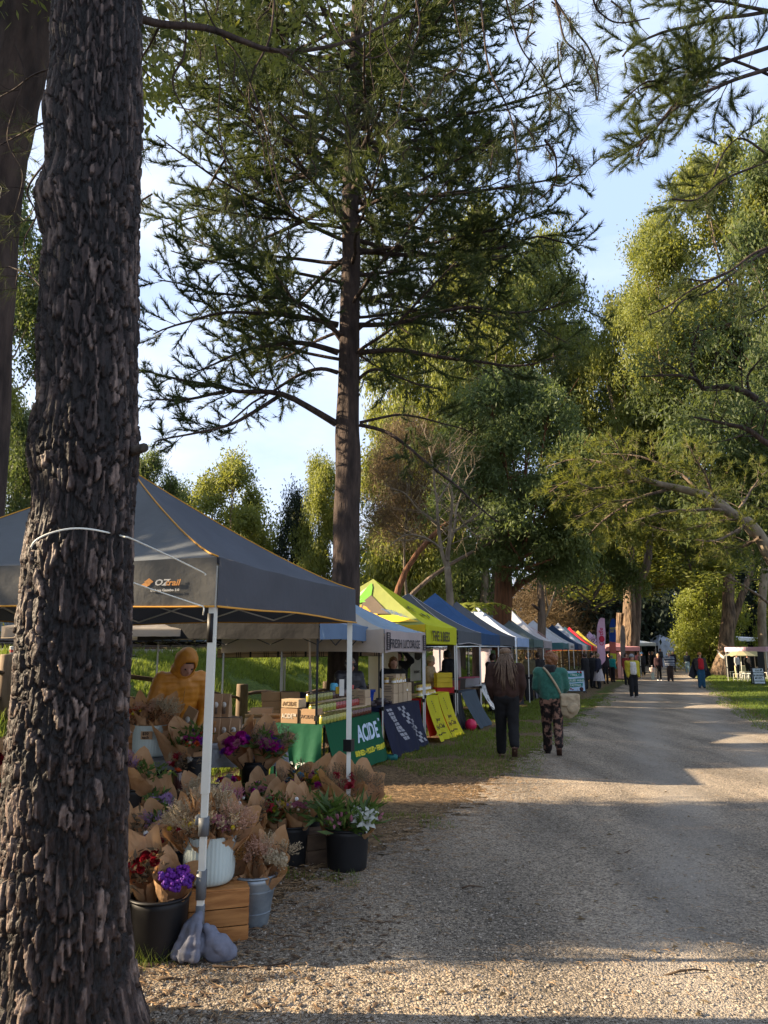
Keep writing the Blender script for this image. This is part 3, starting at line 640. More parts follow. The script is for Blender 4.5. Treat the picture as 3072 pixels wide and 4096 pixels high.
for _ in range(150):
    x_, y_ = rs.choice([(rs.gauss(1150, 170), rs.gauss(60, 75)), (rs.gauss(600, 45), rs.gauss(330, 80)), (rs.gauss(1000, 120), rs.gauss(190, 50)), (rs.gauss(400, 400), rs.gauss(-40, 40))]); cl_.append(tuple(P(x_, y_, 5+rs.random())))
soup('vine_leaves', leaves(np.array(cl_), 9, .07, .085, .036, 1.0), M['euc'], big, k=4, kind='stuff')
obj('bough', mbw, big, mats=M['bark_dk'])
soup('needles', np.concatenate(vv_), M['needle_near'], big, kind='stuff')

# ---------------------------------------------------------------- middle pine, all its boughs
def pine(name, label, base, ztop, trunk_pts, radii, explicit, zs, L_of, seed, nwh=2, tuft=(.155, .0155, 10), mlist=None, sub=26, lvl=1, step=.047):
    rs = random.Random(seed); t = root(name, base, label, 'tree'); mb = MB(); T = []
    tp = [Vector(p) for p in trunk_pts]
    bark_tube('trunk', tp, radii, M['bark_dk'], t, 34, .10, 10, seed, .22)
    tz = [p.z for p in tp]
    def at(z): return V(np.interp(z, tz, [p.x for p in tp]), np.interp(z, tz, [p.y for p in tp]), z)
    for pl, Y0, Y1, w0, ns, sl in explicit:
        ns = int(ns*1.5)
        n = len(pl); pts = wob(curve([P(x, y, Y0+(Y1-Y0)*i/(n-1)) for i, (x, y) in enumerate(pl)], 5), .12, seed)
        branch(mb, T, pts, w0*PXM(Y0, 8)/2, .012, ns, sl, .32, lvl, step, .16, rs=rs)
    z = zs[0]; az = rs.random()*6
    while z < zs[1]:
        for k in range(nwh+(1 if 9.5 < z < 15.5 and nwh > 1 else 0)):
            az += 2.4+rs.uniform(-.4, .4); Lb = L_of(z)*rs.uniform(.7, 1.1); p0 = at(z+rs.uniform(-.15, .15))
            d = V(math.cos(az), math.sin(az), rs.uniform(-.05, .30)).normalized(); q = [p0]
            for j in range(7):
                d = (d+V(rs.gauss(0, .07), rs.gauss(0, .07), rs.gauss(0, .05)-.035+.018*j)).normalized(); q.append(q[-1]+d*Lb/7)
            branch(mb, T, q, .055*Lb/4.5, .012, sub, Lb*.36, .30, lvl, step, .16, rs=rs)
        z += rs.uniform(.30, .5)*(.72 if z > 11.5 else 1)
    obj('branches', mb, t, mats=M['bark_dk'])
    v = tufts([tuple(a) for a, b in T], [tuple(b) for a, b in T], tuft[2], tuft[0], tuft[1], .72)
    soup('foliage', v, M['leaf_dark'], t, kind='stuff')
    return t
TP = [(1362, 3000), (1368, 2700), (1378, 2400), (1388, 2100), (1394, 1850), (1390, 1700), (1397, 1400), (1405, 1000), (1402, 700), (1420, 300), (1430, 0), (1438, -500)]
tpp = [P(x, y, 14.2) for x, y in TP]
EX = [([(1345, 1695), (1130, 1575), (900, 1565), (560, 1480)], 14.2, 13.0, 30, 12, 1.5), ([(900, 1565), (760, 1600), (560, 1610)], 13.3, 13, 16, 8, 1.1), ([(1130, 1575), (960, 1680), (800, 1730), (620, 1765)], 13.8, 12.8, 18, 9, 1.2),
      ([(1350, 1490), (1260, 1480), (1100, 1560), (900, 1700)], 14.2, 13.5, 20, 9, 1.0), ([(1352, 1410), (1200, 1370), (1000, 1400), (780, 1500)], 14.2, 13.3, 28, 12, 1.5), ([(1352, 1300), (1150, 1260), (900, 1250), (600, 1330)], 14.2, 13.2, 28, 13, 1.6),
      ([(1380, 1380), (1290, 1270), (1140, 1190), (900, 1180), (640, 1120)], 14.2, 13.2, 26, 13, 1.6), ([(1440, 1700), (1560, 1735), (1700, 1850), (1850, 1950), (1990, 2090)], 14.2, 13.2, 17, 6, .9),
      ([(1440, 1690), (1600, 1660), (1760, 1690), (1900, 1740)], 14.2, 15, 13, 8, 1.2), ([(1440, 1410), (1600, 1400), (1800, 1430), (2050, 1460), (2250, 1420)], 14.2, 13.5, 24, 14, 1.7), ([(1440, 1300), (1600, 1290), (1850, 1230), (2100, 1250), (2330, 1190)], 14.2, 13.5, 24, 14, 1.7),
      ([(1440, 1200), (1620, 1180), (1800, 1220), (2100, 1290), (2280, 1370)], 14.2, 14.5, 22, 14, 1.6), ([(1435, 1000), (1650, 1020), (1900, 1000), (2150, 960), (2330, 985)], 14.2, 14, 24, 15, 1.7), ([(1435, 870), (1600, 900), (1850, 930), (2020, 900)], 14.2, 14, 22, 12, 1.5),
      ([(1430, 1520), (1500, 1480), (1620, 1530), (1760, 1560)], 14.2, 13.5, 15, 6, 1.0), ([(1420, 1330), (1520, 1270), (1640, 1340)], 14.2, 13.5, 14, 3, .8), ([(1435, 560), (1700, 600), (1900, 560), (2200, 520)], 14.2, 13.8, 22, 14, 1.6), ([(1435, 620), (1700, 560), (2000, 610), (2260, 570)], 14.2, 14.6, 22, 13, 1.5)]
pine('pine_tree', 'tall layered pine rising behind the pickle stall with long dark horizontal boughs', (tpp[0].x, 14.2, .1), 20, tpp, [.31, .28, .265, .25, .235, .225, .20, .185, .165, .145, .12, .09], EX, (7.6, 21), lambda z: np.interp(z, [8, 10, 16, 21], [3.4, 4.6, 4.8, 3.4]), 5, nwh=2)

# pine high on the right, trunk just outside the picture
tpp2 = [V(7.6, 9.4, -.1), V(7.5, 9.4, 3), V(7.45, 9.3, 6), V(7.3, 9.3, 10)]
E2 = [([(3200, 150), (3000, 215), (2880, 265), (2790, 300), (2690, 330), (2560, 365)], 9.2, 8.8, 22, 14, 1.0), ([(3200, 240), (3040, 285), (2900, 330), (2780, 395), (2700, 430), (2560, 590)], 9.2, 8.8, 22, 16, 1.0), ([(2780, 395), (2650, 480), (2560, 640)], 8.9, 8.6, 12, 10, .8),
      ([(3200, 20), (3000, 60), (2800, 90), (2560, 160), (2500, 210)], 9.2, 8.6, 18, 13, .9), ([(3150, 60), (2950, 20), (2700, -40)], 9.2, 8.6, 18, 12, 1.0), ([(3200, 380), (3080, 300), (2900, 240), (2740, 260), (2600, 300)], 9.2, 9.0, 14, 12, .9), ([(2700, 330), (2590, 330), (2500, 400)], 8.9, 8.7, 8, 6, .6),
      ([(3200, 620), (3060, 650), (2900, 720), (2790, 790), (2700, 800)], 9.6, 9.2, 12, 9, .9), ([(3200, 960), (3030, 1010), (2900, 1090), (2740, 1170), (2600, 1260)], 10.0, 9.6, 15, 6, .9), ([(2900, 1090), (2820, 1120), (2740, 1110)], 9.8, 9.6, 8, 3, .6),
      ([(3072, 620), (2950, 560), (2860, 690)], 9.5, 9.2, 10, 6, .7)]
pine('pine_tree', 'pine reaching in from the upper right corner with open needle tufts against the sky', (7.6, 9.4, 0), 10, tpp2, [.24, .22, .2, .16], E2, (8.0, 10.5), lambda z: 2.0, 9, nwh=1, tuft=(.15, .0065, 26), sub=5, step=.05)

# dark fibrous trunk leaning in at the top left
t = root('old_tree', P(-200, 2700, 6.4), 'leaning dark fibrous trunk in the top left corner behind the big pine', 'tree')
bark_tube('trunk', [P(-170, 2800, 6.4)-V(0, 0, .4), P(-80, 1400, 6.4), P(-20, 700, 6.3), P(55, 250, 6.2), P(110, -400, 6.1)], [.30, .24, .22, .28, .30], M['bark_dk'], t, 30, .14, 14, 12, .12)
mb = MB(); T = []
for i, (pl, ns) in enumerate([([(215, 270), (130, 300), (60, 350), (-20, 390)], 4), ([(300, -40), (320, 60), (310, 170), (350, 330), (420, 480)], 3), ([(200, 480), (120, 520), (40, 560), (-40, 600)], 5), ([(190, 640), (110, 760), (150, 860), (100, 980), (170, 1180)], 5), ([(60, 180), (100, 300), (60, 420), (30, 560), (90, 700), (60, 860)], 6), ([(190, 1180), (120, 1100), (40, 1060)], 5), ([(205, 200), (170, 420), (190, 650), (150, 800)], 5)]):
    px_branch(pl, 4.3, 4.6, 9, 4, ns, .32, 0, .09, .2, mb, T, seed=i+70)
obj('branches', mb, t, mats=M['bark_dk'])
soup('foliage', tufts([tuple(a) for a, b in T], [tuple(b) for a, b in T], 16, .15, .003, 1.3, .1), M['needle_near'], t, kind='stuff')

# ---------------------------------------------------------------- leafy trees
GUM = {}
def gum_mesh(key, seed, nl=13, clumps=260, per=18, hh=1.0, leaf=(.025, .0112), droop=.45, lob=.21, spread=.028, skirt=.15, mt='euc'):
    """unit tree crown (about 1 wide, hh tall above z=0) -> (leaf mesh, limb mesh)"""
    rg = np.random.default_rng(seed); rs = random.Random(seed); lobes = []
    for i in range(nl):
        t = (i+.5)/nl; z = hh*(skirt+(1-skirt)*t); a = i*2.4+rs.random(); rad = .40*math.sin(PI*min(1, .22+.78*t*.93))*rs.uniform(.55, 1.1)
        lobes.append((np.array([rad*math.cos(a), rad*math.sin(a), z]), lob*rs.uniform(.65, 1.15)*(1-.25*t)))
    cs = []
    for c, r in lobes:
        n = int(clumps*(r/lob)**2); d = unit(rg.normal(0, 1, (n, 3))); d[:, 2] = np.abs(d[:, 2])*1.15-.45
        nf_ = 1+.75*vn(d[:, 0]*2.3+c[0]*9, d[:, 1]*2.3, d[:, 2]*2.3+c[2]*9, seed)[:, None]; cs.append(c+d*r*1.12*nf_*rg.uniform(.35, 1.05, (n, 1))*np.array([1, 1, .85])-np.array([0, 0, 1])*rg.exponential(.018, (n, 1)))
    cent = np.concatenate(cs)
    v = leaves(cent, per, spread, leaf[0], leaf[1], droop)
    mb = MB(); base = V(0, 0, -.02)
    for c, r in lobes:
        q = Vector(c); z0 = max(.02, q.z*.42-.05); s0 = V(q.x*.06, q.y*.06, z0); mid = s0.lerp(q, .5)+V(q.x*.12, q.y*.12, -.03)
        mb.tube([s0, mid, q], [.008, .0055, .0025], 5, cap=False)
        for k in range(4): mb.tube([q.lerp(mid, .4), q+V(rs.gauss(0, .6), rs.gauss(0, .6), rs.uniform(0, .7))*r], [.003, .0012], 3, cap=False)
    GUM[key] = (tri_mesh('crown', v, np.arange(len(v)).reshape(-1, 4), M[mt], k=4), mb, lobes)
def gum(key, label, px, Y, ytop, wpx, trunk_h=None, rz=0.0, m=None, tr=.22, bark='bark_pale', group=None, yb=None, foot=None, name='gum_tree'):
    top = P(px, ytop, Y); W = wpx*PXM(Y, top.z); g = Hs(top.x, Y); me, lb, lobes = GUM[key]
    hh = max(float(max(c[2]+r*.8 for c, r in lobes)), .1)
    z0 = trunk_h if trunk_h is not None else (top.z-g)*.25
    if yb is not None: z0 = P(px, yb, Y).z-g
    sz = (top.z-g-z0)/hh
    t = root(name, (top.x, Y, g), label, 'tree', group, rz)
    mm = me
    if m:
        pass
    c = obj('crown', mm, t, local=True, kind='stuff')
    if m: c.material_slots[0].link = 'OBJECT'; c.material_slots[0].material = M[m]; c.location = (0, 0, z0); c.scale = (W, W, sz)
    lm = KIDS.setdefault((key, bark, 'l'), lb.mesh('limbs', M[bark])); l = obj('limbs', lm, t, local=True); l.location = (0, 0, z0); l.scale = (W, W, sz)
    lx, ly = 0, 0
    xl_, xr_ = [float(q) for q in pathx(top.y)]
    if px > 2420 and top.x < P(3180, 2600, top.y).x and top.y < 58: lx = P(3200, 2600, top.y).x-top.x
    elif xl_-7 < top.x < xr_+1.5 and top.y < 75: lx = xl_-7.5-top.x
    ca, sa = math.cos(-rz), math.sin(-rz)
    tk = MB(); hT = z0+sz*.5
    pts = [V(lx*(1-(i/7)**3)*ca+.5*math.sin(i*1.3+px)*tr, lx*(1-(i/7)**3)*sa+.5*math.cos(i*1.7+px)*tr, -.3+(hT+.3)*i/7) for i in range(8)]
    tk.tube(curve(pts, 2), list(np.linspace(tr*.9, tr*.25, 15)), 12); obj('trunk', tk, t, local=True, mats=M[bark])
    return t
gum_mesh('A', 3); gum_mesh('B', 8, nl=16, clumps=220, lob=.19, hh=1.0); gum_mesh('C', 15, nl=10, clumps=290, lob=.25, spread=.033)
gum_mesh('D', 21, nl=20, clumps=230, lob=.18, skirt=.03, droop=.8, leaf=(.028, .009), spread=.026)
gum_mesh('E', 33, nl=18, clumps=150, lob=.24, skirt=.02, leaf=(.030, .018), droop=.1, mt='lime')
gum_mesh('F', 44, nl=26, clumps=130, lob=.26, skirt=.0, leaf=(.03, .016), spread=.04, mt='dark_fol')
gum_mesh('G', 52, nl=12, clumps=120, lob=.30, skirt=.0, leaf=(.09, .005), spread=.05, droop=-.6, mt='dry')
GT = [  # mesh, label, px, Y, y top, width px, y of crown bottom, rz, material, trunk r, bark
    ('D', 'hanging gum foliage down the left edge of the picture, sunlit in its lower half', -190, 21, 1150, 700, 2350, .4, 'euc', .25, 'bark_pale'),
    ('A', 'gum crown behind the second trunk at the upper left edge', 30, 27, 640, 560, 1700, 2.0, 'euc_blue', .25, 'bark_pale'),
    ('D', 'dark weeping gum low behind the grey gazebo at the left edge', 60, 34, 1560, 420, 2560, 2.6, 'euc_blue', .25, 'bark_grey'),
    ('A', 'small dark rounded gum between the pine trunk and the yellow green gum', 610, 41, 1780, 330, 2580, 1.0, 'euc_blue', .2, 'bark_grey'),
    ('B', 'yellow green gum with a tall rounded crown above the grey gazebo roof', 925, 43, 1790, 470, 2600, 2.2, 'euc', .2, 'bark_pale'),
    ('C', 'darker gum shoulder on the left of the yellow green gum', 745, 45, 1900, 300, 2600, .3, 'euc_blue', .2, 'bark_grey'),
    ('D', 'yellow green gum just left of the middle pine trunk', 1300, 42, 1800, 300, 2600, 1.4, 'euc', .2, 'bark_pale'),
    ('F', 'dark spiky conifer on the left of the gum beside the middle pine', 1185, 42.5, 1930, 190, 2620, 0, 'dark_fol', .2, 'bark_dk'),
    ('B', 'tall gum with a yellowish dome top behind the right boughs of the middle pine', 1890, 40, 790, 560, 1900, .9, 'euc', .3, 'bark_pale'),
    ('C', 'second dome of tall gum foliage against the sky right of the middle pine', 2150, 42, 870, 420, 1800, 2.9, 'euc', .3, 'bark_pale'),
    ('A', 'gum with its top below the sky gap, right of the tall domed gums', 2300, 44, 1260, 360, 2050, 1.9, 'euc_blue', .25, 'bark_pale'),
    ('D', 'olive drooping gum filling the gap right of the middle pine trunk', 1640, 36, 1230, 520, 2420, 2.5, 'euc', .2, 'bark_pale'),
    ('D', 'drooping gum crown above the reddish stringybark trunk', 2060, 26, 1450, 640, 2290, .2, 'euc_blue', .2, 'bark_red'),
    ('C', 'bluish gum behind the bare pale tree', 1830, 42, 1400, 620, 2500, 3.3, 'euc_blue', .25, 'bark_grey'),
    ('A', 'huge gum on the right with stepped crown against the sky', 2880, 31, 560, 640, 1500, .6, 'euc', .3, 'bark_pale'),
    ('C', 'lower left shoulder of the huge right hand gum', 2600, 33, 830, 360, 1560, 1.7, 'euc', .2, 'bark_pale'),
    ('B', 'gum at the right edge of the picture with dense olive crown', 3120, 27, 420, 540, 1700, 2.6, 'euc_blue', .3, 'bark_pale'),
    ('D', 'drooping olive gum in the middle of the right half', 2500, 38, 1120, 480, 2150, 3.6, 'euc', .2, 'bark_pale'),
    ('D', 'broad drooping gum under the huge right hand gum', 2820, 34, 1150, 740, 2160, 1.2, 'euc_blue', .25, 'bark_grey'),
    ('B', 'olive gum filling the right side above the arching limb', 2690, 42, 1330, 640, 2300, 4.0, 'euc', .25, 'bark_grey'),
    ('C', 'dense gum low at the right edge above the pale trunk', 3040, 40, 1500, 480, 2350, 5.0, 'euc_blue', .25, 'bark_grey'),
    ('B', 'shaded gum between the twin trunk and the stringybark limb', 2330, 43, 1640, 460, 2450, 5.6, 'euc_blue', .25, 'bark_grey'),
    ('F', 'dark conifer mass behind the pale arching limb', 2450, 76, 1750, 560, 2660, .5, 'dark_fol', .4, 'bark_dk'),
    ('F', 'dark conifer closing the path in the distance', 2700, 88, 1900, 460, 2620, 1.5, 'dark_fol', .4, 'bark_dk'),
    ('F', 'dark green understorey tree behind the yellow bee gazebo', 1560, 68, 2090, 380, 2640, 2.0, 'dark_fol', .3, 'bark_dk'),
    ('F', 'dark conifer behind the bunting tree', 3020, 84, 1900, 500, 2620, 2.9, 'dark_fol', .4, 'bark_dk'),
    ('C', 'olive tree behind the blue and grey gazebos', 1730, 70, 2000, 420, 2640, 1.1, 'euc_blue', .3, 'bark_grey'),
    ('F', 'dark tree between the red flag gazebos and the twin trunk', 2360, 78, 2150, 360, 2660, 2.3, 'dark_fol', .3, 'bark_dk'),
    ('E', 'bright lime leafed tree lit by the sun beside the bunting trunk', 2815, 63, 2180, 280, 2660, .3, 'lime', .2, 'bark_grey'),
    ('E', 'lime green leaves glowing behind the arching limb', 2600, 56, 2010, 640, 2360, 1.9, 'cypress', .2, 'bark_grey'),
    ('E', 'ivy covered tree with yellow green leaves at the right edge', 3085, 60, 2200, 170, 2560, 2.4, 'lime', .3, 'bark_lit'),
    ('E', 'green leafy bush behind the pink feather flag', 2400, 78, 2370, 210, 2680, 1.2, 'cypress', .12, 'bark_grey'),
    ('G', 'tangle of dry brown twigs behind the white gazebos', 2130, 62, 2290, 420, 2680, 0, 'dry', .08, 'bark_grey'),
    ('G', 'dry brown thicket behind the red gazebo', 2290, 74, 2330, 300, 2680, 1.5, 'dry', .08, 'bark_grey'),
    ('G', 'mass of bare twigs high behind the middle pine trunk', 1620, 30, 1650, 330, 2150, .8, 'dry', .1, 'bark_pale'),
    ('C', 'olive tree far behind the twin trunk', 2560, 95, 2200, 300, 2660, 2.1, 'cypress', .3, 'bark_grey'),
    ('D', 'gum foliage hanging beside the stringybark side limb', 2280, 25.5, 1850, 300, 2200, 1.1, 'cypress', .15, 'bark_grey'),
]
for g_ in GT: gum(g_[0], g_[1], g_[2], g_[3], g_[4], g_[5], rz=g_[7], m=g_[8], tr=g_[9], bark=g_[10], yb=g_[6])
# far wood closing the view
mb_c = []
rgw = np.random.default_rng(5)
for i in range(46):
    x0 = -70+i*4.6+rgw.uniform(-1, 1); y0 = 100+.25*x0*(x0 > 0)+rgw.uniform(0, 16); n = 110
    d = unit(rgw.normal(0, 1, (n, 3))); hgt = rgw.uniform(9, 17)
    mb_c.append(np.array([x0, y0, Hs(x0, y0)+hgt*.45])+d*np.array([3.6, 3, hgt*.5])*rgw.uniform(.5, 1, (n, 1)))
v = leaves(np.concatenate(mb_c), 9, .55, .95, .5, .3)
tag(soup('far_wood', v, M['dark_fol'], k=4, kind='stuff'))

# unseen trees added left of the view to throw the long shadows
gum_mesh('S', 60, nl=16, clumps=60, per=9, lob=.27, skirt=.0, leaf=(.08, .045), spread=.05, droop=.2, mt='euc')
for i, (x, y, h_, w_, z0) in enumerate([(-8.5, 5.68, 10, 2.15, .1), (-9.5, 7.9, 10, 2.4, .1), (-13, 6.6, 11, 2.8, .1), (-15, 12.9, 8, 2.9, 5.6), (-18, 17.6, 8, 2.6, 6.8), (-22, 22.6, 8, 3.2, 8), (-25, 29, 9, 3.4, 9), (-9.2, 3.75, 5.5, 1.5, 5.2), (-12, .8, 9, 3.4, .2), (-14, -3, 10, 4, .2), (-16, -9, 10, 6, .3), (-30, 37, 9, 4, 11)]):
    z = Hs(x, y); t = root('added_shade_tree', (x, y, z), 'unseen leafy tree added outside the left edge to throw shade into view', 'tree', 'added shade trees outside the left edge', i*1.3)
    me, lb, lobes = GUM['F' if i < 3 else 'S']; c = obj('crown', me, t, local=True, kind='stuff'); c.location = (0, 0, z0); c.scale = (w_, w_, h_)
    tk = MB(); tk.tube([(0, 0, -.2), (0, 0, z0+h_*.5)], [.22, .1], 8); obj('trunk', tk, t, local=True, mats=M['bark_grey'])

for par, (cx0, cy0, cz0), (w_, h_) in ((big, (-1.9, 2.6, 8.6), (7.0, 8)),):      # the crown of the big pine, above the picture
    c = obj('crown', GUM['F'][0], par, local=True, kind='stuff'); c.material_slots[0].link = 'OBJECT'; c.material_slots[0].material = M['leaf_dark']; c.location = V(cx0, cy0, cz0)-par.location; c.scale = (w_, w_, h_)
# ---------------------------------------------------------------- particular trunks
def limb(name, pl, Y0, Y1, ws, m, par, n=16, amp=.08, seed=1, zs=.3, fine=4, flute=0, base_down=0):
    k = len(pl); pts = [P(x, y, Y0+(Y1-Y0)*i/(k-1)) for i, (x, y) in enumerate(pl)]
    if base_down: pts[0].z = Hs(pts[0].x, pts[0].y)-base_down
    return bark_tube(name, pts, [w_*PXM(Y0, p.z)/2 for w_, p in zip(ws, pts)], m, par, n, amp, fine, seed, zs, flute)
t = root('twin_trunk_tree', (G(2500, 2705).x, 50, 0), 'massive twin trunked tree with sunlit tan bark between the market rows', 'tree')
limb('trunk', [(2490, 2712), (2500, 2640), (2512, 2560), (2518, 2450), (2514, 2330), (2520, 2200), (2525, 2000), (2530, 1900)], 50, 50, [92, 66, 60, 50, 38, 34, 28, 20], M['bark_lit'], t, 30, .10, 4, .3, 8, .25, .3)
limb('trunk_fork', [(2535, 2600), (2545, 2500), (2550, 2420), (2552, 2350), (2585, 2270), (2598, 2180), (2610, 2080)], 50.3, 50, [40, 34, 28, 28, 30, 27, 20], M['bark_grey'], t, 22, .08, 8, .3, 6)
limb('broken_stem', [(2488, 2700), (2478, 2600), (2482, 2520), (2484, 2452)], 50.5, 50.2, [46, 40, 36, 34], M['bark_lit'], t, 18, .12, 9, .3, 6)
t = root('bunting_tree', (G(2905, 2690).x, 58, Hs(27, 58)), 'thick trunk with a pale fork and white bunting, right of the path', 'tree')
limb('trunk', [(2902, 2688), (2903, 2660), (2906, 2620), (2904, 2560), (2915, 2480), (2912, 2400), (2915, 2320), (2905, 2200), (2900, 2050)], 58, 58, [104, 76, 60, 58, 54, 44, 42, 38, 28], M['bark_lit'], t, 30, .12, 14, .3, 7, .35, .3)
limb('trunk_fork', [(2912, 2520), (2940, 2460), (2962, 2400), (2985, 2340), (3005, 2280), (3015, 2180)], 58, 57.5, [44, 30, 26, 24, 20, 14], M['bark_lit'], t, 18, .08, 15, .3, 6)
limb('branch', [(2900, 2270), (2840, 2235), (2790, 2220)], 57.8, 56, [9, 7, 4], M['bark_dk'], t, 8); limb('branch', [(2900, 2295), (2830, 2292), (2770, 2300)], 57.8, 56, [8, 6, 3], M['bark_dk'], t, 8)
limb('branch', [(3000, 2320), (3050, 2318), (3090, 2325)], 57.8, 57, [8, 6, 5], M['bark_pale'], t, 8)
t = root('ivy_trunk', (G(3060, 2690).x, 57, Hs(30, 57)), 'pale sunlit trunk at the right edge behind the pink canopy', 'tree')
limb('trunk', [(3062, 2690), (3052, 2600), (3048, 2450), (3056, 2300), (3070, 2100)], 57, 57, [44, 34, 30, 28, 24], M['bark_pale'], t, 20, .1, 17, .3, 6, .2, .3)
t = root('stringybark_tree', (G(2010, 2790).x, 28, 0), 'reddish brown stringybark trunk with a limb curving up right behind the white gazebos', 'tree')
limb('trunk', [(2004, 2800), (2006, 2600), (2010, 2450), (2015, 2360), (2012, 2280), (2002, 2200), (2000, 2060), (2010, 1850)], 28, 28, [86, 76, 74, 72, 60, 38, 24, 4], M['bark_red'], t, 26, .07, 22, .10, 8, .1, .2)
limb('branch', [(2040, 2375), (2090, 2330), (2150, 2295), (2205, 2245), (2240, 2180), (2262, 2085), (2270, 1990)], 28, 27.4, [34, 26, 24, 22, 20, 13, 3], M['bark_red'], t, 14, .06, 23)
limb('branch', [(2262, 2110), (2310, 2060), (2360, 2010), (2420, 1990)], 27.5, 27, [12, 9, 6, 3], M['bark_red'], t, 8)
limb('branch', [(2030, 2340), (2045, 2290), (2052, 2265)], 27.9, 27.7, [14, 11, 9], M['bark_grey'], t, 8)
t = root('bare_pale_tree', (G(1800, 2830).x, 22.5, 0), 'slender pale bare tree with a cloud of fine leafless branches behind the blue gazebos', 'tree')
limb('trunk', [(1806, 2840), (1806, 2600), (1803, 2440), (1795, 2330), (1790, 2270)], 22.5, 22.5, [40, 34, 30, 28, 26], M['bark_pale'], t, 18, .04, 24, base_down=.2)
mb = MB(); T = []; rs = random.Random(4)
for i, pl in enumerate([[(1790, 2275), (1765, 2200), (1752, 2100), (1748, 2000), (1735, 1900), (1710, 1790), (1690, 1700)], [(1792, 2275), (1790, 2200), (1815, 2130), (1830, 2050), (1850, 1950), (1900, 1850)], [(1790, 2240), (1800, 2130), (1810, 2000), (1800, 1870), (1790, 1760)],
                        [(1752, 2100), (1690, 2050), (1620, 1980), (1560, 1960)], [(1748, 2010), (1800, 1930), (1840, 1840)], [(1815, 2130), (1880, 2080), (1950, 2040)], [(1770, 2200), (1700, 2150), (1620, 2140), (1560, 2180)], [(1830, 2050), (1860, 2100), (1930, 2150)], [(1735, 1900), (1780, 1830), (1850, 1780)]]):
    k = len(pl); pts = wob(curve([P(x, y, 22.5+math.sin(i*2)*.9*j/(k-1)) for j, (x, y) in enumerate(pl)], 4), .15, i)
    branch(mb, T, pts, .075 if i < 3 else .04, .012, 16, 1.6, .2, 1, 9, .35, rs=rs, nside=3, flatz=.8)
obj('branches', mb, t, mats=M['bark_pale'])
t = root('grey_stump_tree', (G(2165, 2760).x, 34, 0), 'grey trunk with a broken left branch standing before the dry brown thicket', 'tree')
limb('trunk', [(2165, 2760), (2166, 2600), (2167, 2480), (2165, 2400), (2158, 2330), (2150, 2250)], 34, 34, [36, 33, 31, 28, 22, 12], M['bark_grey'], t, 16, .08, 26, base_down=.2)
limb('branch', [(2160, 2440), (2145, 2430), (2130, 2418)], 34, 33.5, [14, 11, 10], M['bark_dk'], t, 8)
limb('branch', [(2170, 2500), (2195, 2440), (2215, 2380), (2235, 2300)], 34, 33.5, [10, 8, 7, 4], M['bark_pale'], t, 8); limb('branch', [(2195, 2440), (2180, 2370), (2178, 2300)], 34, 33.5, [8, 6, 4], M['bark_pale'], t, 8)
# the pale limb that arches over the path from the right, with flat sprays of cypress foliage
t = root('arching_cypress', P(3300, 2700, 21), 'cypress whose pale limb arches over the path from the right edge', 'tree')
limb('trunk', [(3330, 2860), (3260, 2500), (3130, 2300), (3075, 2215), (3040, 2150), (2990, 2090), (2900, 2040), (2820, 1985), (2720, 1955), (2600, 1925), (2480, 1872)], 21, 20, [90, 70, 56, 50, 46, 44, 38, 34, 27, 19, 11], M['bark_pale'], t, 22, .05, 29, .4, 5)
limb('branch', [(3010, 2140), (2960, 2080), (2890, 2010), (2800, 1962), (2760, 1960)], 20.6, 20.2, [24, 22, 18, 14, 10], M['bark_pale'], t, 12)
mb = MB(); T = []; rs = random.Random(14)
CY = [[(2620, 1925), (2500, 1930), (2380, 1960), (2260, 1990)], [(2480, 1872), (2400, 1850), (2300, 1840), (2180, 1880)], [(2700, 1950), (2560, 1990), (2450, 2010), (2300, 2070)], [(2900, 2040), (2800, 2040), (2640, 2050), (2500, 2080)], [(2960, 2070), (2860, 2090), (2700, 2120), (2560, 2110)],
      [(2800, 1970), (2700, 1880), (2560, 1830), (2400, 1810)], [(2860, 2000), (2820, 1900), (2760, 1800)], [(2600, 1925), (2520, 1860), (2440, 1760)], [(2940, 2060), (3000, 1960), (3060, 1880)], [(2560, 1990), (2440, 2060), (2360, 2130)], [(2990, 2090), (2900, 2150), (2780, 2170)], [(2380, 1960), (2280, 1930), (2200, 1980)], [(3040, 2150), (2960, 2190), (2840, 2200)]]
for i, pl in enumerate(CY):
    k = len(pl); pts = wob(curve([P(x, y, 20.3+math.sin(i*1.7)*1.6*j/(k-1)) for j, (x, y) in enumerate(pl)], 4), .15, i)
    branch(mb, T, pts, .05, .012, 17, 1.25, .12, 1, .16, .12, rs=rs, nside=3, flatz=.18)
obj('branches', mb, t, mats=M['bark_grey'])
soup('foliage', tufts([tuple(a) for a, b in T], [tuple(b) for a, b in T], 13, .20, .022, .9, .05), M['cypress'], t, kind='stuff')
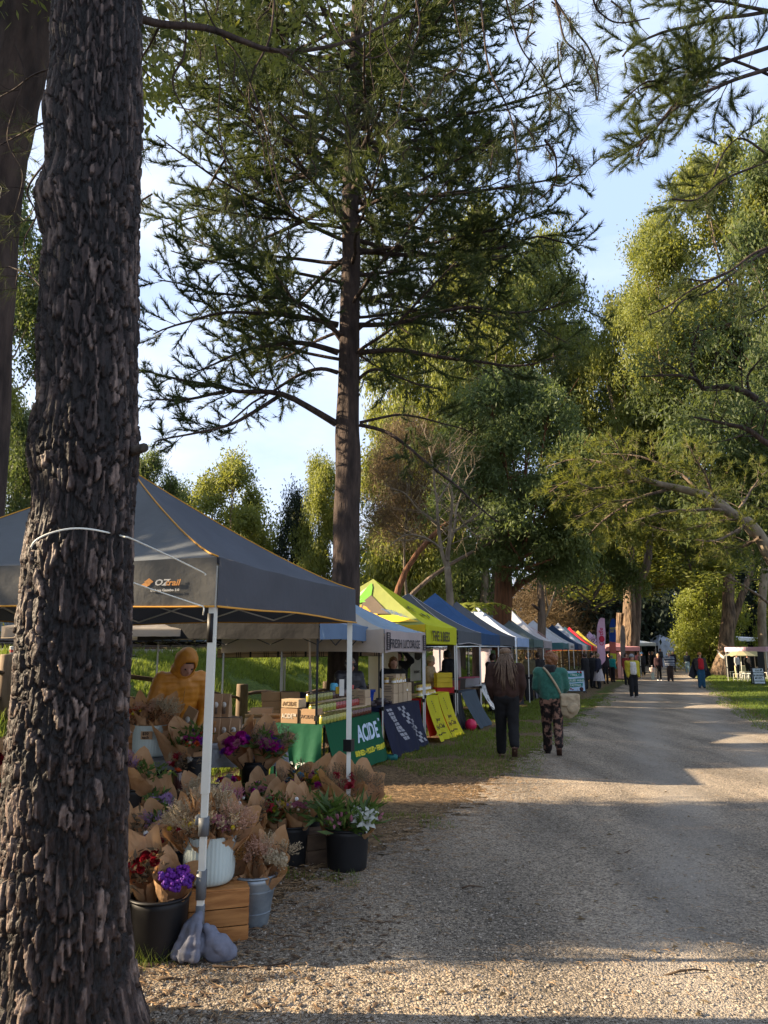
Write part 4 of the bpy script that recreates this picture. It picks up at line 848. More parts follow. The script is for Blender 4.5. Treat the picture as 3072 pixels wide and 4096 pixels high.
# black limbs of a nearer tree crossing the right edge
t = root('overhanging_tree', (9.6, 13.0, 0), 'tree outside the right edge sending black crooked limbs across the gum foliage', 'tree')
mb = MB(); T = []; rs = random.Random(24)
mb.tube(curve([V(9.8, 13, -.1), V(9.5, 13, 3), V(9.2, 13, 6.5)], 5), list(np.linspace(.3, .16, 11)), 12)
for i, (pl, w0) in enumerate([([(3260, 1780), (3072, 1635), (3000, 1580), (2900, 1545), (2810, 1550), (2780, 1520), (2680, 1505), (2570, 1510)], 34), ([(3260, 1860), (3072, 1775), (2990, 1720), (2880, 1690), (2760, 1670)], 34), ([(2800, 1550), (2770, 1470), (2770, 1400), (2800, 1300)], 14), ([(2740, 1510), (2690, 1470), (2640, 1450)], 10), ([(3000, 1580), (2990, 1500), (3050, 1420)], 14), ([(3260, 1560), (3100, 1600), (2980, 1650)], 12),
                              ([(3250, 920), (3072, 1000), (2950, 1080), (2850, 1160), (2730, 1200), (2640, 1300)], 16), ([(3250, 1150), (3100, 1210), (2900, 1300), (2760, 1330)], 10), ([(2990, 1060), (2900, 1180), (2880, 1260)], 8)]):
    k = len(pl); pts = wob(curve([P(x, y, 13-.6*j/(k-1)) for j, (x, y) in enumerate(pl)], 4), .06, i+40)
    branch(mb, T, pts, w0*PXM(13, 6)/2, .012, 12, .9, .3, 1, .3, .1, rs=rs, nside=3, flatz=.7)
obj('limbs', mb, t, mats=M['bark_dk'])
soup('foliage', leaves(np.array([tuple(a) for a, b in T]), 5, .10, .13, .03, .9), M['euc_blue'], t, k=4, kind='stuff')
# tree fern behind the gazebos
t = root('tree_fern', P(1905, 2450, 26), 'tree fern with a flat crown of bright fronds left of the stringybark trunk', 'tree fern')
mb = MB(); c = P(1900, 2440, 26); mb.tube([c-V(0, 0, 3.4), c], [.16, .12], 8); obj('trunk', mb, t, mats=M['bark_dk'])
for i in range(18):
    a = i*2.4; fr = MB(); L_ = 1.15+.3*math.sin(i*3); q = [c+V(math.cos(a)*L_*s, math.sin(a)*L_*s, .35*math.sin(s*2.4)-.35*s*s) for s in np.linspace(0, 1, 9)]
    sd = V(-math.sin(a), math.cos(a), 0)
    for j in range(8):
        for s_ in (-1, 1):
            w_ = .30*math.sin(PI*(j+1.3)/9.6); fr.add([q[j], q[j+1], q[j].lerp(q[j+1], .8)+sd*s_*w_+V(0, 0, -.06)], [(0, 1, 2)])
    obj('frond', fr, t, mats=M['lime'] if i % 3 else M['cypress'], smooth=False)
# ================================================================ gazebos
def gmat(col, tr=.22, **k):
    key = ('g',)+tuple(round(c, 3) for c in col)+(tr,)
    if key not in KIDS: KIDS[key] = fab('gazebo_fabric', col, tr, **k)
    return KIDS[key]
def gazebo(label, A, B, C_, D_, he, hb, hp, roof, val=None, legm='alu', pipe=None, legs='ABCD', legw=.032, group='gazebos lined up along the path', n=10, sag=.05, seed=0, truss=True, legbase=None, roofs=None, vals=None, pexp=1.28, wallm=None, walls='', name='gazebo', tr=.22, tz=.03):
    """A near path corner, B far path corner, C far inner, D near inner; he eave, hb valance bottom, hp peak"""
    P4 = [Vector((p[0], p[1], 0)) for p in (A, B, C_, D_)]; ctr = sum(P4, Vector())/4; g = Hs(ctr.x, ctr.y)
    t = root(name, (ctr.x, ctr.y, g), label, 'gazebo', group)
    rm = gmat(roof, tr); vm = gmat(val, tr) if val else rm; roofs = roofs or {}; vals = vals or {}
    def rp_(i, s, q):
        a, b = P4[i], P4[(i+1) % 4]; e = a.lerp(b, s); p = e.lerp(ctr, q)
        z = he+(hp-he)*q**pexp - sag*math.sin(PI*s)*math.sin(PI*min(1, q*1.3)) - .02*math.sin(PI*s)*(1-q)
        z += .008*mnoise.noise(Vector((s*7+seed, q*5+i*3, seed)))*(1-q)
        return V(p.x, p.y, z)
    nmz = ['near', 'path', 'far', 'back']; order = {0: 'path', 1: 'far', 2: 'back', 3: 'near'}
    for i in range(4):
        mb = MB(); mb.grid(lambda u, v: rp_(i, u, v), n, n); obj('roof_panel', mb, t, mats=gmat(roofs[order[i]], tr) if order[i] in roofs else rm)
        mb = MB(); a, b = P4[i], P4[(i+1) % 4]; out = (a+b)/2-ctr; out.normalize(); ln = (b-a).length
        def vf(u, v):
            p = a.lerp(b, u); z1 = hb+.005*math.sin(u*PI*3+seed)+.03*math.sin(PI*u)*(.5 if seed % 2 else 1)
            z0 = rp_(i, u, 0).z; o_ = .006*math.sin(u*ln*9+seed+v*2)*v + .012
            return V(p.x+out.x*o_, p.y+out.y*o_, z0+(z1-z0)*v)
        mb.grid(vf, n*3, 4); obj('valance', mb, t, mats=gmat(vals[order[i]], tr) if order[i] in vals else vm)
        if pipe:
            mb = MB(); mb.tube([vf(u, 1.0) + out*.004 for u in np.linspace(0, 1, 25)], .008, 4); mb.tube([rp_(i, 0, q)+V(0, 0, .004) for q in np.linspace(0, .97, 14)], .006, 4); obj('piping', mb, t, mats=pipe)
    lm = M[legm] if isinstance(legm, str) else legm
    for k, ch in enumerate('ABCD'):
        if ch not in legs: continue
        p = P4[k].lerp(ctr, .02); b_ = Vector(legbase[ch]) if legbase and ch in legbase else Vector((p.x, p.y, Hs(p.x, p.y)))
        top = V(p.x, p.y, he-.05); mid = b_.lerp(top, .40); mb = MB()
        mb.tube([mid, top], legw*.62, 4); lg = obj('leg', mb, t, mats=lm, smooth=False)
        mb = MB(); mb.tube([b_, mid], legw*.5, 4); mb.box(b_+V(0, 0, .006), (legw*2.2, legw*2.2, .012)); obj('lower_leg', mb, lg, mats=lm, smooth=False)
        if not (legw > .045 and ch == 'A'):
            mb = MB(); mb.box(mid, (legw*1.5, legw*1.5, legw*2.0), Rrow); obj('collar', mb, lg, mats=M['blackplastic'], smooth=False)
    if truss:
        mb = MB()
        for i in range(4):
            a, b = P4[i].lerp(ctr, .03), P4[(i+1) % 4].lerp(ctr, .03); z1, z0 = he-.06, hb+tz
            for k in range(4):
                u0, u1 = k/4, (k+1)/4
                for za, zb in ((z1, z0), (z0, z1)): mb.tube([a.lerp(b, u0)+V(0, 0, za), a.lerp(b, u1)+V(0, 0, zb)], .009, 4)
            mb.tube([P4[i].lerp(ctr, .06)+V(0, 0, he-.1), ctr+V(0, 0, he-.02)], .009, 4); mb.tube([(a+b)/2+V(0, 0, he-.1), ctr+V(0, 0, he-.16)], .009, 4)
            mb.tube([P4[i].lerp(ctr, .5)+V(0, 0, he-.04), ctr+V(0, 0, hp-.12)], .009, 4)
        mb.tube([ctr+V(0, 0, he-.2), ctr+V(0, 0, hp-.03)], .014, 6); obj('truss', mb, t, mats=lm)
    for ch in walls:
        i = 'pfbn'.index(ch); a, b = P4[i].lerp(ctr, .015), P4[(i+1) % 4].lerp(ctr, .015); mb = MB(); nn = (b-a).cross(V(0, 0, 1)).normalized()
        mb.grid(lambda u, v: a.lerp(b, u)+nn*.04*math.sin(u*22+v*3+seed)+V(0, 0, Hs(a.x, a.y)+.05+(hb-.03)*v), 30, 6); obj('side_wall', mb, t, mats=wallm or rm)
    return t
_fonts = {}
def text(body, size, org, xdir, up, m, parent, name='lettering', ext=.0015, bold=.0, align='LEFT', sx=1.0, shear=0.0, warp=None, off=.004):
    cu = bpy.data.curves.new('t', 'FONT'); cu.body = body; cu.size = size; cu.align_x = align; cu.extrude = ext; cu.offset = bold; cu.shear = shear; cu.resolution_u = 2
    o = bpy.data.objects.new('t', cu); me = bpy.data.meshes.new_from_object(o); bpy.data.objects.remove(o); bpy.data.curves.remove(cu)
    x = Vector(xdir).normalized(); u = Vector(up); u = (u-x*u.dot(x)).normalized(); nrm = x.cross(u)
    for v in me.vertices:
        a, b, c = v.co.x*sx, v.co.y, v.co.z
        p = Vector(org)+x*a+u*b+nrm*(c+off)
        if warp: p = warp(a, b, c)
        v.co = p
    me.materials.append(m); return obj(name, me, parent, smooth=False)
def ink(col): 
    k = ('ink',)+tuple(col)
    if k not in KIDS: KIDS[k] = flat('printed_ink', col, .6)
    return KIDS[k]

# ---- the grey gazebo in front
A1, B1 = G(803, 3850), V(-.27, 6.72, 0); C1, D1 = V(-3.15, 7.65, 0), V(-3.95, 5.05, 0)
pipe_o = flat('orange_piping', (.62, .30, .04), .5)
M['gz1'] = fab('slate_gazebo_fabric', (.115, .135, .175), .16, (.20, .16, .13), .62)
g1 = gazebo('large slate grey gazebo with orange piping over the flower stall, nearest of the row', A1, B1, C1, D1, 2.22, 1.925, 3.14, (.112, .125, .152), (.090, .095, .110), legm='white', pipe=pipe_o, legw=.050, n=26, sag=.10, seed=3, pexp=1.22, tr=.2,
            roofs={'near': (.15, .165, .18)}, vals={'near': (.13, .13, .125), 'back': (.13, .13, .125)})  # lighter colours paint sunlit cloth into the near panel and valances
xd = (A1-D1).normalized(); nn = xd.cross(V(0, 0, 1)); op = P(610, 2342, A1.y+.04); 
def onface(px, py):      # point on the near valance
    r = P(px, py, 1.0)-V(0, 0, CAM_H); d0 = D1.copy(); nrm = V(-xd.y, xd.x, 0); tt_ = nrm.dot(A1)/nrm.dot(r); p = V(0, 0, CAM_H)+r*tt_; return p-nrm*.018*(1 if nrm.dot(V(0, 0, 0)-A1) < 0 else -1)
o_ = ink((.72, .33, .10)); w_ = ink((.70, .68, .62))
p0 = onface(622, 2343); p1 = onface(663, 2343); p2 = onface(608, 2367)
text('OZ', .052, p0, xd, (0, 0, 1), w_, g1, bold=.0016, shear=.25, sx=1.25, off=.001, ext=.0006); text('trail', .052, p1+xd*.005, xd, (0, 0, 1), o_, g1, bold=.0012, shear=.25, sx=1.15, off=.001, ext=.0006)
text('Deluxe Gazebo 3.0', .021, p2, xd, (0, 0, 1), w_, g1, bold=.0006, sx=1.15, off=.001, ext=.0006)
mb = MB()
for q, (dx, dz, w1, h1) in enumerate(((0, 0, .020, .010), (.016, .018, .020, .012))):
    c = onface(590, 2335)+xd*dx*1.2+V(0, 0, dz-.008)
    mb.add([c-xd*w1*1.6, c-V(0, 0, h1*1.4)+xd*.004, c+xd*w1*1.5, c+V(0, 0, h1*1.8)], [(0, 1, 2, 3)])
obj('logo', mb, g1, mats=o_, smooth=False)
LP = lambda z: A1.lerp((A1+B1+C1+D1)/4, .02)+V(0, 0, z)
mb = MB()      # black clip at the corner and grey sleeve on the near leg
mb.box(A1+V(-.03, .02, 1.80), (.035, .03, .17)); obj('strap', mb, g1, mats=M['blackplastic'])
mb = MB(); mb.tube([LP(.12), LP(.28)], .030, 4); mb.tube([LP(.31), LP(.46)], .034, 4); obj('leg_sleeve', mb, g1, mats=M['greyplastic'])
kz = P(808, 3310, A1.y).z; mb = MB(); mb.tube([LP(kz-.05), LP(kz+.05)], .036, 4); mb.box(LP(kz+.035)+V(-.035, 0, 0), (.025, .05, .05), bev=.004); obj('height_lock', mb, g1, mats=M['greyplastic'])
# rope from the pine to the gazebo
mb = MB(); rz_ = P(300, 2135, TY-.3).z
Rr = lambda z: float(np.interp(z, zz, R0))+.022
cx_ = lambda z: float(np.interp(z, zz, CX))
def onbark(px, py): x = P(px, py, TY-.25).x; z = P(px, py, TY-.25).z; r = Rr(z); q = max(0., r*r-(x-cx_(z))**2)**.5; return P(px, py, TY-.95*q-.03)
mb.tube(curve([onbark(*q) for q in ((124, 2190), (140, 2165), (180, 2141), (240, 2122), (300, 2114), (360, 2117), (420, 2128), (470, 2140))]+[P(500, 2148, TY-.30), P(532, 2158, TY-.20), P(690, 2230, 3.98), P(812, 2290, A1.y-.06), P(820, 2300, A1.y-.06)], 4), .0045, 5)
mb.tube([P(515, 2325, 3.75), P(600, 2355, 4.0), P(720, 2395, 4.2), P(812, 2425, A1.y-.04), P(816, 2435, A1.y-.05), P(812, 2460, A1.y-.04)], .0045, 5)
tag(obj('guy_rope', mb, mats=M['white']), 'white rope looped round the big pine trunk and tied to the gazebo corner', 'rope')

# ---- the long row
def rowpt(s, d=0): p = Vector((0.0, 12.05, 0))+ROWD*s+ROWN*d; return V(p.x, p.y, Hs(p.x, p.y))
def rowgaz(label, s, roof, val=None, L_=2.32, dp=3.0, he=2.16, hb=1.86, hp=3.05, **k):
    return gazebo(label, rowpt(s), rowpt(s+L_), rowpt(s+L_, dp), rowpt(s, dp), he, hb, hp, roof, val, **k)
cream = (.52, .44, .34)
g = V(-1.0, 10.4, 0)
gazebo('cream canopy seen from below behind the near flower gazebo', G(1236, 3085), V(-.62, 11.9, 0), V(-4.6, 12.4, 0), V(-5.2, 10.2, 0), 2.02, 1.86, 2.75, (.50, .43, .35), legm='alu', legs='A', n=8, seed=2, tr=.35, legbase={'A': G(1252, 3060)})
gazebo('black gazebo with a low dark underside on the left beyond the orange jacket', V(-1.75, 13.1, 0), V(-1.45, 15.2, 0), V(-4.7, 15.6, 0), V(-5.6, 13.2, 0), 2.05, 1.82, 2.55, (.012, .012, .014), legm='alu', n=8, seed=4, tr=.0)
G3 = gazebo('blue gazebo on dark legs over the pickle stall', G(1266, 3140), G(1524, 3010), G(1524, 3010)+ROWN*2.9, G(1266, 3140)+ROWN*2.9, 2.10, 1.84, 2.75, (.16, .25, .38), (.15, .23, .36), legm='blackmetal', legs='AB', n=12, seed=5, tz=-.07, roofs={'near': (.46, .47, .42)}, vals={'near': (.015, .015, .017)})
tart = mat('tartan_cloth', (.60, .43, .30), .8, (.52, .36, .25), scale=3, trans=.3)
# tartan strip hung along the back of the pickle stall
t0, t1 = P(870, 2596, 14.4), P(1532, 2588, 14.4); hs_ = .17; ts = root('tartan_bunting', (t0+t1)/2, 'cream and black tartan cloth strip hung along the back of the pickle stall', 'cloth')
mb = MB(); mb.grid(lambda u, v: t0.lerp(t1, u)+V(0, .02*math.sin(u*50), -hs_*v), 60, 1); obj('cloth', mb, ts, mats=tart)
mb = MB()
for i in range(12):
    u = .03+i*.083
    for k in range(3 if i % 2 else 1):
        uu_ = u+k*.012; wd = .012 if i % 2 == 0 else .004
        mb.add([t0.lerp(t1, uu_)+V(0, -.03, 0), t0.lerp(t1, uu_+wd)+V(0, -.03, 0), t0.lerp(t1, uu_+wd+.006*(i % 2))+V(0, -.03, -hs_), t0.lerp(t1, uu_+.006*(i % 2))+V(0, -.03, -hs_)], [(0, 1, 2, 3)])
for zf in (.0, .55, .95): mb.add([t0+V(0, -.032, -hs_*zf), t1+V(0, -.032, -hs_*zf), t1+V(0, -.032, -hs_*(zf+.05)), t0+V(0, -.032, -hs_*(zf+.05))], [(0, 1, 2, 3)])
obj('stripe', mb, ts, mats=ink((.02, .018, .018)), smooth=False)

R_ = []
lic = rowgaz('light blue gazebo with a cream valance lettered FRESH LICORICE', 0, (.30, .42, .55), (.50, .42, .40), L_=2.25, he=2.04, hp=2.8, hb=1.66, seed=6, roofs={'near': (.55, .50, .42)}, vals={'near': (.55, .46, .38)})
a, b = rowpt(0), rowpt(2.25); ro = -ROWN
text('FRESH LICORICE', .205, a+ro*.03+ROWD*.20+V(0, 0, 1.745), ROWD, (0, 0, 1), ink((.03, .025, .03)), lic, bold=.002, sx=1.0*1.85/ (1.62*1.05))
for s_ in (.03, 2.03):
    mb = MB(); c = a+ro*.04+ROWD*(s_+.08)+V(0, 0, 1.85)
    for dz, w2 in ((.13, .15), (-.13, .15)): mb.box(c+V(0, 0, dz), (.015, w2, .02), Rrow)
    for k in range(6): mb.box(c+V(0, 0, .09-k*.036), (.015, .10+.03*(k % 2), .012), Rrow)
    for dx in (-.07, .07): mb.box(c+ROWD*dx, (.015, .012, .26), Rrow)
    obj('emblem', mb, lic, mats=ink((.03, .025, .03)), smooth=False)
text('FRESH', .26, rowpt(.55, .12)+V(0, 0, 2.30), ROWD, ROWN*1.5+V(0, 0, .85), ink((.62, .66, .70)), lic, bold=.003, off=.02)
text('LICO', .22, rowpt(.75, .0)+V(0, 0, 2.25), ROWD, ROWN*1.5+V(0, 0, .85), ink((.62, .66, .70)), lic, off=.03)
# yellow bees gazebo
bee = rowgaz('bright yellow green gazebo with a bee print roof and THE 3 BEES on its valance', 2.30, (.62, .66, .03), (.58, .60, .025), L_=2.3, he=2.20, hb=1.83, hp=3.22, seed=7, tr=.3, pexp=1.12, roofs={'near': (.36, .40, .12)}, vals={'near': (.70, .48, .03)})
text('THE 3 BEES', .27, rowpt(2.62, -.04)+V(0, 0, 1.90), ROWD, (0, 0, 1), ink((.06, .05, .01)), bee, bold=.007, sx=.98)
c0 = [rowpt(2.30), rowpt(4.6), rowpt(4.6, 3.0), rowpt(2.30, 3.0)]; cc = sum(c0, Vector())/4
def onroof(i, s, q, he, hp, px=1.12, lift=.03):
    a_, b_ = c0[i], c0[(i+1) % 4]; p = a_.lerp(b_, s).lerp(V(cc.x, cc.y, 0), q); return V(p.x, p.y, he+(hp-he)*q**px-.05*math.sin(PI*s)*math.sin(PI*min(1, q*1.3))+lift)
def patch(pts2, i, m, name='printed_bee', lift=.03):
    mb = MB(); n_ = len(pts2); c_ = (sum(p[0] for p in pts2)/n_, sum(p[1] for p in pts2)/n_)
    vs_ = [onroof(i, c_[0], c_[1], 2.20, 3.22, lift=lift)]
    for rr in (.5, 1.0): vs_ += [onroof(i, c_[0]+(p[0]-c_[0])*rr, c_[1]+(p[1]-c_[1])*rr, 2.20, 3.22, lift=lift) for p in pts2]
    mb.add(vs_, [(0, 1+k, 1+(k+1) % n_) for k in range(n_)]+[(1+k, 1+n_+k, 1+n_+(k+1) % n_, 1+(k+1) % n_) for k in range(n_)]); return obj(name, mb, bee, mats=m)
def ell(cx, cy, rx, ry, n_=14, a0=0, jit=0): return [(cx+rx*(1+jit*math.sin(k*5))*math.cos(2*PI*k/n_)*math.cos(a0)-ry*math.sin(2*PI*k/n_)*math.sin(a0), cy+rx*math.cos(2*PI*k/n_)*math.sin(a0)+ry*(1+jit*math.sin(k*7))*math.sin(2*PI*k/n_)*math.cos(a0)) for k in range(n_)]
# i=3 is the near side: s 0 = inner corner, 1 = path corner
patch([(.02, .05), (.98, .05), (.86, .22), (.62, .26), (.4, .20), (.12, .18)], 3, ink((.85, .52, .03)), 'printed_band', .022)
patch([(.50, .30), (.80, .26), (.72, .52), (.60, .66), (.48, .55)], 3, ink((.13, .10, .07)), 'printed_shade', .026)
patch([(.36, .50), (.60, .56), (.62, .8), (.52, .90), (.40, .8)], 3, ink((.16, .42, .05)), 'printed_leaf', .024)
patch([(.10, .28), (.34, .34), (.44, .62), (.46, .85), (.30, .70)], 3, ink((.55, .60, .40)), 'printed_leaf', .023)
patch(ell(.45, .34, .17, .12, 16, 0, .12), 3, ink((.62, .32, .05)), lift=.032)
patch(ell(.44, .31, .10, .06, 12), 3, ink((.12, .07, .03)), lift=.038); patch(ell(.60, .22, .10, .05, 12, .5), 3, ink((.72, .40, .06)), lift=.036)
for k in range(3): patch(ell(.56+.04*k, .24-.01*k, .012, .05, 8, .3), 3, ink((.08, .04, .02)), lift=.041)
for (sx_, qy, w3, h3, a3) in ((.32, .42, .13, .02, .3), (.42, .38, .04, .05, 0), (.50, .45, .10, .018, -.4), (.62, .30, .06, .04, .2), (.72, .26, .10, .015, .5)):
    patch(ell(sx_, qy, w3, h3, 10, a3), 0, ink((.07, .09, .01)), 'printed_bee', .03)

# s, label, roof colour, valance colour, options
ROW = [
    (4.72, 'dark grey gazebo next beyond the yellow bee gazebo', (.10, .11, .125), None, dict(hp=3.10, legm='alu', pipe=flat('white_piping', (.6, .55, .55), .5))),
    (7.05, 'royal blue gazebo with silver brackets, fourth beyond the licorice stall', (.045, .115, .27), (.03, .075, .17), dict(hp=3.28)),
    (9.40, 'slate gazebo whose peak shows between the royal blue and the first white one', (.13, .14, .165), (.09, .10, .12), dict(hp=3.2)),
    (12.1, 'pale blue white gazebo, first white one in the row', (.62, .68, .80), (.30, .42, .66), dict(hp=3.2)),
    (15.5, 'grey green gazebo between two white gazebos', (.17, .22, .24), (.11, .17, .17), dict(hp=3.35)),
    (18.0, 'white gazebo with a faint pink mandala print on its side', (.70, .70, .74), (.30, .28, .30), dict(hp=3.50)),
    (24.2, 'white gazebo with a dark teal valance', (.68, .70, .76), (.06, .16, .18), dict(hp=3.25)),
    (26.8, 'white valanced gazebo with small grey lettering', (.66, .68, .72), (.60, .60, .60), dict(hp=3.2)),
    (31.3, 'navy gazebo beyond the two white valances', (.035, .075, .16), None, dict(hp=3.3)),
    (34.0, 'light sky blue gazebo behind the navy one', (.55, .62, .76), (.62, .60, .60), dict(hp=3.5)),
    (37.6, 'dark teal gazebo in front of the red one', (.03, .08, .12), None, dict(hp=3.4)),
    (40.2, 'vivid red gazebo with a red valance', (.75, .035, .06), (.60, .02, .03), dict(hp=3.45)),
    (43.0, 'brown gazebo beside the red one', (.22, .15, .10), None, dict(hp=3.3)),
    (46.0, 'mustard yellow gazebo beyond the red one', (.62, .48, .08), None, dict(hp=3.4)),
    (56.5, 'pink lilac gazebo with a high peak', (.68, .46, .66), (.66, .62, .68), dict(hp=3.6)),
    (61.0, 'white gazebo beyond the pink lilac one', (.70, .68, .70), None, dict(hp=3.5)),
    (66.0, 'cream gazebo behind the feather flags', (.64, .58, .42), None, dict(hp=3.5)),
]
for i, (s, lb, rc, vc, kw) in enumerate(ROW): 
    far = s > 20; kw['L_'] = 2.32
    rowgaz(lb, s, rc, vc, n=7 if far else 10, seed=i+10, truss=not far, legm=kw.pop('legm', 'alu' if i % 2 else 'blackmetal'), **kw)
# small printing on the far valances
wl = [o for o in bpy.data.objects if o.get('label', '').startswith(('white valanced', 'white gazebo with a faint', 'vivid red'))]
text('GOURMET FUDGE', .17, rowpt(27.0, -.05)+V(0, 0, 1.93), ROWD, (0, 0, 1), ink((.15, .15, .17)), wl[1], bold=.003)
mb = MB(); c = rowpt(19.15, .35)+V(0, 0, 2.42); up_ = (ROWN*1.5+V(0, 0, 1.15)).normalized(); nr = ROWD.cross(up_)
for k in range(5): mb.add([c+nr*.05+ROWD*(.16+.13*k)*math.cos(q)*1.1+up_*(.10+.075*k)*math.sin(q) for q in np.linspace(0, 2*PI, 24, endpoint=False)]+[c+nr*.05+ROWD*(.12+.13*k)*math.cos(q)*1.1+up_*(.075+.075*k)*math.sin(q) for q in np.linspace(0, 2*PI, 24, endpoint=False)], [(j, (j+1) % 24, 24+(j+1) % 24, 24+j) for j in range(24)])
obj('printed_mandala', mb, wl[0], mats=ink((.45, .25, .25)))
# side walls and inner partitions of pale cloth
def cloth_wall(label, p, q, z0, z1, col, seed=1, folds=30, amp=.03):
    p, q = Vector(p), Vector(q); nn_ = (q-p).cross(V(0, 0, 1)).normalized(); mb = MB()
    mb.grid(lambda u, v: p.lerp(q, u)+nn_*amp*math.sin(u*folds+v*2+seed)+V(0, 0, z0+(z1-z0)*v-p.z), 40, 6); o = obj('side_wall', mb, mats=gmat(col, .35)); return tag(o, label, 'tent wall')
cloth_wall('cream cloth wall hanging behind the standing stallholder in black', V(P(1475, 2700, 17).x, 17, 0), V(P(1592, 2700, 17.6).x, 17.6, 0), .35, 1.85, (.62, .54, .42), 2, 12)
cloth_wall('white cloth wall at the back beyond the green tea towel', rowpt(12.5, 2.8), rowpt(16.0, 2.8), .1, 1.85, (.66, .58, .62), 3)
cloth_wall('long pale pink cloth wall behind the woman with curly hair', rowpt(18.2, 2.7), rowpt(26.4, 2.7), .1, 1.85, (.68, .58, .62), 4)
cloth_wall('red stall wall inside the far gazebos', rowpt(31.2, 2.2), rowpt(36.8, 2.2), .1, 1.85, (.45, .10, .08), 5)
cloth_wall('pink side curtain next to the twin trunk', V(P(2474, 2700, 49).x, 49, 0), V(P(2492, 2700, 48).x, 48, 0), .1, 1.75, (.60, .38, .38), 6)

# tents across the end of the path and on the right
def sq(cx, cy, w2, d2, rot=0):
    ca, sa = math.cos(rot), math.sin(rot); return [V(cx+ca*a_-sa*b_, cy+sa*a_+ca*b_, 0) for a_, b_ in ((w2/2, -d2/2), (w2/2, d2/2), (-w2/2, d2/2), (-w2/2, -d2/2))]
def tent(label, px, Y, w2, ytop, he, roof, walls='n', rot=0, val=None, wall=None, n=6, **k):
    z = P(px, ytop, Y).z; x = P(px, 2600, Y).x; c4 = sq(x, Y, w2, w2, rot); g_ = Hs(x, Y)
    t = gazebo(label, *c4, he+g_, he+g_-.28, z, roof, val, truss=False, n=n, seed=int(px) % 7, walls=walls, wallm=gmat(wall or roof, .3), group='tents at the far end of the path', **k); return t
tent('pink striped canopy next to the twin trunk', 2462, 50, 2.2, 2570, 2.1, (.62, .30, .30), '', .35, legm='white')
tent('small white tent just right of the twin trunk', 2545, 66, 2.4, 2558, 2.25, (.70, .74, .76), '', .2, legm='white')
tent('large pale blue white tent with a creased side wall right of the twin trunk', 2642, 72, 3.0, 2538, 2.15, (.58, .64, .76), 'np', .35, roofs={'path': (.62, .25, .22)}, legm='white')
tent('tent with a green and white striped roof behind the pale blue tent', 2612, 80, 3.2, 2514, 2.4, (.06, .32, .22), '', .5, roofs={'near': (.66, .70, .68)}, legm='white')
tent('dark green tent peeping up behind the striped one', 2600, 90, 3.2, 2520, 2.3, (.03, .07, .06), '', .2)
tent('pink canopy cut by the right edge of the picture', 3110, 45, 4.2, 2588, 2.05, (.72, .48, .55), '', .1, legm='white')
tent('white marquee top showing behind the bunting trunk', 2945, 72, 4.5, 2545, 2.6, (.70, .70, .68), '', .3, legm='white')
tent('pale grey marquee behind the burger stall', 2985, 76, 4, 2560, 2.5, (.55, .60, .62), '', .0, legm='white')
# ================================================================ people
def remesh(name, mb, vox, m, sm=6, wr=0.0, ws=9.0, seed=0):
    """one continuous skin over overlapping shapes"""
    me = mb.mesh('tmp', m); o = bpy.data.objects.new('tmp', me); COL.objects.link(o)
    r = o.modifiers.new('r', 'REMESH'); r.mode = 'VOXEL'; r.voxel_size = vox; r.use_smooth_shade = True
    s_ = o.modifiers.new('s', 'SMOOTH'); s_.factor = .5; s_.iterations = sm
    dg = bpy.context.evaluated_depsgraph_get(); out = bpy.data.meshes.new_from_object(o.evaluated_get(dg)); out.name = name
    bpy.data.objects.remove(o); bpy.data.meshes.remove(me)
    if wr:
        n = len(out.vertices); co = np.empty(n*3, np.float32); out.vertices.foreach_get('co', co); co = co.reshape(-1, 3); no = np.empty(n*3, np.float32); out.vertices.foreach_get('normal', no); no = no.reshape(-1, 3)
        f = 1-2*np.abs(fbm(co[:, 0]*ws*.6, co[:, 1]*ws*.6, co[:, 2]*ws, seed, 2)); co = co+no*(f*wr)[:, None]; out.vertices.foreach_set('co', co.astype(np.float32).ravel()); out.update()
    out.materials.clear(); out.materials.append(m); out.polygons.foreach_set('use_smooth', [True]*len(out.polygons)); return out
def cap_(mb, a, b, ra, rb, n=10, flat=1.0, R=None):
    a, b = Vector(a), Vector(b); d = b-a; L_ = max(d.length, 1e-4); q = d.to_track_quat('Z', 'Y').to_matrix()
    prof = [(ra*math.sin(t), -ra*math.cos(t)) for t in (.05, .5, 1.0, 1.57)]+[(rb*math.cos(t), L_+rb*math.sin(t)) for t in (0, .5, 1.0, 1.52)]
    mb.lathe(prof, a, n, q, capt=True)
def ellip(mb, c, r, R=None, n=12, m=8): mb.ball(c, 1.0, n, m, R, r)
CL = {}
def cloth(col, kind='plain'):
    k = (tuple(col), kind)
    if k not in CL:
        if kind == 'fleece': CL[k] = mat('fleece_cloth', col, .95, tuple(c*.7 for c in col), scale=30, bump=.4, bscale=90, bdist=.01, sheen=.2)
        elif kind == 'puffer': CL[k] = mat('quilted_nylon', col, .5, tuple(c*.85 for c in col), scale=10, spec=.4)
        elif kind == 'floral': CL[k] = mat('printed_cloth', col, .9, (.012, .008, .008), scale=11, lo=.50, hi=.60, detail=4)
        elif kind == 'hair': CL[k] = mat('hair', col, .6, tuple(c*.4 for c in col), scale=60, stretch=(1, 1, .3), spec=.4)
        else: CL[k] = mat('cloth', col, .9, tuple(c*.72 for c in col), scale=14, bump=.2, bscale=40, bdist=.01)
    return CL[k]
BLK = (.012, .012, .014)
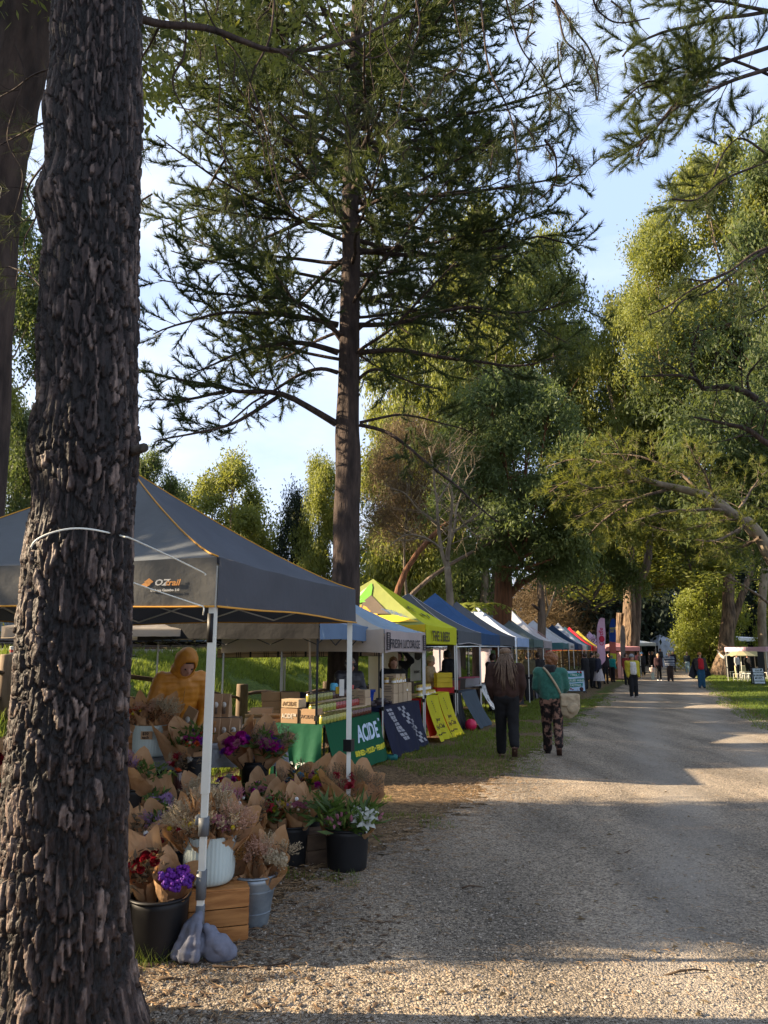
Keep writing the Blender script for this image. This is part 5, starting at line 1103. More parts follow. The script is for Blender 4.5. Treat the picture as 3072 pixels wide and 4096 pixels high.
def person(label, x, y, h=1.68, face=0.0, top=BLK, topk='plain', legs=BLK, legk='plain', hair=(.05, .03, .02), skin=(.47, .26, .18), shoes=(.02, .02, .02), lean=0.0, leana=None, la=None, ra=None, ll=.0, rl=.0, hat=None, hood=False,
           hairlen='short', long_=0.0, skirt=None, bulk=1.0, vox=None, z=None, head_tilt=0.0, group=None, extra=None, lift_r=0.0, cat='person', stripe=None, vest=None, far=False, headturn=0.0, sitz=0.0, collar=None):
    """face: direction faced, degrees clockwise from +Y (0 walks away from the camera). la/ra: (elbow, hand) in body frame, units of height: x right, y forward, z up"""
    gz = Hs(x, y) if z is None else z; t = root('person', (x, y, gz), label, cat, group, -math.radians(face)); s = h
    vox = vox or (.016 if y < 14 else (.024 if y < 30 else .034))
    n = 10 if y < 14 else 8
    ly, lx_ = math.sin(lean), 0.0; lc = math.cos(lean)
    def up(px_, py_, pz_):           # bend the upper body about the hips
        zz_ = pz_-.52
        if zz_ > 0: return V(px_, py_*lc+zz_*ly, .52+zz_*lc-py_*ly)*s
        return V(px_, py_, pz_)*s
    sk = mat('skin', skin, .6, tuple(c*.8 for c in skin), scale=12) if tuple(skin) != (.47, .26, .18) else M['skin']
    shL, shR = up(-.105*bulk, 0, .815), up(.105*bulk, 0, .815); hipL, hipR = V(-.055, 0, .52)*s, V(.055, 0, .52)*s
    lw, rw = (la or ((-.135, .0, .64), (-.13, .05, .50))), (ra or ((.135, .0, .64), (.13, .05, .50)))
    eL, hL = up(*lw[0]), up(*lw[1]); eR, hR = up(*rw[0]), up(*rw[1])
    def leg(hx, sw, lift):
        kn = V(hx, .012+sw*.5+max(lift, 0)*.1, .285+.02*abs(sw))*s; an = V(hx*1.05, sw, .045+max(0, lift))*s
        if sw < -.05: kn.y = (.02+sw*.35)*s
        return kn, an
    kL, aL = leg(-.055, ll, 0); kR, aR = leg(.055, rl, lift_r)
    hc = up(0, .012+math.sin(head_tilt)*.05, .925-abs(math.sin(head_tilt))*.02); 
    # body: one continuous skin
    b = MB(); cap_(b, up(0, 0, .84), hc-V(0, 0, .03)*s, .034*s, .032*s, n)
    Rh = Matrix.Rotation(-headturn, 3, 'Z') @ Matrix.Rotation(-lean*.6-head_tilt, 3, 'X')
    ellip(b, hc, (.046*s, .056*s, .066*s), Rh); ellip(b, hc+Rh @ V(0, .016, -.028)*s, (.034*s, .040*s, .036*s), Rh)
    if not far:
        ellip(b, hc+Rh @ V(0, .060, -.008)*s, (.0085*s, .014*s, .016*s), Rh, 6, 5)
        for q in (-1, 1): ellip(b, hc+Rh @ V(.047*q, 0, -.006)*s, (.006*s, .014*s, .018*s), Rh, 6, 5)
    cap_(b, up(0, 0, .56), up(0, 0, .78), .052*s, .055*s, n); cap_(b, shL, shR, .03*s, .03*s, n)
    for sh, el, hd in ((shL, eL, hL), (shR, eR, hR)): cap_(b, sh, el, .026*s, .020*s, n); cap_(b, el, hd, .020*s, .014*s, n); 
    for hp_, k_, a_ in ((hipL, kL, aL), (hipR, kR, aR)): cap_(b, hp_, k_, .045*s, .030*s, n); cap_(b, k_, a_, .030*s, .020*s, n)
    if far or y > 18:
        for el, hd in ((eL, hL), (eR, hR)): d = (hd-el).normalized(); cap_(b, hd, hd+d*.05*s, .017*s, .014*s, 6)
    body = obj('body', remesh('body', b, vox*(1.2 if y > 14 else 1), sk, 3), t, local=True)
    if y <= 18 and not far:      # hands with five fingers
        for el, hd, sd in ((eL, hL, -1), (eR, hR, 1)):
            d = (hd-el).normalized(); a_ = d.cross(V(0, 0, 1)) if abs(d.z) < .9 else V(0, 1, 0); a_.normalize(); hb_ = MB(); pl = hd+d*.035*s
            q = d.to_track_quat('Z', 'Y').to_matrix(); cap_(hb_, hd-d*.01*s, hd+d*.045*s, .016*s, .020*s, 8)
            ax = q @ V(1, 0, 0); ay = q @ V(0, 1, 0)
            for k in range(4):
                p0 = hd+d*.05*s+ax*(k-1.5)*.0095*s; p1 = p0+d*(.022-.002*abs(k-1.5))*s+ay*.006*s; p2 = p1+d*.016*s+ay*.014*s; hb_.tube([p0-d*.015*s, p0, p1, p2], [.0055*s, .0052*s, .0048*s, .0038*s], 5)
            p0 = hd+d*.015*s+ax*sd*-.015*s; hb_.tube([p0, p0+(d*.018-ax*sd*.012)*s, p0+(d*.038-ax*sd*.012+ay*.01)*s], [.0065*s, .006*s, .0045*s], 5)
            obj('hand', remesh('hand', hb_, .0042*s, sk, 1), t, local=True)
        fm = KIDS.setdefault('eye', flat('eye_dark', (.02, .015, .012), .3)); f = MB()
        for q in (-1, 1): f.ball(hc+Rh @ V(.018*q, .050, .002)*s, .0055*s, 6, 5)
        obj('eyes', f, t, local=True, mats=fm); f = MB(); c = hc+Rh @ V(0, .055, -.034)*s
        f.tube([c+Rh @ V(q*.013, -.003*abs(q)*2, 0)*s for q in (-1, -.4, .4, 1)], [.001*s, .0028*s, .0028*s, .001*s], 5); obj('mouth', f, t, local=True, mats=KIDS.setdefault('lip', flat('lips', (.30, .09, .07), .5)))
    # trousers
    b = MB()
    for hp_, k_, a_ in ((hipL, kL, aL), (hipR, kR, aR)):
        cap_(b, hp_, k_, .056*s*bulk, .042*s*bulk, n); cap_(b, k_, a_+V(0, 0, .012)*s, .042*s*bulk, .036*s*bulk, n)
    cap_(b, V(-.035, 0, .545)*s, V(.035, 0, .545)*s, .068*s*bulk, .068*s*bulk, n)
    obj('trousers', remesh('trousers', b, vox*1.3, cloth(legs, legk), 3, .006*s, 8, int(x*10)), t, local=True)
    # shoes
    for a_, lf in ((aL, 0), (aR, lift_r)):
        sh_ = MB(); q = Matrix.Rotation(-lf*9, 3, 'X'); c = a_+q @ V(0, .035, -.024)*s
        ellip(sh_, c, (.028*s, .072*s, .024*s), q, 10, 7); cap_(sh_, a_+V(0, 0, .01)*s, a_+q @ V(0, .0, -.02)*s, .027*s, .030*s, 8)
        so = obj('shoe', remesh('shoe', sh_, vox*.85, cloth(shoes), 1), t, local=True)
        if y < 30: sb = MB(); sb.box(c+q @ V(0, 0, -.016)*s, (.052*s, .142*s, .014*s), q, bev=.004); obj('sole', sb, so, local=True, mats=cloth((.10, .05, .035)))
    # jacket
    b = MB(); cap_(b, up(-.03, 0, .58), up(-.045*bulk, 0, .76), .074*s*bulk, .070*s*bulk, n); cap_(b, up(.03, 0, .58), up(.045*bulk, 0, .76), .074*s*bulk, .070*s*bulk, n)
    cap_(b, shL-V(0, 0, .01)*s, shR-V(0, 0, .01)*s, .044*s*bulk, .044*s*bulk, n); cap_(b, up(0, 0, .62), up(0, 0, .79), .078*s*bulk, .068*s*bulk, n)
    if topk != 'vest':
        for sh, el, hd in ((shL, eL, hL), (shR, eR, hR)): cap_(b, sh, el, .040*s*bulk, .034*s*bulk, n); cap_(b, el, hd, .034*s*bulk, .025*s*bulk, n)
    if long_: 
        for q in (-.05, .05): cap_(b, up(q, 0, .58), V(q*1.1, .0, .56-long_)*s, .078*s*bulk, .085*s*bulk, n)
    if collar: ellip(b, up(0, -.01, .855), (.062*s, .062*s, .035*s))
    pf = topk == 'puffer'
    jk = obj('jacket', remesh('jacket', b, vox*1.15, cloth(top, topk), 3 if not pf else 2, .007*s if not pf else .004*s, 7, int(y*7)), t, local=True)
    if pf:      # quilting: pinch the surface in rings
        me = jk.data; nn_ = len(me.vertices); co = np.empty(nn_*3, np.float32); me.vertices.foreach_get('co', co); no = np.empty(nn_*3, np.float32); me.vertices.foreach_get('normal', no); co = co.reshape(-1, 3); no = no.reshape(-1, 3)
        ph = co[:, 2]/.062*PI+co[:, 0]*1.0; co += no*(.006*np.abs(np.sin(ph+.5*np.sin(co[:, 0]*14)))**.6-.003+.004*vn(co[:, 0]*30, co[:, 1]*30, co[:, 2]*18))[:, None]; me.vertices.foreach_set('co', co.ravel()); me.update()
    if stripe:
        me = jk.data; me.materials.append(cloth(stripe)); zc_ = [p.center.z for p in me.polygons]; me.polygons.foreach_set('material_index', [1 if (z_/(.055*s)) % 1 < .35 else 0 for z_ in zc_])
    if vest:
        b = MB(); cap_(b, up(-.02, .034, .585), up(-.02, .032, .775), .076*s, .074*s, n); cap_(b, up(.02, .034, .585), up(.02, .032, .775), .076*s, .074*s, n); ellip(b, up(0, .014, .80), (.06*s, .05*s, .03*s)); obj('vest', remesh('vest', b, vox, cloth(vest, 'plain'), 2), t, local=True)
    if skirt is not None:
        col, z0, z1, wd = skirt; b = MB(); b.lathe([(.085*s, z0*s), (.10*s, (z0*.8+z1*.2)*s), (wd*s, z1*s)], (0, 0, 0), 36, rib=lambda a_, z_: 1+.06*math.sin(a_*12), capb=False); obj('skirt', b, t, local=True, mats=cloth(col))
    # hair, hat, hood
    if hood:
        b = MB(); ellip(b, hc+Rh @ V(0, -.012, .008)*s, (.064*s, .070*s, .082*s), Rh); ellip(b, hc+Rh @ V(0, -.02, -.06)*s, (.068*s, .062*s, .05*s), Rh)
        hm = remesh('hood', b, vox, cloth(top, topk), 2, .003*s, 12, 3)
        import bmesh as _bm
        bm = _bm.new(); bm.from_mesh(hm); iq = Rh.inverted(); kill = [v for v in bm.verts if (lambda q: q.y > .030*s and (q.x/(.040*s))**2+((q.z+.004*s)/(.050*s))**2 < 1)(iq @ (v.co-hc))]
        _bm.ops.delete(bm, geom=kill, context='VERTS'); bm.to_mesh(hm); bm.free()
        ho = obj('hood', hm, t, local=True); so_ = ho.modifiers.new('thick', 'SOLIDIFY'); so_.thickness = .012
    if hair is not None and not hood:
        b = MB(); ellip(b, hc+Rh @ V(0, -.012, .012)*s, (.054*s, .058*s, .064*s), Rh)
        if hairlen == 'long': cap_(b, hc+Rh @ V(0, -.03, 0)*s, hc+Rh @ V(0, -.035, -.12)*s, .045*s, .035*s, 8)
        if hairlen == 'bob': ellip(b, hc+Rh @ V(0, -.018, -.03)*s, (.058*s, .045*s, .05*s), Rh)
        if hairlen == 'bun': ellip(b, hc+Rh @ V(0, -.055, .045)*s, (.025*s, .025*s, .025*s), Rh)
        if hairlen == 'tail': cap_(b, hc+Rh @ V(0, -.05, .01)*s, hc+Rh @ V(.01, -.07, -.05)*s, .02*s, .012*s, 8)
        if hairlen == 'curly':
            rs = random.Random(9)
            for _ in range(46):
                d_ = Vector((rs.gauss(0, 1), rs.gauss(-.25, 1), rs.gauss(.45, .8))).normalized(); ellip(b, hc+Rh @ V(d_.x*.052, d_.y*.055-.012, d_.z*.056+.018)*s, (.021*s,)*3, None, 6, 5)
        hm = remesh('hair', b, min(vox, .018) if hairlen != 'curly' else .010, cloth(hair, 'hair'), 0 if hairlen == 'curly' else 1, .006*s, 45, 5); me = hm
        co = np.empty(len(me.vertices)*3, np.float32); me.vertices.foreach_get('co', co); co = co.reshape(-1, 3); iq = np.array(Rh.inverted()); lq = (co-np.array(hc)) @ iq.T/s
        face_ = (lq[:, 1] > .022) & (lq[:, 2] < .030); lq[:, 1] = np.where(face_, .022, lq[:, 1]); co = (lq*s) @ np.array(Rh).T+np.array(hc); me.vertices.foreach_set('co', co.astype(np.float32).ravel()); me.update()
        obj('hair', hm, t, local=True)
    if hat:
        col, kd = hat; b = MB()
        if kd == 'beanie': b.lathe([(.0555*s, 0), (.058*s, .014*s), (.056*s, .03*s), (.045*s, .056*s), (.022*s, .072*s), (.002*s, .075*s)], hc+Rh @ V(0, -.006, .018)*s, 16, Rh); b.lathe([(.060*s, 0), (.061*s, .02*s)], hc+Rh @ V(0, -.006, .012)*s, 16, Rh)
        elif kd == 'pom': b.lathe([(.0555*s, 0), (.058*s, .02*s), (.048*s, .05*s), (.02*s, .07*s)], hc+Rh @ V(0, -.006, .018)*s, 14, Rh); b.ball(hc+Rh @ V(0, -.01, .10)*s, .020*s)
        elif kd == 'cap': b.lathe([(.056*s, 0), (.056*s, .02*s), (.04*s, .048*s), (.002*s, .055*s)], hc+Rh @ V(0, -.004, .018)*s, 14, Rh); b.box(hc+Rh @ V(0, .07, .02)*s, (.08*s, .06*s, .006*s), Rh)
        elif kd == 'band': b.lathe([(.057*s, 0), (.060*s, .012*s), (.057*s, .026*s)], hc+Rh @ V(0, -.006, .004)*s, 16, Rh)
        obj('hat', b, t, local=True, mats=cloth(col, 'fleece'))
    if extra: extra(t, s, hc, up, Rh, dict(hL=hL, hR=hR, shL=shL, shR=shR, eL=eL, eR=eR))
    return t
def gp(px, py): return G(px, py)
HOLD = dict(la=((-.145, .04, .66), (-.06, .15, .68)), ra=((.145, .04, .66), (.06, .15, .68)))

# ---- two walkers in front, seen from behind
def dreads(t, s, hc, up, Rh, J):
    rs = random.Random(3); hm = cloth((.17, .11, .07), 'hair')
    for i in range(26):
        a = -1.5+3.0*i/25; p = hc+V(math.sin(a)*.045, -.045*math.cos(a*.6)-.008, .012)*s; L_ = rs.uniform(.20, .34) if abs(a) < 1.2 else rs.uniform(.1, .2); sp = math.sin(a)*.022+rs.gauss(0, .006)
        pts = [p+V(sp*k*.5+rs.gauss(0, .003), -.045*math.sin(min(k, 3)/3*1.5)-.012, -L_*k/5)*s for k in range(6)]
        mb = MB(); mb.tube(pts, [.0065*s, .006*s, .0058*s, .0055*s, .005*s, .003*s], 5); obj('dreadlock', mb, t, local=True, mats=hm)
    mb = MB(); mb.lathe([(.058*s, -.008*s), (.063*s, .004*s), (.058*s, .016*s)], hc+V(0, -.008, .006)*s, 16); obj('headband', mb, t, local=True, mats=cloth((.30, .22, .16)))
    mb = MB(); ellip(mb, hc+V(0, -.02, .045)*s, (.055*s, .055*s, .035*s)); obj('knotted_hair', remesh('k', mb, .014, cloth((.24, .15, .09), 'hair'), 1, .006, 30, 2), t, local=True)
p = gp(2040, 3030)
person('tall walker seen from behind with long tied dreadlocks, brown jacket and loose black trousers', p.x-.03, p.y, 1.74, face=8, top=(.045, .022, .016), legs=(.010, .010, .011), skin=(.25, .14, .09), hair=(.12, .08, .05), shoes=(.34, .24, .15), bulk=1.2, ll=.09, rl=-.15, lift_r=.075,
       la=((-.150, -.01, .66), (-.125, .07, .54)), ra=((.150, -.01, .66), (.125, .07, .54)), extra=dreads, vox=.015)
p = gp(2215, 3022)
W2 = person('walker from behind with curly reddish hair, green fleece, black scarf and patterned trousers', p.x, p.y, 1.66, face=14, top=(.028, .125, .095), topk='fleece', legs=(.22, .12, .085), legk='floral', hair=(.26, .11, .045), hairlen='curly', shoes=(.016, .014, .014), bulk=1.16, ll=.08, rl=-.14, lift_r=.06, headturn=-.9,
       la=((-.150, .02, .66), (-.10, .12, .60)), ra=((.150, .02, .66), (.10, .10, .58)), vox=.015,
       extra=lambda t, s, hc, up, Rh, J: obj('scarf', remesh('scarf', (lambda b: (ellip(b, up(0, -.01, .855), (.068*s, .068*s, .035*s)), ellip(b, up(0, -.045, .825), (.055*s, .035*s, .035*s)), b)[-1])(MB()), .014, cloth(BLK, 'fleece'), 2, .006, 20, 2), t, local=True))
mb = MB(); cb = V(p.x+.27, p.y-.10, .80); canvas = cloth((.40, .32, .21))
ellip(mb, cb, (.17, .07, .20)); mb.box(cb+V(0, -.02, .10), (.30, .12, .18)); bagr = root('shoulder_bag', cb, 'beige canvas shoulder bag on the hip of the walker in green', 'bag')
obj('bag_body', remesh('bag', mb, .014, canvas, 2, .016, 10, 4), bagr); mb = MB(); ellip(mb, cb+V(.04, -.08, -.03), (.10, .04, .09)); obj('pocket', remesh('pocket', mb, .012, canvas, 2, .008, 14, 4), bagr)
mb = MB(); mb.tube(curve([cb+V(-.12, -.02, .14), V(p.x+.06, p.y-.185, 1.12), V(p.x-.07, p.y-.14, 1.34), V(p.x-.12, p.y-.03, 1.42), V(p.x-.08, p.y+.08, 1.38)], 4), .021, 5, flat=.35); obj('strap', mb, bagr, mats=canvas)

# ---- stallholders
def orange_extra(t, s, hc, up, Rh, J):
    mb = MB(); mb.box(up(.045, .082, .745), (.036, .006, .018)); obj('chest_badge', mb, t, local=True, mats=flat('badge_blue', (.05, .10, .25), .6))
    mb = MB(); mb.tube([up(0, .088, .60), up(0, .095, .70), up(0, .086, .80)], .004, 4); obj('zip', mb, t, local=True, mats=flat('zip_brown', (.35, .16, .03), .5))
    b = MB(); ellip(b, hc+Rh @ V(0, .026, .040)*s, (.040*s, .022*s, .018*s), Rh, 8, 6); obj('fringe', b, t, local=True, mats=cloth((.03, .018, .012), 'hair'))
pj = V(P(715, 2800, 7.6).x, 7.6, 0)
person('stallholder in a hooded orange puffer jacket bending over the paper bags', pj.x-.06, pj.y+.02, 1.78, face=146, top=(.52, .21, .022), topk='puffer', legs=(.02, .02, .025), hood=True, lean=.40, head_tilt=.42, bulk=1.04, collar=1, la=((-.150, .05, .66), (-.10, .17, .58)), ra=((.16, .06, .66), (.06, .17, .56)), extra=orange_extra, vox=.013)
pb = V(P(1190, 2800, 12.6).x, 12.6, 0)
person('blond stallholder in a black puffer bent far forward behind the stacked boxes', pb.x+.22, pb.y, 1.66, face=-95, top=(.018, .022, .028), topk='puffer', legs=BLK, hair=(.50, .33, .17), hairlen='tail', lean=1.45, head_tilt=.1, bulk=1.15, la=((-.10, .10, .72), (-.07, .17, .72)), ra=((.10, .10, .72), (.07, .17, .72)), vox=.016)
ps = V(P(1395, 2800, 12.6).x, 12.6, 0)
person('grey haired seller in dark puffer and sunglasses holding a red cup behind the jars', ps.x-.02, ps.y, 1.60, face=150, top=(.02, .018, .022), topk='puffer', hair=(.38, .32, .26), hairlen='bun', hat=((.03, .03, .035), 'band'), lean=.10, head_tilt=.18, bulk=1.15, la=((-.15, .05, .66), (-.05, .15, .68)), ra=((.15, .05, .66), (.03, .15, .66)), vox=.016,
       extra=lambda t, s, hc, up, Rh, J: obj('sunglasses', (lambda b: (b.box(hc+Rh @ V(-.02, .056, .002)*s, (.034*s, .006*s, .020*s), Rh), b.box(hc+Rh @ V(.02, .056, .002)*s, (.034*s, .006*s, .020*s), Rh), b.box(hc+Rh @ V(0, .058, .006)*s, (.02*s, .004*s, .004*s), Rh), b)[-1])(MB()), t, local=True, mats=M['blackplastic']))
c = V(ps.x+.06, ps.y-.24, 1.10); mb = MB(); mb.lathe([(.028, -.05), (.036, .05), (.034, .05), (.027, -.045)], c, 14); tag(obj('cup', mb, mats=flat('red_paper_cup', (.55, .10, .09), .6)), 'small red cup in the hands of the seller with sunglasses', 'cup')
p5 = V(P(1572, 2800, 14.6).x, 14.6, 0)
person('auburn haired woman in black packing jars behind the licorice stall', p5.x, p5.y, 1.60, face=165, top=BLK, hair=(.22, .09, .04), hairlen='bob', skin=(.55, .30, .20), head_tilt=.25, bulk=1.1, **HOLD, vox=.017)
p6 = V(P(1728, 2800, 17.0).x, 17.0, 0)
person('seller in a beige fleece coat and pale beanie behind the honey jars', p6.x-.05, p6.y, 1.60, face=110, top=(.36, .25, .14), topk='fleece', hair=(.30, .2, .12), hat=((.45, .38, .28), 'beanie'), long_=.18, bulk=1.2, head_tilt=.2, **HOLD, vox=.018)
q = rowpt(6.3, 1.9); person('person in black raising both arms under the dark grey gazebo', q.x, q.y, 1.72, face=200, la=((-.20, .02, .86), (-.10, .05, .98)), ra=((.20, .02, .86), (.10, .05, .98)), bulk=1.2, vox=.02)
q = rowpt(7.6, .9); person('bearded customer in a black jacket leaning to look at the crates', q.x, q.y, 1.76, face=-60, hair=(.03, .02, .015), lean=.14, head_tilt=.3, bulk=1.25, vox=.02, **HOLD)
q = rowpt(9.6, -.15); person('person in black with a black beanie between the walkers and the white gazebo', q.x, q.y, 1.72, face=-70, hat=(BLK, 'beanie'), bulk=1.2, vox=.02)
q = rowpt(10.3, .4); person('dark figure partly behind the beanie wearer under the white gazebo', q.x, q.y, 1.66, face=-40, bulk=1.15, top=(.03, .02, .02), vox=.022)
q = rowpt(15.4, .2); person('shopper in an olive jacket at the white gazebo left of the mulled wine board', q.x, q.y, 1.70, face=-30, top=(.085, .07, .035), hair=(.06, .04, .02), bulk=1.2)
q = rowpt(17.0, .1); person('dark shopper just left of the mulled wine board', q.x, q.y, 1.70, face=-20, top=(.02, .018, .02), bulk=1.15)
# ---- the crowd along the path (photo pixel of the feet, height in photo pixels)
CR = [
 (2345, 2757, 'stout shopper in a long black coat right behind the mulled wine board', dict(long_=.22, bulk=1.3, face=-50)),
 (2372, 2752, 'bearded man in black facing the camera behind the mulled wine board', dict(face=150, bulk=1.25, hair=(.03, .02, .02), hat=(BLK, 'beanie'))),
 (2398, 2755, 'woman in a navy top and long pale pleated skirt', dict(face=-60, top=(.015, .018, .035), skirt=((.42, .38, .38), .56, .22, .16), bulk=1.15, hair=(.3, .22, .15))),
 (2424, 2735, 'shopper with a red scarf among the dark coats', dict(face=170, top=(.03, .02, .025), hair=(.2, .1, .05), hat=((.4, .03, .03), 'band'))),
 (2452, 2728, 'older woman in a bright teal and blue jacket', dict(face=60, top=(.02, .30, .29), bulk=1.2, hair=(.35, .28, .22), h=1.58)),
 (2536, 2792, 'smiling woman in an open yellow raincoat, white vest and grey beanie', dict(face=178, top=(.46, .38, .035), legs=(.012, .012, .014), vest=(.62, .58, .54), hat=((.26, .27, .30), 'beanie'), shoes=(.45, .38, .34), h=1.62, bulk=1.22, hair=(.03, .02, .015), ll=.01, rl=.02)),
 (2510, 2742, 'person in a red and dark jacket mostly behind the yellow raincoat', dict(face=160, top=(.22, .03, .03), bulk=1.1)),
 (2572, 2704, 'man in black with a bright blue beanie walking towards the camera', dict(face=180, hat=((.10, .25, .48), 'pom'), top=(.015, .017, .022), bulk=1.2, ll=.05, rl=-.04)),
 (2556, 2700, 'pair of legs and pink top beside the blue beanie', dict(face=170, top=(.25, .10, .12))),
 (2638, 2724, 'woman in a plaid scarf and black clothes with white trainers', dict(face=180, top=(.05, .025, .03), hair=(.45, .32, .2), shoes=(.6, .58, .55), h=1.66)),
 (2683, 2727, 'white haired man in a navy and white striped jumper', dict(face=182, top=(.03, .045, .09), stripe=(.42, .45, .50), legs=(.05, .035, .03), hair=(.62, .55, .42), h=1.74, bulk=1.2, ll=.04, rl=-.03)),
 (2697, 2698, 'man in a dark coat half hidden behind the striped jumper', dict(face=175, top=(.02, .022, .04), hair=(.5, .45, .4))),
 (2627, 2690, 'couple member in grey behind the plaid scarf woman', dict(face=170, top=(.08, .08, .09), hat=((.12, .10, .10), 'beanie'))),
 (2646, 2688, 'dark haired walker behind the plaid scarf woman', dict(face=170, top=(.04, .04, .045))),
 (2753, 2700, 'walker from behind in a dark jacket and pale blue jeans', dict(face=10, top=(.018, .028, .035), legs=(.25, .38, .46), shoes=(.5, .45, .45), hair=(.25, .17, .1), hat=((.3, .25, .2), 'pom'), h=1.62, ll=.04, rl=-.05)),
 (2808, 2755, 'woman in a red quilted vest, orange beanie and flapping dark cape', dict(face=182, top=(.045, .035, .035), vest=(.45, .02, .03), legs=(.02, .075, .14), hat=((.42, .19, .05), 'beanie'), shoes=(.02, .02, .02), h=1.70, bulk=1.15, ll=.03, rl=-.01, cape=1)),
 (2718, 2652, 'distant figure in a long brown coat', dict(face=170, top=(.06, .03, .02), long_=.2)),
 (2745, 2645, 'distant walker in olive', dict(face=170, top=(.09, .08, .05))),
 (2737, 2630, 'distant walker in black seen against the tree shade', dict(face=0)),
 (2783, 2628, 'distant walker in grey with pale trousers', dict(face=20, top=(.08, .07, .06), legs=(.45, .42, .38))),
 (2796, 2630, 'distant walker in black beside the pale trousers', dict(face=20)),
 (2600, 2672, 'standing shopper in black by the pale blue tent', dict(face=-90)),
 (2612, 2670, 'second dark shopper by the pale blue tent', dict(face=-100, hair=(.3, .2, .1))),
 (2585, 2684, 'shopper in dark clothes in front of the small white tent', dict(face=-80)),
 (2548, 2676, 'dark coated shopper under the small white tent', dict(face=-60)),
 (2524, 2690, 'tall dark man between the twin trunk and the white tent', dict(face=120, h=1.80)),
 (2478, 2700, 'shopper in a pink jacket by the far stalls', dict(face=60, top=(.35, .18, .18), h=1.6)),
 (2440, 2712, 'dark shopper by the flags', dict(face=-60)),
]
DY = {2718: 85, 2745: 92, 2737: 118, 2783: 112, 2796: 118}
for px_, py_, lb, kw in CR:
    q = G(px_, py_) if px_ not in DY else V(P(px_, 2600, DY[px_]).x, DY[px_], 0)
    if px_ in (2600, 2612): q = V(P(px_, 2650, 58+(px_ % 3)).x, 58+(px_ % 3), 0)
    cape = kw.pop('cape', None)
    ex = None
    if cape:
        def ex(t, s, hc, up, Rh, J):
            b = MB(); b.grid(lambda u, v: V(-.16+.32*u+(u-.5)*.30*v, -.06-.09*math.sin(PI*u)-.05*v*math.sin(u*14), .82-.50*v+.04*v*math.cos(u*12))*s, 16, 6); o_ = obj('cape', b, t, local=True, mats=cloth((.03, .03, .04))); so_ = o_.modifiers.new('thick', 'SOLIDIFY'); so_.thickness = .01
    person(lb, q.x, q.y, kw.pop('h', 1.68), far=q.y > 24, extra=ex, **kw)
q = G(2612, 2722)
person('toddler in a pale snowsuit and grey beanie on the path', q.x, q.y, .92, face=175, top=(.50, .42, .38), legs=(.30, .42, .45), hat=((.22, .22, .24), 'beanie'), far=True, bulk=1.5, vox=.03, cat='child')
# ================================================================ flower stall
def bucket(label, c, r1, r0, h, m='blackplastic', name='bucket', rim=True, ring=0, tagc=None, cat='bucket', group=None):
    c = Vector(c); t = root(name, c, label, cat, group); mb = MB()
    prof = [(r0*.96, 0), (r0, .006)]
    for k in range(1, 9):
        z = h*k/8; r = r0+(r1-r0)*k/8
        prof.append((r, z))
    prof += [(r1-.006, h), (r1-.012, h-.01), (r0*.93, .012), (.001, .012)]
    mb.lathe(prof, c, 30); obj('shell', mb, t, mats=M[m])
    if ring:
        for f_ in (.30, .72): rr_ = r0+(r1-r0)*f_; mb = MB(); mb.lathe([(rr_-.001, h*f_-.004), (rr_+.004, h*f_-.002), (rr_+.004, h*f_+.002), (rr_-.001, h*f_+.004)], c, 30, capb=False); obj('hoop', mb, t, mats=M[m], smooth=False)
    if rim: mb = MB(); mb.lathe([(r1-.008, h-.006), (r1+.008, h-.006), (r1+.009, h+.004), (r1-.006, h+.008)], c, 30, capb=False); obj('rim', mb, t, mats=M[m])
    return t
def ribpot(label, c, r, h, sign=None):
    c = Vector(c); t = root('ribbed_pot', c, label, 'flower pot', 'pale ribbed pots'); mb = MB(); n = 160
    rib = lambda a, z: 1-.022*abs(math.sin(a*20))*(1 if z > .012 else .3)
    prof = [(r*.70, 0), (r*.82, .006), (r*.91, .020), (r*.96, .042), (r*.985, .085)]+[(r*(.985+.015*k/6), .10+(h-.10)*k/6) for k in range(1, 7)]
    mb.lathe(prof, c, n, rib=rib); mb.lathe([(r, h), (r*.955, h+.002), (r*.94, h-.02), (r*.9, h*.4), (.001, h*.4)], c, n, capb=False); obj('pot_wall', mb, t, mats=M['pot']); return t
def crate(label, c, w_, d_, h, rz=0, m='woodcrate', slats=3, open_=False, hand=True, name='wooden_crate', gap=.006, top=True):
    c = Vector(c); t = root(name, c, label, 'crate'); R = Matrix.Rotation(rz, 3, 'Z'); sh = (h-gap*(slats-1))/slats; th = .013
    for k in range(slats):
        z = sh/2+k*(sh+gap)
        for (x, y, a, b) in ((0, -d_/2, w_, th), (0, d_/2, w_, th), (-w_/2, 0, th, d_-th), (w_/2, 0, th, d_-th)):
            if open_ and y < 0: continue
            mb = MB()
            if hand and k == 0 and x > 0:      # the end slat with a hand hole
                for yy_, l2 in ((-d_*.33, d_*.32), (d_*.33, d_*.32)): mb.box(c+R @ V(x, yy_*1.0, z), (a, l2, sh), R)
                mb.box(c+R @ V(x, 0, z+sh*.36), (a, d_*.36, sh*.28), R); mb.box(c+R @ V(x, 0, z-sh*.30), (a, d_*.36, sh*.40), R)
            else: mb.box(c+R @ V(x, y, z), (a, b, sh), R, bev=.0015)
            obj('slat', mb, t, mats=M[m], smooth=False)
    for k in range(4 if top else 1):
        mb = MB(); zz_ = h+.005 if top else .006
        if top: mb.box(c+R @ V(0, -d_/2+d_*(k+.5)/4, zz_), (w_+.01, d_/4-.003, .011), R, bev=.0015)
        else: mb.box(c+R @ V(0, 0, zz_), (w_, d_, .01), R)
        obj('board', mb, t, mats=M[m], smooth=False)
    return t
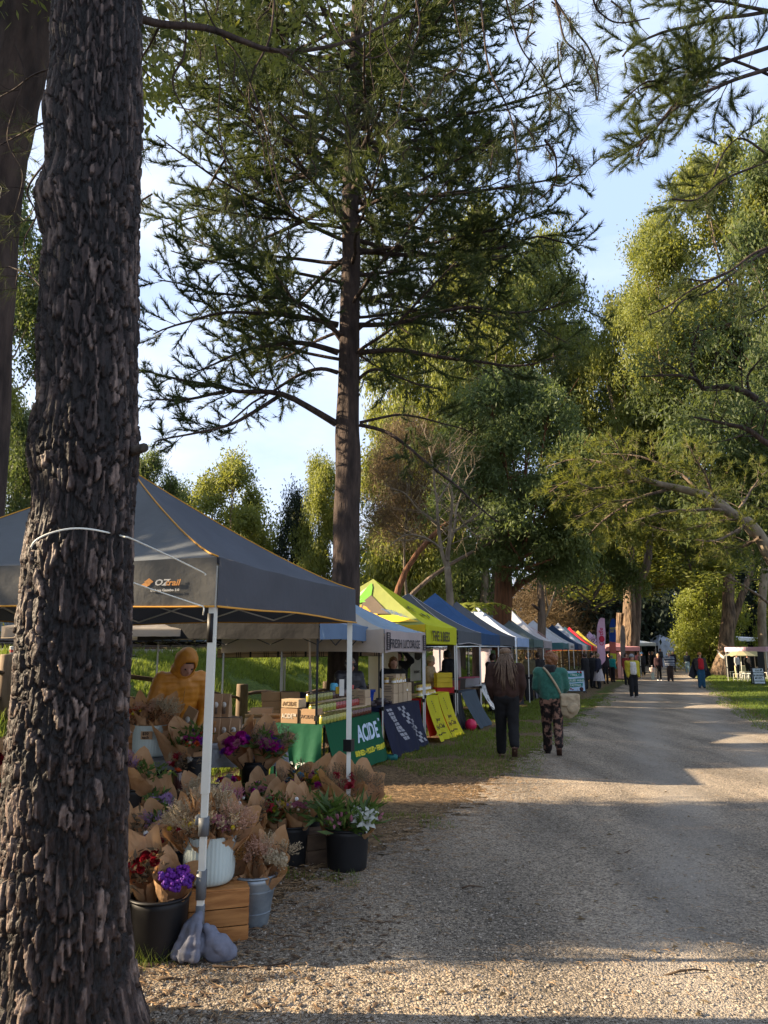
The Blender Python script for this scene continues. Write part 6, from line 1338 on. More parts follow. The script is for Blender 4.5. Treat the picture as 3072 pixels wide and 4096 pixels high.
def petal_ball(n, ln, wd, up=0.0, seed=1, cup=.2):
    rg = np.random.default_rng(seed); d = unit(rg.normal(0, 1, (n, 3))); d[:, 2] = np.abs(d[:, 2])*(1-up)+up*1.3; d = unit(d)
    s_ = unit(np.cross(d, np.array([[0, 0, 1.]])+rg.normal(0, .05, (n, 3)))); m_ = d*ln*.55+np.array([0, 0, cup*ln*.3]); t_ = d*ln*rg.uniform(.8, 1.1, (n, 1))
    return np.stack([d*0.1*ln, m_+s_*wd/2, t_, m_-s_*wd/2], 1).reshape(-1, 3)
FLW = {}
def flower_mesh(kind, col):
    k = (kind, tuple(col))
    if k in FLW: return FLW[k]
    m = KIDS.setdefault(('pet',)+tuple(col), mat('petals', col, .6, tuple(c*.6 for c in col), scale=30, trans=.3, spec=.25))
    if kind == 'mum': me = tri_mesh('flower', np.concatenate([petal_ball(70, 1, .16, .1, 1), petal_ball(40, .7, .14, .4, 2)]), np.arange(440).reshape(-1, 4), m, k=4)
    elif kind == 'daisy': me = tri_mesh('flower', np.concatenate([petal_ball(34, 1, .30, .05, 3)*np.array([1, 1, .45]), petal_ball(14, .45, .2, .6, 4)]), np.arange(192).reshape(-1, 4), m, k=4)
    elif kind == 'protea': me = tri_mesh('flower', np.concatenate([petal_ball(26, 1.1, .26, .55, 5, 1.2), petal_ball(14, .8, .2, 1.2, 6)]), np.arange(160).reshape(-1, 4), m, k=4)
    elif kind == 'rose':
        mb = MB()
        for r_, h_ in ((.3, .8), (.5, .75), (.72, .62), (.9, .5)):
            mb.lathe([(r_*.5, 0), (r_, h_*.6), (r_*.92, h_)], (0, 0, 0), 14, rib=lambda a, z: 1+.16*math.sin(a*3+r_*9)*z, capb=False)
        me = mb.mesh('flower', m)
    elif kind == 'pom':
        mb = MB(); rs = random.Random(2)
        for _ in range(14): d = Vector((rs.gauss(0, 1), rs.gauss(0, 1), rs.gauss(.3, .9))).normalized(); mb.ball(d*.6, .42, 6, 5)
        me = mb.mesh('flower', m); n_ = len(me.vertices); co = np.empty(n_*3, np.float32); me.vertices.foreach_get('co', co); co = co*(1+RNG.uniform(-.07, .07, n_*3)); me.vertices.foreach_set('co', co.astype(np.float32))
    elif kind == 'ball': mb = MB(); mb.ball((0, 0, .5), .8, 10, 8); me = mb.mesh('flower', m)
    elif kind == 'lily':
        mb = MB()
        for k2 in range(6):
            a = k2*PI/3+.2; d = V(math.cos(a), math.sin(a), 0); s_ = V(-math.sin(a), math.cos(a), 0); pr = [(.05, 0, .08), (.35, .45, .26), (.75, .62, .24), (1.15, .45, .02)]
            vs_ = []
            for x_, z_, w_ in pr: vs_ += [d*x_+s_*w_+V(0, 0, z_), d*x_+V(0, 0, z_-.05), d*x_-s_*w_+V(0, 0, z_)]
            mb.add(vs_, [f for j in range(3) for f in ((j*3, j*3+1, j*3+4, j*3+3), (j*3+1, j*3+2, j*3+5, j*3+4))])
        me = mb.mesh('flower', m)
    elif kind == 'bud':
        mb = MB(); mb.lathe([(.02, 0), (.17, .3), (.20, .7), (.12, 1.1), (.01, 1.35)], (0, 0, 0), 7); me = mb.mesh('flower', m)
    elif kind == 'spray':
        rg = np.random.default_rng(9); n_ = 26; d = unit(rg.normal(0, .35, (n_, 3))+np.array([0, 0, 1])); l_ = rg.uniform(.6, 1.5, (n_, 1)); s_ = unit(np.cross(d, rg.normal(0, 1, (n_, 3))))
        v1 = np.stack([d*0, d*l_*.8+s_*.012, d*l_, d*l_*.8-s_*.012], 1).reshape(-1, 3); cc_ = np.repeat(d*l_, 9, 0)-np.tile(np.linspace(0, .35, 9)[:, None], (n_, 1))*np.repeat(d, 9, 0); e_ = unit(rg.normal(0, 1, (n_*9, 3)))*.09; f_ = unit(np.cross(e_, rg.normal(0, 1, (n_*9, 3))))*.035
        v2 = np.stack([cc_, cc_+e_*.5+f_, cc_+e_, cc_+e_*.5-f_], 1).reshape(-1, 3); v = np.concatenate([v1, v2]); me = tri_mesh('flower', v, np.arange(len(v)).reshape(-1, 4), m, k=4)
    me.name = 'flower'; FLW[k] = me; return me
M['greens'] = mat('bouquet_leaves', (.09, .15, .03), .5, (.03, .06, .015), scale=12, trans=.35, tcol=(.14, .22, .03), spec=.4)
M['greyleaf'] = mat('dried_brown_leaves', (.16, .11, .06), .7, (.07, .05, .03), scale=12, trans=.2)
def bouquet(label, base, L_=.36, rad=.12, tilt=(0, 0), az=-1.2, fl=(), green='greens', ng=160, seed=1, sticker=False, back=.34, front=.66, leaf=(.07, .022), open_=.0, wraps=1):
    """paper cone from base; az: direction its open, low side faces; fl: (kind, colour, count, size)"""
    L_ *= .88; rad *= .93; tilt = (tilt[0], tilt[1]-.16); front = front*.86; rs = random.Random(seed); base = Vector(base); t = root('bouquet', base, label, 'bouquet', 'bouquets in brown paper'); ax = V(tilt[0], tilt[1], 1).normalized()
    ex = ax.cross(V(0, 1, 0)).normalized(); ex = V(1, 0, 0)-ax*ax.x; ex.normalize(); ey = ax.cross(ex)
    for wv in range(wraps+1):
        mb = MB(); k0 = rs.uniform(0, 6); az0 = az+wv*rs.uniform(-.9, .9)
        lo, hi = (-PI*.98, PI*.98) if wv == 0 else (-PI*.62, PI*.62)
        def fn(u, v):
            a = lo+(hi-lo)*u; dl = a   # a=0 opposite the open side
            bk = max(0, math.cos(dl*.5))**2
            pt = (abs(((a/(PI*.72))+k0*.16+wv*.5) % 1-.5)*2)**1.3
            top = L_*(front+(back+.16)*bk)*(.78+.42*pt*(.35+.65*bk)); q = v*top
            r = .028+ (rad-.028)*(q/L_)**.85*(1.0+.12*bk)+(.004+.006*wv)
            r *= 1+.10*math.sin(a*2+k0)+.04*math.sin(a*5+k0*2)*v
            r += .022*v*v*(pt-.4)*(.5+bk)
            aa = a+az0+PI; r += .012*abs(math.sin(a*1.5+k0*3))*v; p = base+ex*math.cos(aa)*r+ey*math.sin(aa)*r+ax*(q-.03)
            nz__ = Vector(mnoise.noise_vector(p*16+Vector((seed, wv*3, 0))))*.012+Vector(mnoise.noise_vector(p*38))*.004
            return p+nz__*(.25+.75*v)
        mb.grid(fn, 40, 14); obj('paper_wrap', mb, t, mats=M['kraft'], smooth=(wv == 0))
    ctr = base+ax*L_*(front+.02)+ (ex*math.cos(az)+ey*math.sin(az))*rad*.12
    T_ = []
    for _ in range(ng//6):
        a, rr = rs.uniform(0, 6.3), rad*.75*math.sqrt(rs.random()); T_.append(tuple(ctr+ex*math.cos(a)*rr+ey*math.sin(a)*rr+ax*rs.uniform(-.06, .10)*L_/.36))
    if green:
        v = leaves(np.array(T_), 6, .02, leaf[0], leaf[1], -.5); soup('foliage', v, M[green], t, k=4, kind='stuff')
    i = 0
    for kind, col, cnt, sz in fl:
        me = flower_mesh(kind, col)
        for _ in range(int(cnt*1.5+.5)):
            i += 1; a = i*2.4+seed; rr = rad*.80*math.sqrt((i-.5)/max(1, sum(int(f[2]*1.5+.5) for f in fl))); p = ctr+ex*math.cos(a)*rr+ey*math.sin(a)*rr+ax*(rs.uniform(-.01, .05)+.02)*L_/.36
            o = obj('flower', me, t, local=True); o.location = p-base; s_ = sz*rs.uniform(1.1, 1.5); o.scale = (s_, s_, s_)
            dv = (ax+(ex*math.cos(a)+ey*math.sin(a))*rr/rad*.5+(ex*math.cos(az)+ey*math.sin(az))*(.55 if kind not in ('bud', 'spray') else .1)+V(0, -.15, 0)).normalized(); o.rotation_euler = (dv.to_track_quat('Z', 'Y').to_matrix() @ Matrix.Rotation(rs.uniform(0, 6), 3, 'Z')).to_euler()
    if sticker:
        aa = az+PI; q = L_*(front+back*.55); r_ = rad*.93; c = base+(ex*math.cos(aa)+ey*math.sin(aa))*(r_-.012)+ax*q; nrm = -(ex*math.cos(aa)+ey*math.sin(aa)); mb = MB()
        mb.lathe([(.016, 0), (.016, .001), (.001, .0015)], c+nrm*.006, 16, (nrm+V(0, -.3, .2)).to_track_quat('Z', 'Y').to_matrix()); obj('sticker', mb, t, mats=M['paperwhite'])
    return t
MAG, PUR, VIO, RED, CRI, ORG, YEL, PNK, WHT, PCH, CRM, LIM, LAV = (.50, .01, .30), (.22, .04, .42), (.16, .04, .38), (.50, .02, .03), (.30, .012, .025), (.62, .09, .02), (.65, .50, .03), (.60, .24, .32), (.65, .66, .60), (.62, .38, .27), (.55, .45, .30), (.25, .33, .08), (.36, .22, .42)

# near row: black bucket, crate with the big ribbed pot, galvanised bucket
cB = V(P(620, 3800, 4.46).x, 4.50, 0); bucket('scuffed black bucket with two lit bouquets, left of the near gazebo leg', cB, .165, .140, .315, rim=True)
bouquet('tall bouquet with dark red flowers in the scuffed black bucket beside the trunk', cB+V(-.075, .02, .27), .37, .125, (-.10, 0), -1.3, ((('rose', CRI, 6, .022)),), 'greyleaf', 90, 3)
bouquet('bouquet of purple statice pompoms folded in bright brown paper by the near leg', cB+V(.075, -.02, .24), .33, .120, (.12, -.05), -1.2, ((('pom', PUR, 9, .022)), (('pom', VIO, 7, .020))), None, 60, 5, front=.62)
cC = V(P(855, 3700, 4.72).x, 4.78, 0); crz = .30
crate('varnished wooden crate on end with a hand hole under the big ribbed pot', cC, .34, .26, .285, rz=crz)
pt = V(P(828, 3598, 4.78).x, 4.80, .30); ribpot('big pale ribbed pot of dried bouquets on the varnished crate', pt, .157, .275)
for i, (dx, dy, tx, ty, az_, fl_, gr_) in enumerate([(-.085, -.02, -.42, -.1, -1.9, ((('spray', CRM, 4, .07)), (('ball', YEL, 2, .016)), (('pom', CRI, 2, .016))), 'greyleaf'), (-.02, -.07, -.12, -.22, -1.6, ((('ball', YEL, 3, .018)), (('spray', CRM, 4, .06))), 'greyleaf'), (.045, -.04, .18, -.1, -1.3, ((('mum', PNK, 3, .03)), (('spray', CRM, 3, .06))), 'greyleaf'),
                                            (.09, -.01, .42, -.05, -.9, ((('spray', PCH, 4, .06)), (('ball', YEL, 1, .015))), 'greyleaf'), (.0, .06, .02, .1, -1.4, ((('spray', CRM, 5, .08)), (('mum', PNK, 2, .03))), 'greyleaf')]):
    bouquet(['dried wheat and yellow ball bouquet leaning left in the big ribbed pot', 'front bouquet with an amber protea in the big ribbed pot', 'bouquet with fluffy pink grass right of the leg in the big ribbed pot', 'peach grass bouquet leaning right out of the big ribbed pot', 'hindmost dried bouquet standing up in the big ribbed pot'][i], pt+V(dx, dy, .17), .33 if i < 4 else .40, .105, (tx, ty), az_, fl_, gr_, 110, 20+i, leaf=(.035, .008))
cG = V(P(1010, 3700, 4.95).x, 4.97, 0); bucket('galvanised steel bucket with three dried bouquets at the end of the near row', cG, .140, .090, .30, 'galv', ring=1)
for i, (dx, tx, fl_) in enumerate([(-.06, -.28, ((('spray', (.35, .18, .05), 5, .07)),)), (.02, .05, ((('spray', PCH, 3, .06)), (('mum', PCH, 2, .025)))), (.075, .35, ((('pom', CRM, 7, .022)), (('spray', CRM, 3, .06))))]):
    bouquet(['rust coloured grass bouquet on the left of the galvanised bucket', 'peach bouquet in the middle of the galvanised bucket', 'fluffy cream bouquet on the right of the galvanised bucket'][i], cG+V(dx, -.02, .23), .33, .105, (tx, -.08), -1.4, fl_, 'greyleaf', 90, 30+i, leaf=(.03, .008))
# grey cloth bag of weights round the leg
mb = MB(); rs = random.Random(3)
for k in range(13):
    a_ = PI*.62+k*.235; e_ = A1+V(-.02, 0, 0); r_ = .155*(1+.12*math.sin(k*2.1)); p1_ = e_+V(math.cos(a_)*r_*.55, math.sin(a_)*r_*.5, .20); cap_(mb, e_+V(0, 0, .27), p1_, .022, .024, 8); cap_(mb, p1_, e_+V(math.cos(a_)*r_, math.sin(a_)*r_*.8, .05), .024, .026+.008*(k % 2), 8)
ellip(mb, A1+V(-.04, 0, .09), (.10, .08, .09))
for k in range(5):
    e_ = A1+V(.03, -.02, 0); cap_(mb, e_+V(0, .0, .20), e_+V(.05+.03*k, -.03+.02*math.sin(k*2), .13-.02*k), .02, .04, 8)
for q, r_ in (((.12, -.02, .075), (.12, .07, .085)), ((.20, -.01, .05), (.06, .06, .05)), ((.07, .0, .13), (.06, .05, .07))): ellip(mb, A1+Vector(q), r_)
wb = root('weight_bag', A1, 'grey cloth weight bag slumped round the foot of the near gazebo leg', 'bag')
for i_, v_ in enumerate(mb.v): q_ = Vector(v_)-A1; mb.v[i_] = tuple(A1+V(q_.x*.74, q_.y*.7, q_.z*.86+.012))
obj('bag_cloth', remesh('bag', mb, .008, cloth((.17, .18, .23)), 1, .008, 20, 4), wb)

# second row: wooden tiers with black buckets
crate('low plank crate under the labelled black bucket', V(P(560, 3420, 5.55).x, 5.75, 0), .62, .36, .40, 0, 'woodpale', 3, hand=False, top=True)
cD = V(P(545, 3320, 5.7).x, 5.72, .415); bucket('black bucket with a white label on the plank crate beside the trunk', cD, .130, .108, .27)
mb = MB(); mb.box(cD+V(.04, -.127, .10), (.075, .003, .022), Matrix.Rotation(.3, 3, 'Z')); 
obj('label_tape', mb, bpy.data.objects.get('bucket.002') or bpy.data.objects['bucket'], mats=M['paperwhite'])
bouquet('large bouquet closed with a bright folded sheet of paper in the labelled bucket', cD+V(.03, -.02, .20), .34, .150, (.30, -.12), -.2, ((('bud', LIM, 4, .03)),), 'greens', 60, 41, back=.30)
bouquet('bouquet partly hidden by the trunk in the labelled bucket', cD+V(-.09, 0, .20), .36, .12, (-.15, 0), -1.2, ((('spray', LAV, 4, .06)),), 'greyleaf', 80, 42)
bouquet('lavender and lily bud bouquet drooping left behind the big ribbed pot', V(P(690, 3340, 5.3).x, 5.3, .36), .34, .125, (-.40, -.05), -1.0, ((('bud', LIM, 6, .035)), (('spray', LAV, 4, .06))), 'greens', 110, 43)
bucket('black bucket standing behind the big ribbed pot', V(P(692, 3480, 5.2).x, 5.30, 0), .125, .105, .37)
bouquet('bouquet with a price sticker and mauve daisies low beside the trunk', V(P(590, 3480, 4.95).x, 4.95, .30), .33, .14, (-.05, .1), -1.2, ((('daisy', LAV, 4, .030)), (('pom', CRI, 3, .018))), 'greyleaf', 130, 44, sticker=True, leaf=(.035, .008))
bouquet('folded paper bouquet just right of the trunk at knee height', V(P(520, 3380, 5.1).x, 5.1, .42), .30, .10, (0, 0), -.4, (), 'greyleaf', 30, 45)
bouquet('seed head bouquet behind the gazebo leg', V(P(790, 3330, 5.7).x, 5.75, .42), .36, .12, (-.05, .1), -1.2, ((('spray', CRM, 6, .08)), (('pom', (.25, .16, .1), 4, .014))), 'greyleaf', 100, 46, leaf=(.03, .008))
bouquet('pink and white bouquet with a sticker behind the ribbed pot on its right', V(P(915, 3320, 5.9).x, 5.95, .34), .34, .125, (0, .05), -1.0, ((('spray', PNK, 5, .06)), (('ball', WHT, 3, .014))), 'greens', 90, 47, sticker=True, leaf=(.04, .01))
bouquet('tall plain bouquet folded flat right of the ribbed pot', V(P(1010, 3370, 5.9).x, 5.9, .25), .36, .105, (.10, 0), -.6, ((('spray', (.2, .13, .07), 3, .05)),), 'greyleaf', 50, 48)
bucket('black bucket behind the galvanised one', V(P(975, 3450, 6.0).x, 6.0, 0), .15, .125, .28)
crate('weathered low crate leaning between the two large black buckets', V(P(1268, 3460, 6.35).x, 6.45, 0), .30, .24, .22, .5, 'wooddark', 2, hand=False)
cR1 = V(P(1160, 3470, 6.3).x, 6.32, 0); bucket('large black bucket with orange and pale bouquets left of the lilies', cR1, .150, .125, .30)
bouquet('bouquet of red, orange and yellow flowers with a dark banksia', cR1+V(-.07, -.03, .24), .36, .135, (-.24, -.05), -1.5, ((('daisy', RED, 3, .030)), (('mum', YEL, 3, .028)), (('protea', CRI, 1, .05)), (('spray', PCH, 2, .05)), (('ball', LAV, 2, .014))), 'greens', 150, 51)
bouquet('plain wrapped bouquet of small pale rosebuds with a round sticker', cR1+V(.06, -.04, .24), .36, .135, (.10, -.02), -1.1, ((('rose', PNK, 4, .018)), (('ball', CRM, 5, .011))), 'greens', 110, 52, sticker=True, leaf=(.03, .014))
bouquet('third bouquet behind the rosebud one with a sticker on the paper', cR1+V(.08, .08, .27), .36, .12, (.22, .1), -1.0, (), 'greens', 40, 53, sticker=True)
cR2 = V(P(1387, 3500, 6.15).x, 6.18, 0); bucket('large black bucket holding the lilies, rightmost at the corner', cR2, .172, .150, .31)
bouquet('bouquet of pink and closed lilies with long green leaves, left side of the right bucket', cR2+V(-.07, -.03, .24), .34, .17, (-.12, -.12), -1.4, ((('lily', PNK, 3, .045)), (('bud', PNK, 4, .05)), (('bud', LIM, 7, .05))), 'greens', 190, 54, leaf=(.17, .030), front=.52, back=.2)
bouquet('bouquet of open white lilies on the right side of the right bucket', cR2+V(.08, -.03, .24), .34, .165, (.22, -.12), -1.4, ((('lily', WHT, 5, .050)), (('bud', LIM, 6, .05)), (('bud', PNK, 2, .05))), 'greens', 170, 55, leaf=(.16, .028), front=.52, back=.25)
bouquet('large bouquet with a red protea and crumpled paper above the lilies', V(P(1375, 3270, 6.7).x, 6.7, .28), .46, .22, (.02, .05), -1.5, ((('protea', CRI, 4, .05)), (('spray', (.25, .18, .1), 6, .08))), 'greyleaf', 160, 56, leaf=(.04, .01), wraps=2)
bouquet('folded bouquet leaning right behind the red protea one', V(P(1450, 3250, 6.9).x, 6.95, .26), .42, .17, (.28, .1), -1.0, ((('spray', (.28, .2, .12), 4, .07)),), 'greyleaf', 80, 57, leaf=(.035, .01))
bucket('black bucket mostly hidden behind the lilies', V(P(1380, 3400, 6.9).x, 6.85, 0), .15, .13, .30)
cR3 = V(P(1233, 3300, 7.3).x, 7.35, 0); bucket('black bucket of rainbow coloured bouquets by the green cloth', cR3, .145, .12, .32)
bouquet('bouquet of rainbow dyed and yellow chrysanthemums, left of the pair', cR3+V(-.07, 0, .26), .42, .16, (-.25, -.05), -1.4, ((('mum', YEL, 2, .035)), (('mum', MAG, 2, .035)), (('mum', (.05, .30, .50), 2, .033)), (('spray', (.28, .2, .12), 3, .07))), 'greyleaf', 90, 58, sticker=True)
bouquet('bouquet of yellow chrysanthemums, pink roses and a sunflower head', cR3+V(.07, -.03, .26), .42, .16, (.12, -.05), -1.4, ((('mum', YEL, 5, .035)), (('rose', PNK, 2, .022)), (('mum', MAG, 2, .03)), (('protea', (.65, .32, .03), 1, .04))), 'greens', 90, 59, sticker=True)
bouquet('small bunch of violet daisies low between the black buckets', V(P(1085, 3330, 6.6).x, 6.65, .22), .34, .13, (.1, 0), -1.3, ((('daisy', VIO, 3, .03)), (('mum', PNK, 2, .03))), 'greens', 90, 91)
bouquet('bouquet of pink everlastings standing behind the folded plain one', V(P(1030, 3290, 6.9).x, 6.95, .25), .36, .14, (.05, .05), -1.3, ((('mum', PNK, 3, .03)), (('pom', MAG, 2, .025))), 'greens', 90, 92, sticker=True)
bouquet('bouquet of lime buds and mauve flowers in front of the bench', V(P(640, 3270, 5.7).x, 5.6, .42), .34, .13, (.1, 0), -1.2, ((('daisy', LAV, 4, .03)), (('bud', LIM, 4, .035))), 'greens', 100, 93)
bouquet('yellow and orange bouquet just behind the near leg', V(P(860, 3300, 5.6).x, 5.6, .36), .34, .12, (-.1, 0), -1.2, ((('mum', YEL, 2, .03)), (('rose', ORG, 3, .022))), 'greens', 100, 94)
# magenta pair on the raised bucket
cM = V(P(1013, 3197, 7.3).x, 7.35, .31); crate('small pale wooden box carrying the raised black bucket', V(cM.x, cM.y, 0), .34, .30, .30, .1, 'woodpale', 2, hand=False)
bucket('tall black bucket raised on a box with the magenta bouquets', cM, .138, .115, .335)
bouquet('magenta celosia and pink everlasting bouquet in a curled paper', cM+V(-.07, -.02, .28), .44, .19, (-.42, -.12), -1.7, ((('rose', MAG, 4, .05)), (('pom', MAG, 5, .035)), (('mum', PNK, 2, .035)), (('mum', PUR, 2, .035))), 'greyleaf', 40, 61)
bouquet('violet asters and magenta chrysanthemums with dark leaves in the raised bucket', cM+V(.07, -.02, .28), .42, .19, (.30, -.1), -1.4, ((('mum', VIO, 5, .045)), (('mum', MAG, 3, .055)), (('pom', ORG, 2, .018)), (('spray', (.28, .2, .14), 5, .09))), 'greens', 220, 62, leaf=(.10, .032))
cN = V(P(905, 3240, 7.0).x, 7.05, .28); crate('dark low stand under the magenta and orange bunch', V(cN.x, cN.y, 0), .3, .26, .27, 0, 'wooddark', 2, hand=False)
bucket('black bucket of magenta daisies and orange roses', cN, .12, .10, .16); t = root('flower_bunch', cN+V(0, 0, .14), 'unwrapped bunch of magenta daisies, orange roses and a pale protea', 'flowers'); rs = random.Random(5)
for i, (kind, col, sz) in enumerate([('mum', MAG, .045)]*7+[('rose', ORG, .040)]*3+[('protea', (.35, .36, .26), .07)]+[('mum', PUR, .04)]*2):
    a = i*2.4; o = obj('flower', flower_mesh(kind, col), t, local=True); o.location = V(.10*math.sqrt(i/13)*math.cos(a), .09*math.sqrt(i/13)*math.sin(a)-.02, .08+.03*rs.random()); o.scale = (sz,)*3; o.rotation_euler = (.5, .4*math.cos(a), a)
v = leaves(np.array([tuple(cN+V(rs.gauss(0, .05), rs.gauss(0, .05), .18)) for _ in range(26)]), 5, .02, .07, .02, -.3); soup('foliage', v, M['greens'], t, k=4, kind='stuff')
# bench and jar of proteas
bn = root('bench', V(P(700, 3180, 6.2).x, 6.3, 0), 'dark timber bench between the ribbed pot table and the near leg', 'bench')
mb = MB(); mb.box(V(P(700, 3180, 6.2).x, 6.3, .575), (.62, .30, .035), bev=.004); obj('seat', mb, bn, mats=M['wooddark'])
for dx in (-.26, .26): mb = MB(); mb.box(V(P(700, 3180, 6.2).x+dx, 6.3, .28), (.05, .26, .56)); obj('leg', mb, bn, mats=M['wooddark'])
cJ = V(P(708, 3178, 6.2).x, 6.2, .593); jr = root('flower_jar', cJ, 'dark glass jar of red and white proteas on the bench', 'jar of flowers')
mb = MB(); mb.lathe([(.040, 0), (.043, .01), (.043, .09), (.034, .115), (.036, .13), (.030, .13), (.037, .10), (.001, .02)], cJ, 18); obj('jar', mb, jr, mats=flat('dark_glass', (.05, .02, .018), .12, spec=.6))
for i, (kind, col, sz, dx, dz) in enumerate([('protea', CRI, .06, 0, .22), ('protea', (.45, .42, .36), .05, .08, .20), ('rose', ORG, .035, .0, .14), ('rose', PNK, .03, -.07, .19), ('spray', CRM, .07, -.06, .2), ('spray', (.2, .14, .1), .08, .04, .2), ('protea', CRI, .045, -.03, .17)]):
    o = obj('flower', flower_mesh(kind, col), jr, local=True); o.location = V(dx, -.03, dz); o.scale = (sz,)*3; o.rotation_euler = (.4, dx*4, i)
v = leaves(np.array([tuple(cJ+V(rs.gauss(0, .05), rs.gauss(0, .03), .18)) for _ in range(20)]), 5, .02, .05, .012, -.3); soup('foliage', v, M['greyleaf'], jr, k=4, kind='stuff')
bucket('black bucket on the bench behind the gazebo leg', V(P(770, 3160, 6.4).x, 6.42, .593), .105, .09, .22)
bouquet('magenta and red berry bouquet in a wide paper behind the leg', V(P(770, 3080, 6.4).x, 6.42, .76), .34, .17, (0, -.05), -1.4, ((('mum', MAG, 3, .035)), (('pom', ORG, 4, .018)), (('ball', CRM, 4, .012)), (('mum', PUR, 1, .03))), 'greens', 120, 63, wraps=2)
bouquet('tall folded sheet bouquet left of the magenta berry one', V(P(690, 3080, 6.5).x, 6.52, .74), .38, .13, (-.05, .1), -.5, (), 'greens', 50, 64)
# table with the small ribbed pot
TBZ = .77
def table(label, c, w_, d_, z, rz=0, clothc=None, drop=.2, m='woodgrey', name='trestle_table'):
    c = Vector(c); t = root(name, (c.x, c.y, 0), label, 'table'); R = Matrix.Rotation(rz, 3, 'Z'); mb = MB(); mb.box(V(c.x, c.y, z-.018), (w_, d_, .03), R); obj('tabletop', mb, t, mats=M[m])
    for sx in (-1, 1):
        for sy in (-1, 1):
            mb = MB(); p = V(c.x, c.y, 0)+R @ V(sx*(w_/2-.06), sy*(d_/2-.05), 0); mb.tube([V(p.x, p.y, Hs(p.x, p.y)), V(p.x, p.y, z-.03)], .014, 6); obj('leg', mb, t, mats=M['blackmetal'])
    if clothc is not None:
        mb = MB()
        def f(u, v):
            a, b = (u*2-1)*1.0, (v*2-1)*1.0; x = a*(w_/2+drop); y = b*(d_/2+drop); ox, oy = max(0, abs(x)-w_/2), max(0, abs(y)-d_/2); dz = max(ox, oy)
            xx_ = math.copysign(min(abs(x), w_/2+.012+ox*.12), x); yy_ = math.copysign(min(abs(y), d_/2+.012+oy*.12), y); wv_ = .012*math.sin(x*24+y*19)*min(1, dz*8)
            q = R @ V(xx_+(wv_ if ox else 0), yy_+(wv_ if oy else 0), 0); return V(c.x, c.y, z+.006-dz)+q
        mb.grid(f, 44, 30); obj('tablecloth', mb, t, mats=cloth(clothc))
    return t
cT = V(P(600, 3037, 6.7).x, 6.85, 0); table('grey cloth covered table carrying the small ribbed pot', cT, .95, .70, TBZ, 0, (.16, .165, .17), .08)
crate('wooden box behind the small ribbed pot at the edge of the trunk', V(cT.x-.28, 6.95, TBZ+.01), .30, .26, .17, 0, 'woodcrate', 2, hand=False)
p1 = V(P(591, 3036, 6.62).x, 6.68, TBZ+.01); sp_ = ribpot('small pale ribbed pot with a $30 each card on the grey table', p1, .155, .265)
cd = p1+V(.01, -.163, .19); mb = MB(); mb.box(cd, (.098, .004, .066)); obj('price_card', mb, sp_, mats=M['kraftflat'], smooth=False)
text('$30', .034, cd+V(-.034, -.003, .004), (1, 0, 0), (0, 0, 1), ink((.03, .02, .02)), sp_, bold=.0005); text('each', .032, cd+V(-.036, -.003, -.026), (1, 0, 0), (0, 0, 1), ink((.03, .02, .02)), sp_, bold=.0005)
for i, (dx, tx, fl_) in enumerate([(-.08, -.40, ((('pom', ORG, 3, .016)), (('ball', YEL, 3, .013)), (('mum', PNK, 1, .02)))), (.0, -.05, ((('spray', PCH, 4, .05)),)), (.08, .32, ((('spray', CRM, 6, .07)),))]):
    bouquet(['orange and yellow ball bouquet on the left of the $30 pot', 'closed paper bouquet in the middle of the $30 pot', 'feathery cream bouquet on the right of the $30 pot'][i], p1+V(dx, -.02, .19), .33, .115, (tx, -.05), -1.4, fl_, 'greyleaf', 90, 70+i, leaf=(.03, .008))
crate('open wooden crate on its side behind the flower table', V(P(760, 2900, 7.4).x, 7.5, .76), .30, .22, .17, .2, 'woodpale', 2, hand=False, top=True)
cT2 = V(P(900, 2990, 7.9).x, 8.0, 0); table('table with a pale grey cloth under the rows of paper bags', cT2, 1.15, .62, .76, .2, (.30, .31, .33), .22)
def kraftbag(label, c, rz, win=0):
    c = Vector(c); t = root('paper_bag', c, label, 'paper bag', 'kraft paper bags with white stickers', rz); mb = MB(); w_, d_, h = .115, .075, .235
    vs_ = [(-w_/2, -d_/2, 0), (w_/2, -d_/2, 0), (w_/2, d_/2, 0), (-w_/2, d_/2, 0), (-w_/2, -d_/2+.01, h*.66), (w_/2, -d_/2+.01, h*.66), (w_/2, d_/2-.01, h*.66), (-w_/2, d_/2-.01, h*.66), (-w_/2, -.004, h), (w_/2, -.004, h), (w_/2, .004, h), (-w_/2, .004, h)]
    mb.add(vs_, [(0, 1, 5, 4), (1, 2, 6, 5), (2, 3, 7, 6), (3, 0, 4, 7), (4, 5, 9, 8), (5, 6, 10, 9), (6, 7, 11, 10), (7, 4, 8, 11), (8, 9, 10, 11)]); obj('bag_body', mb, t, local=True, mats=M['kraftflat'], smooth=False)
    mb = MB(); R = V(0, -1, .06).to_track_quat('Z', 'Y').to_matrix(); mb.lathe([(.027, 0), (.027, .001), (.001, .0012)], (0, -d_/2+.004, h*.52), 18, R, rib=lambda a, z: 1+.12*math.sin(a)**2); obj('sticker', mb, t, local=True, mats=M['paperwhite'])
    mb = MB(); mb.box((0, -d_/2+.0005, h*.26), (.04, .003, .06), bev=.001); obj('window', mb, t, local=True, mats=flat('bag_window', (.16, .12, .09), .3))
    return t
k = 0
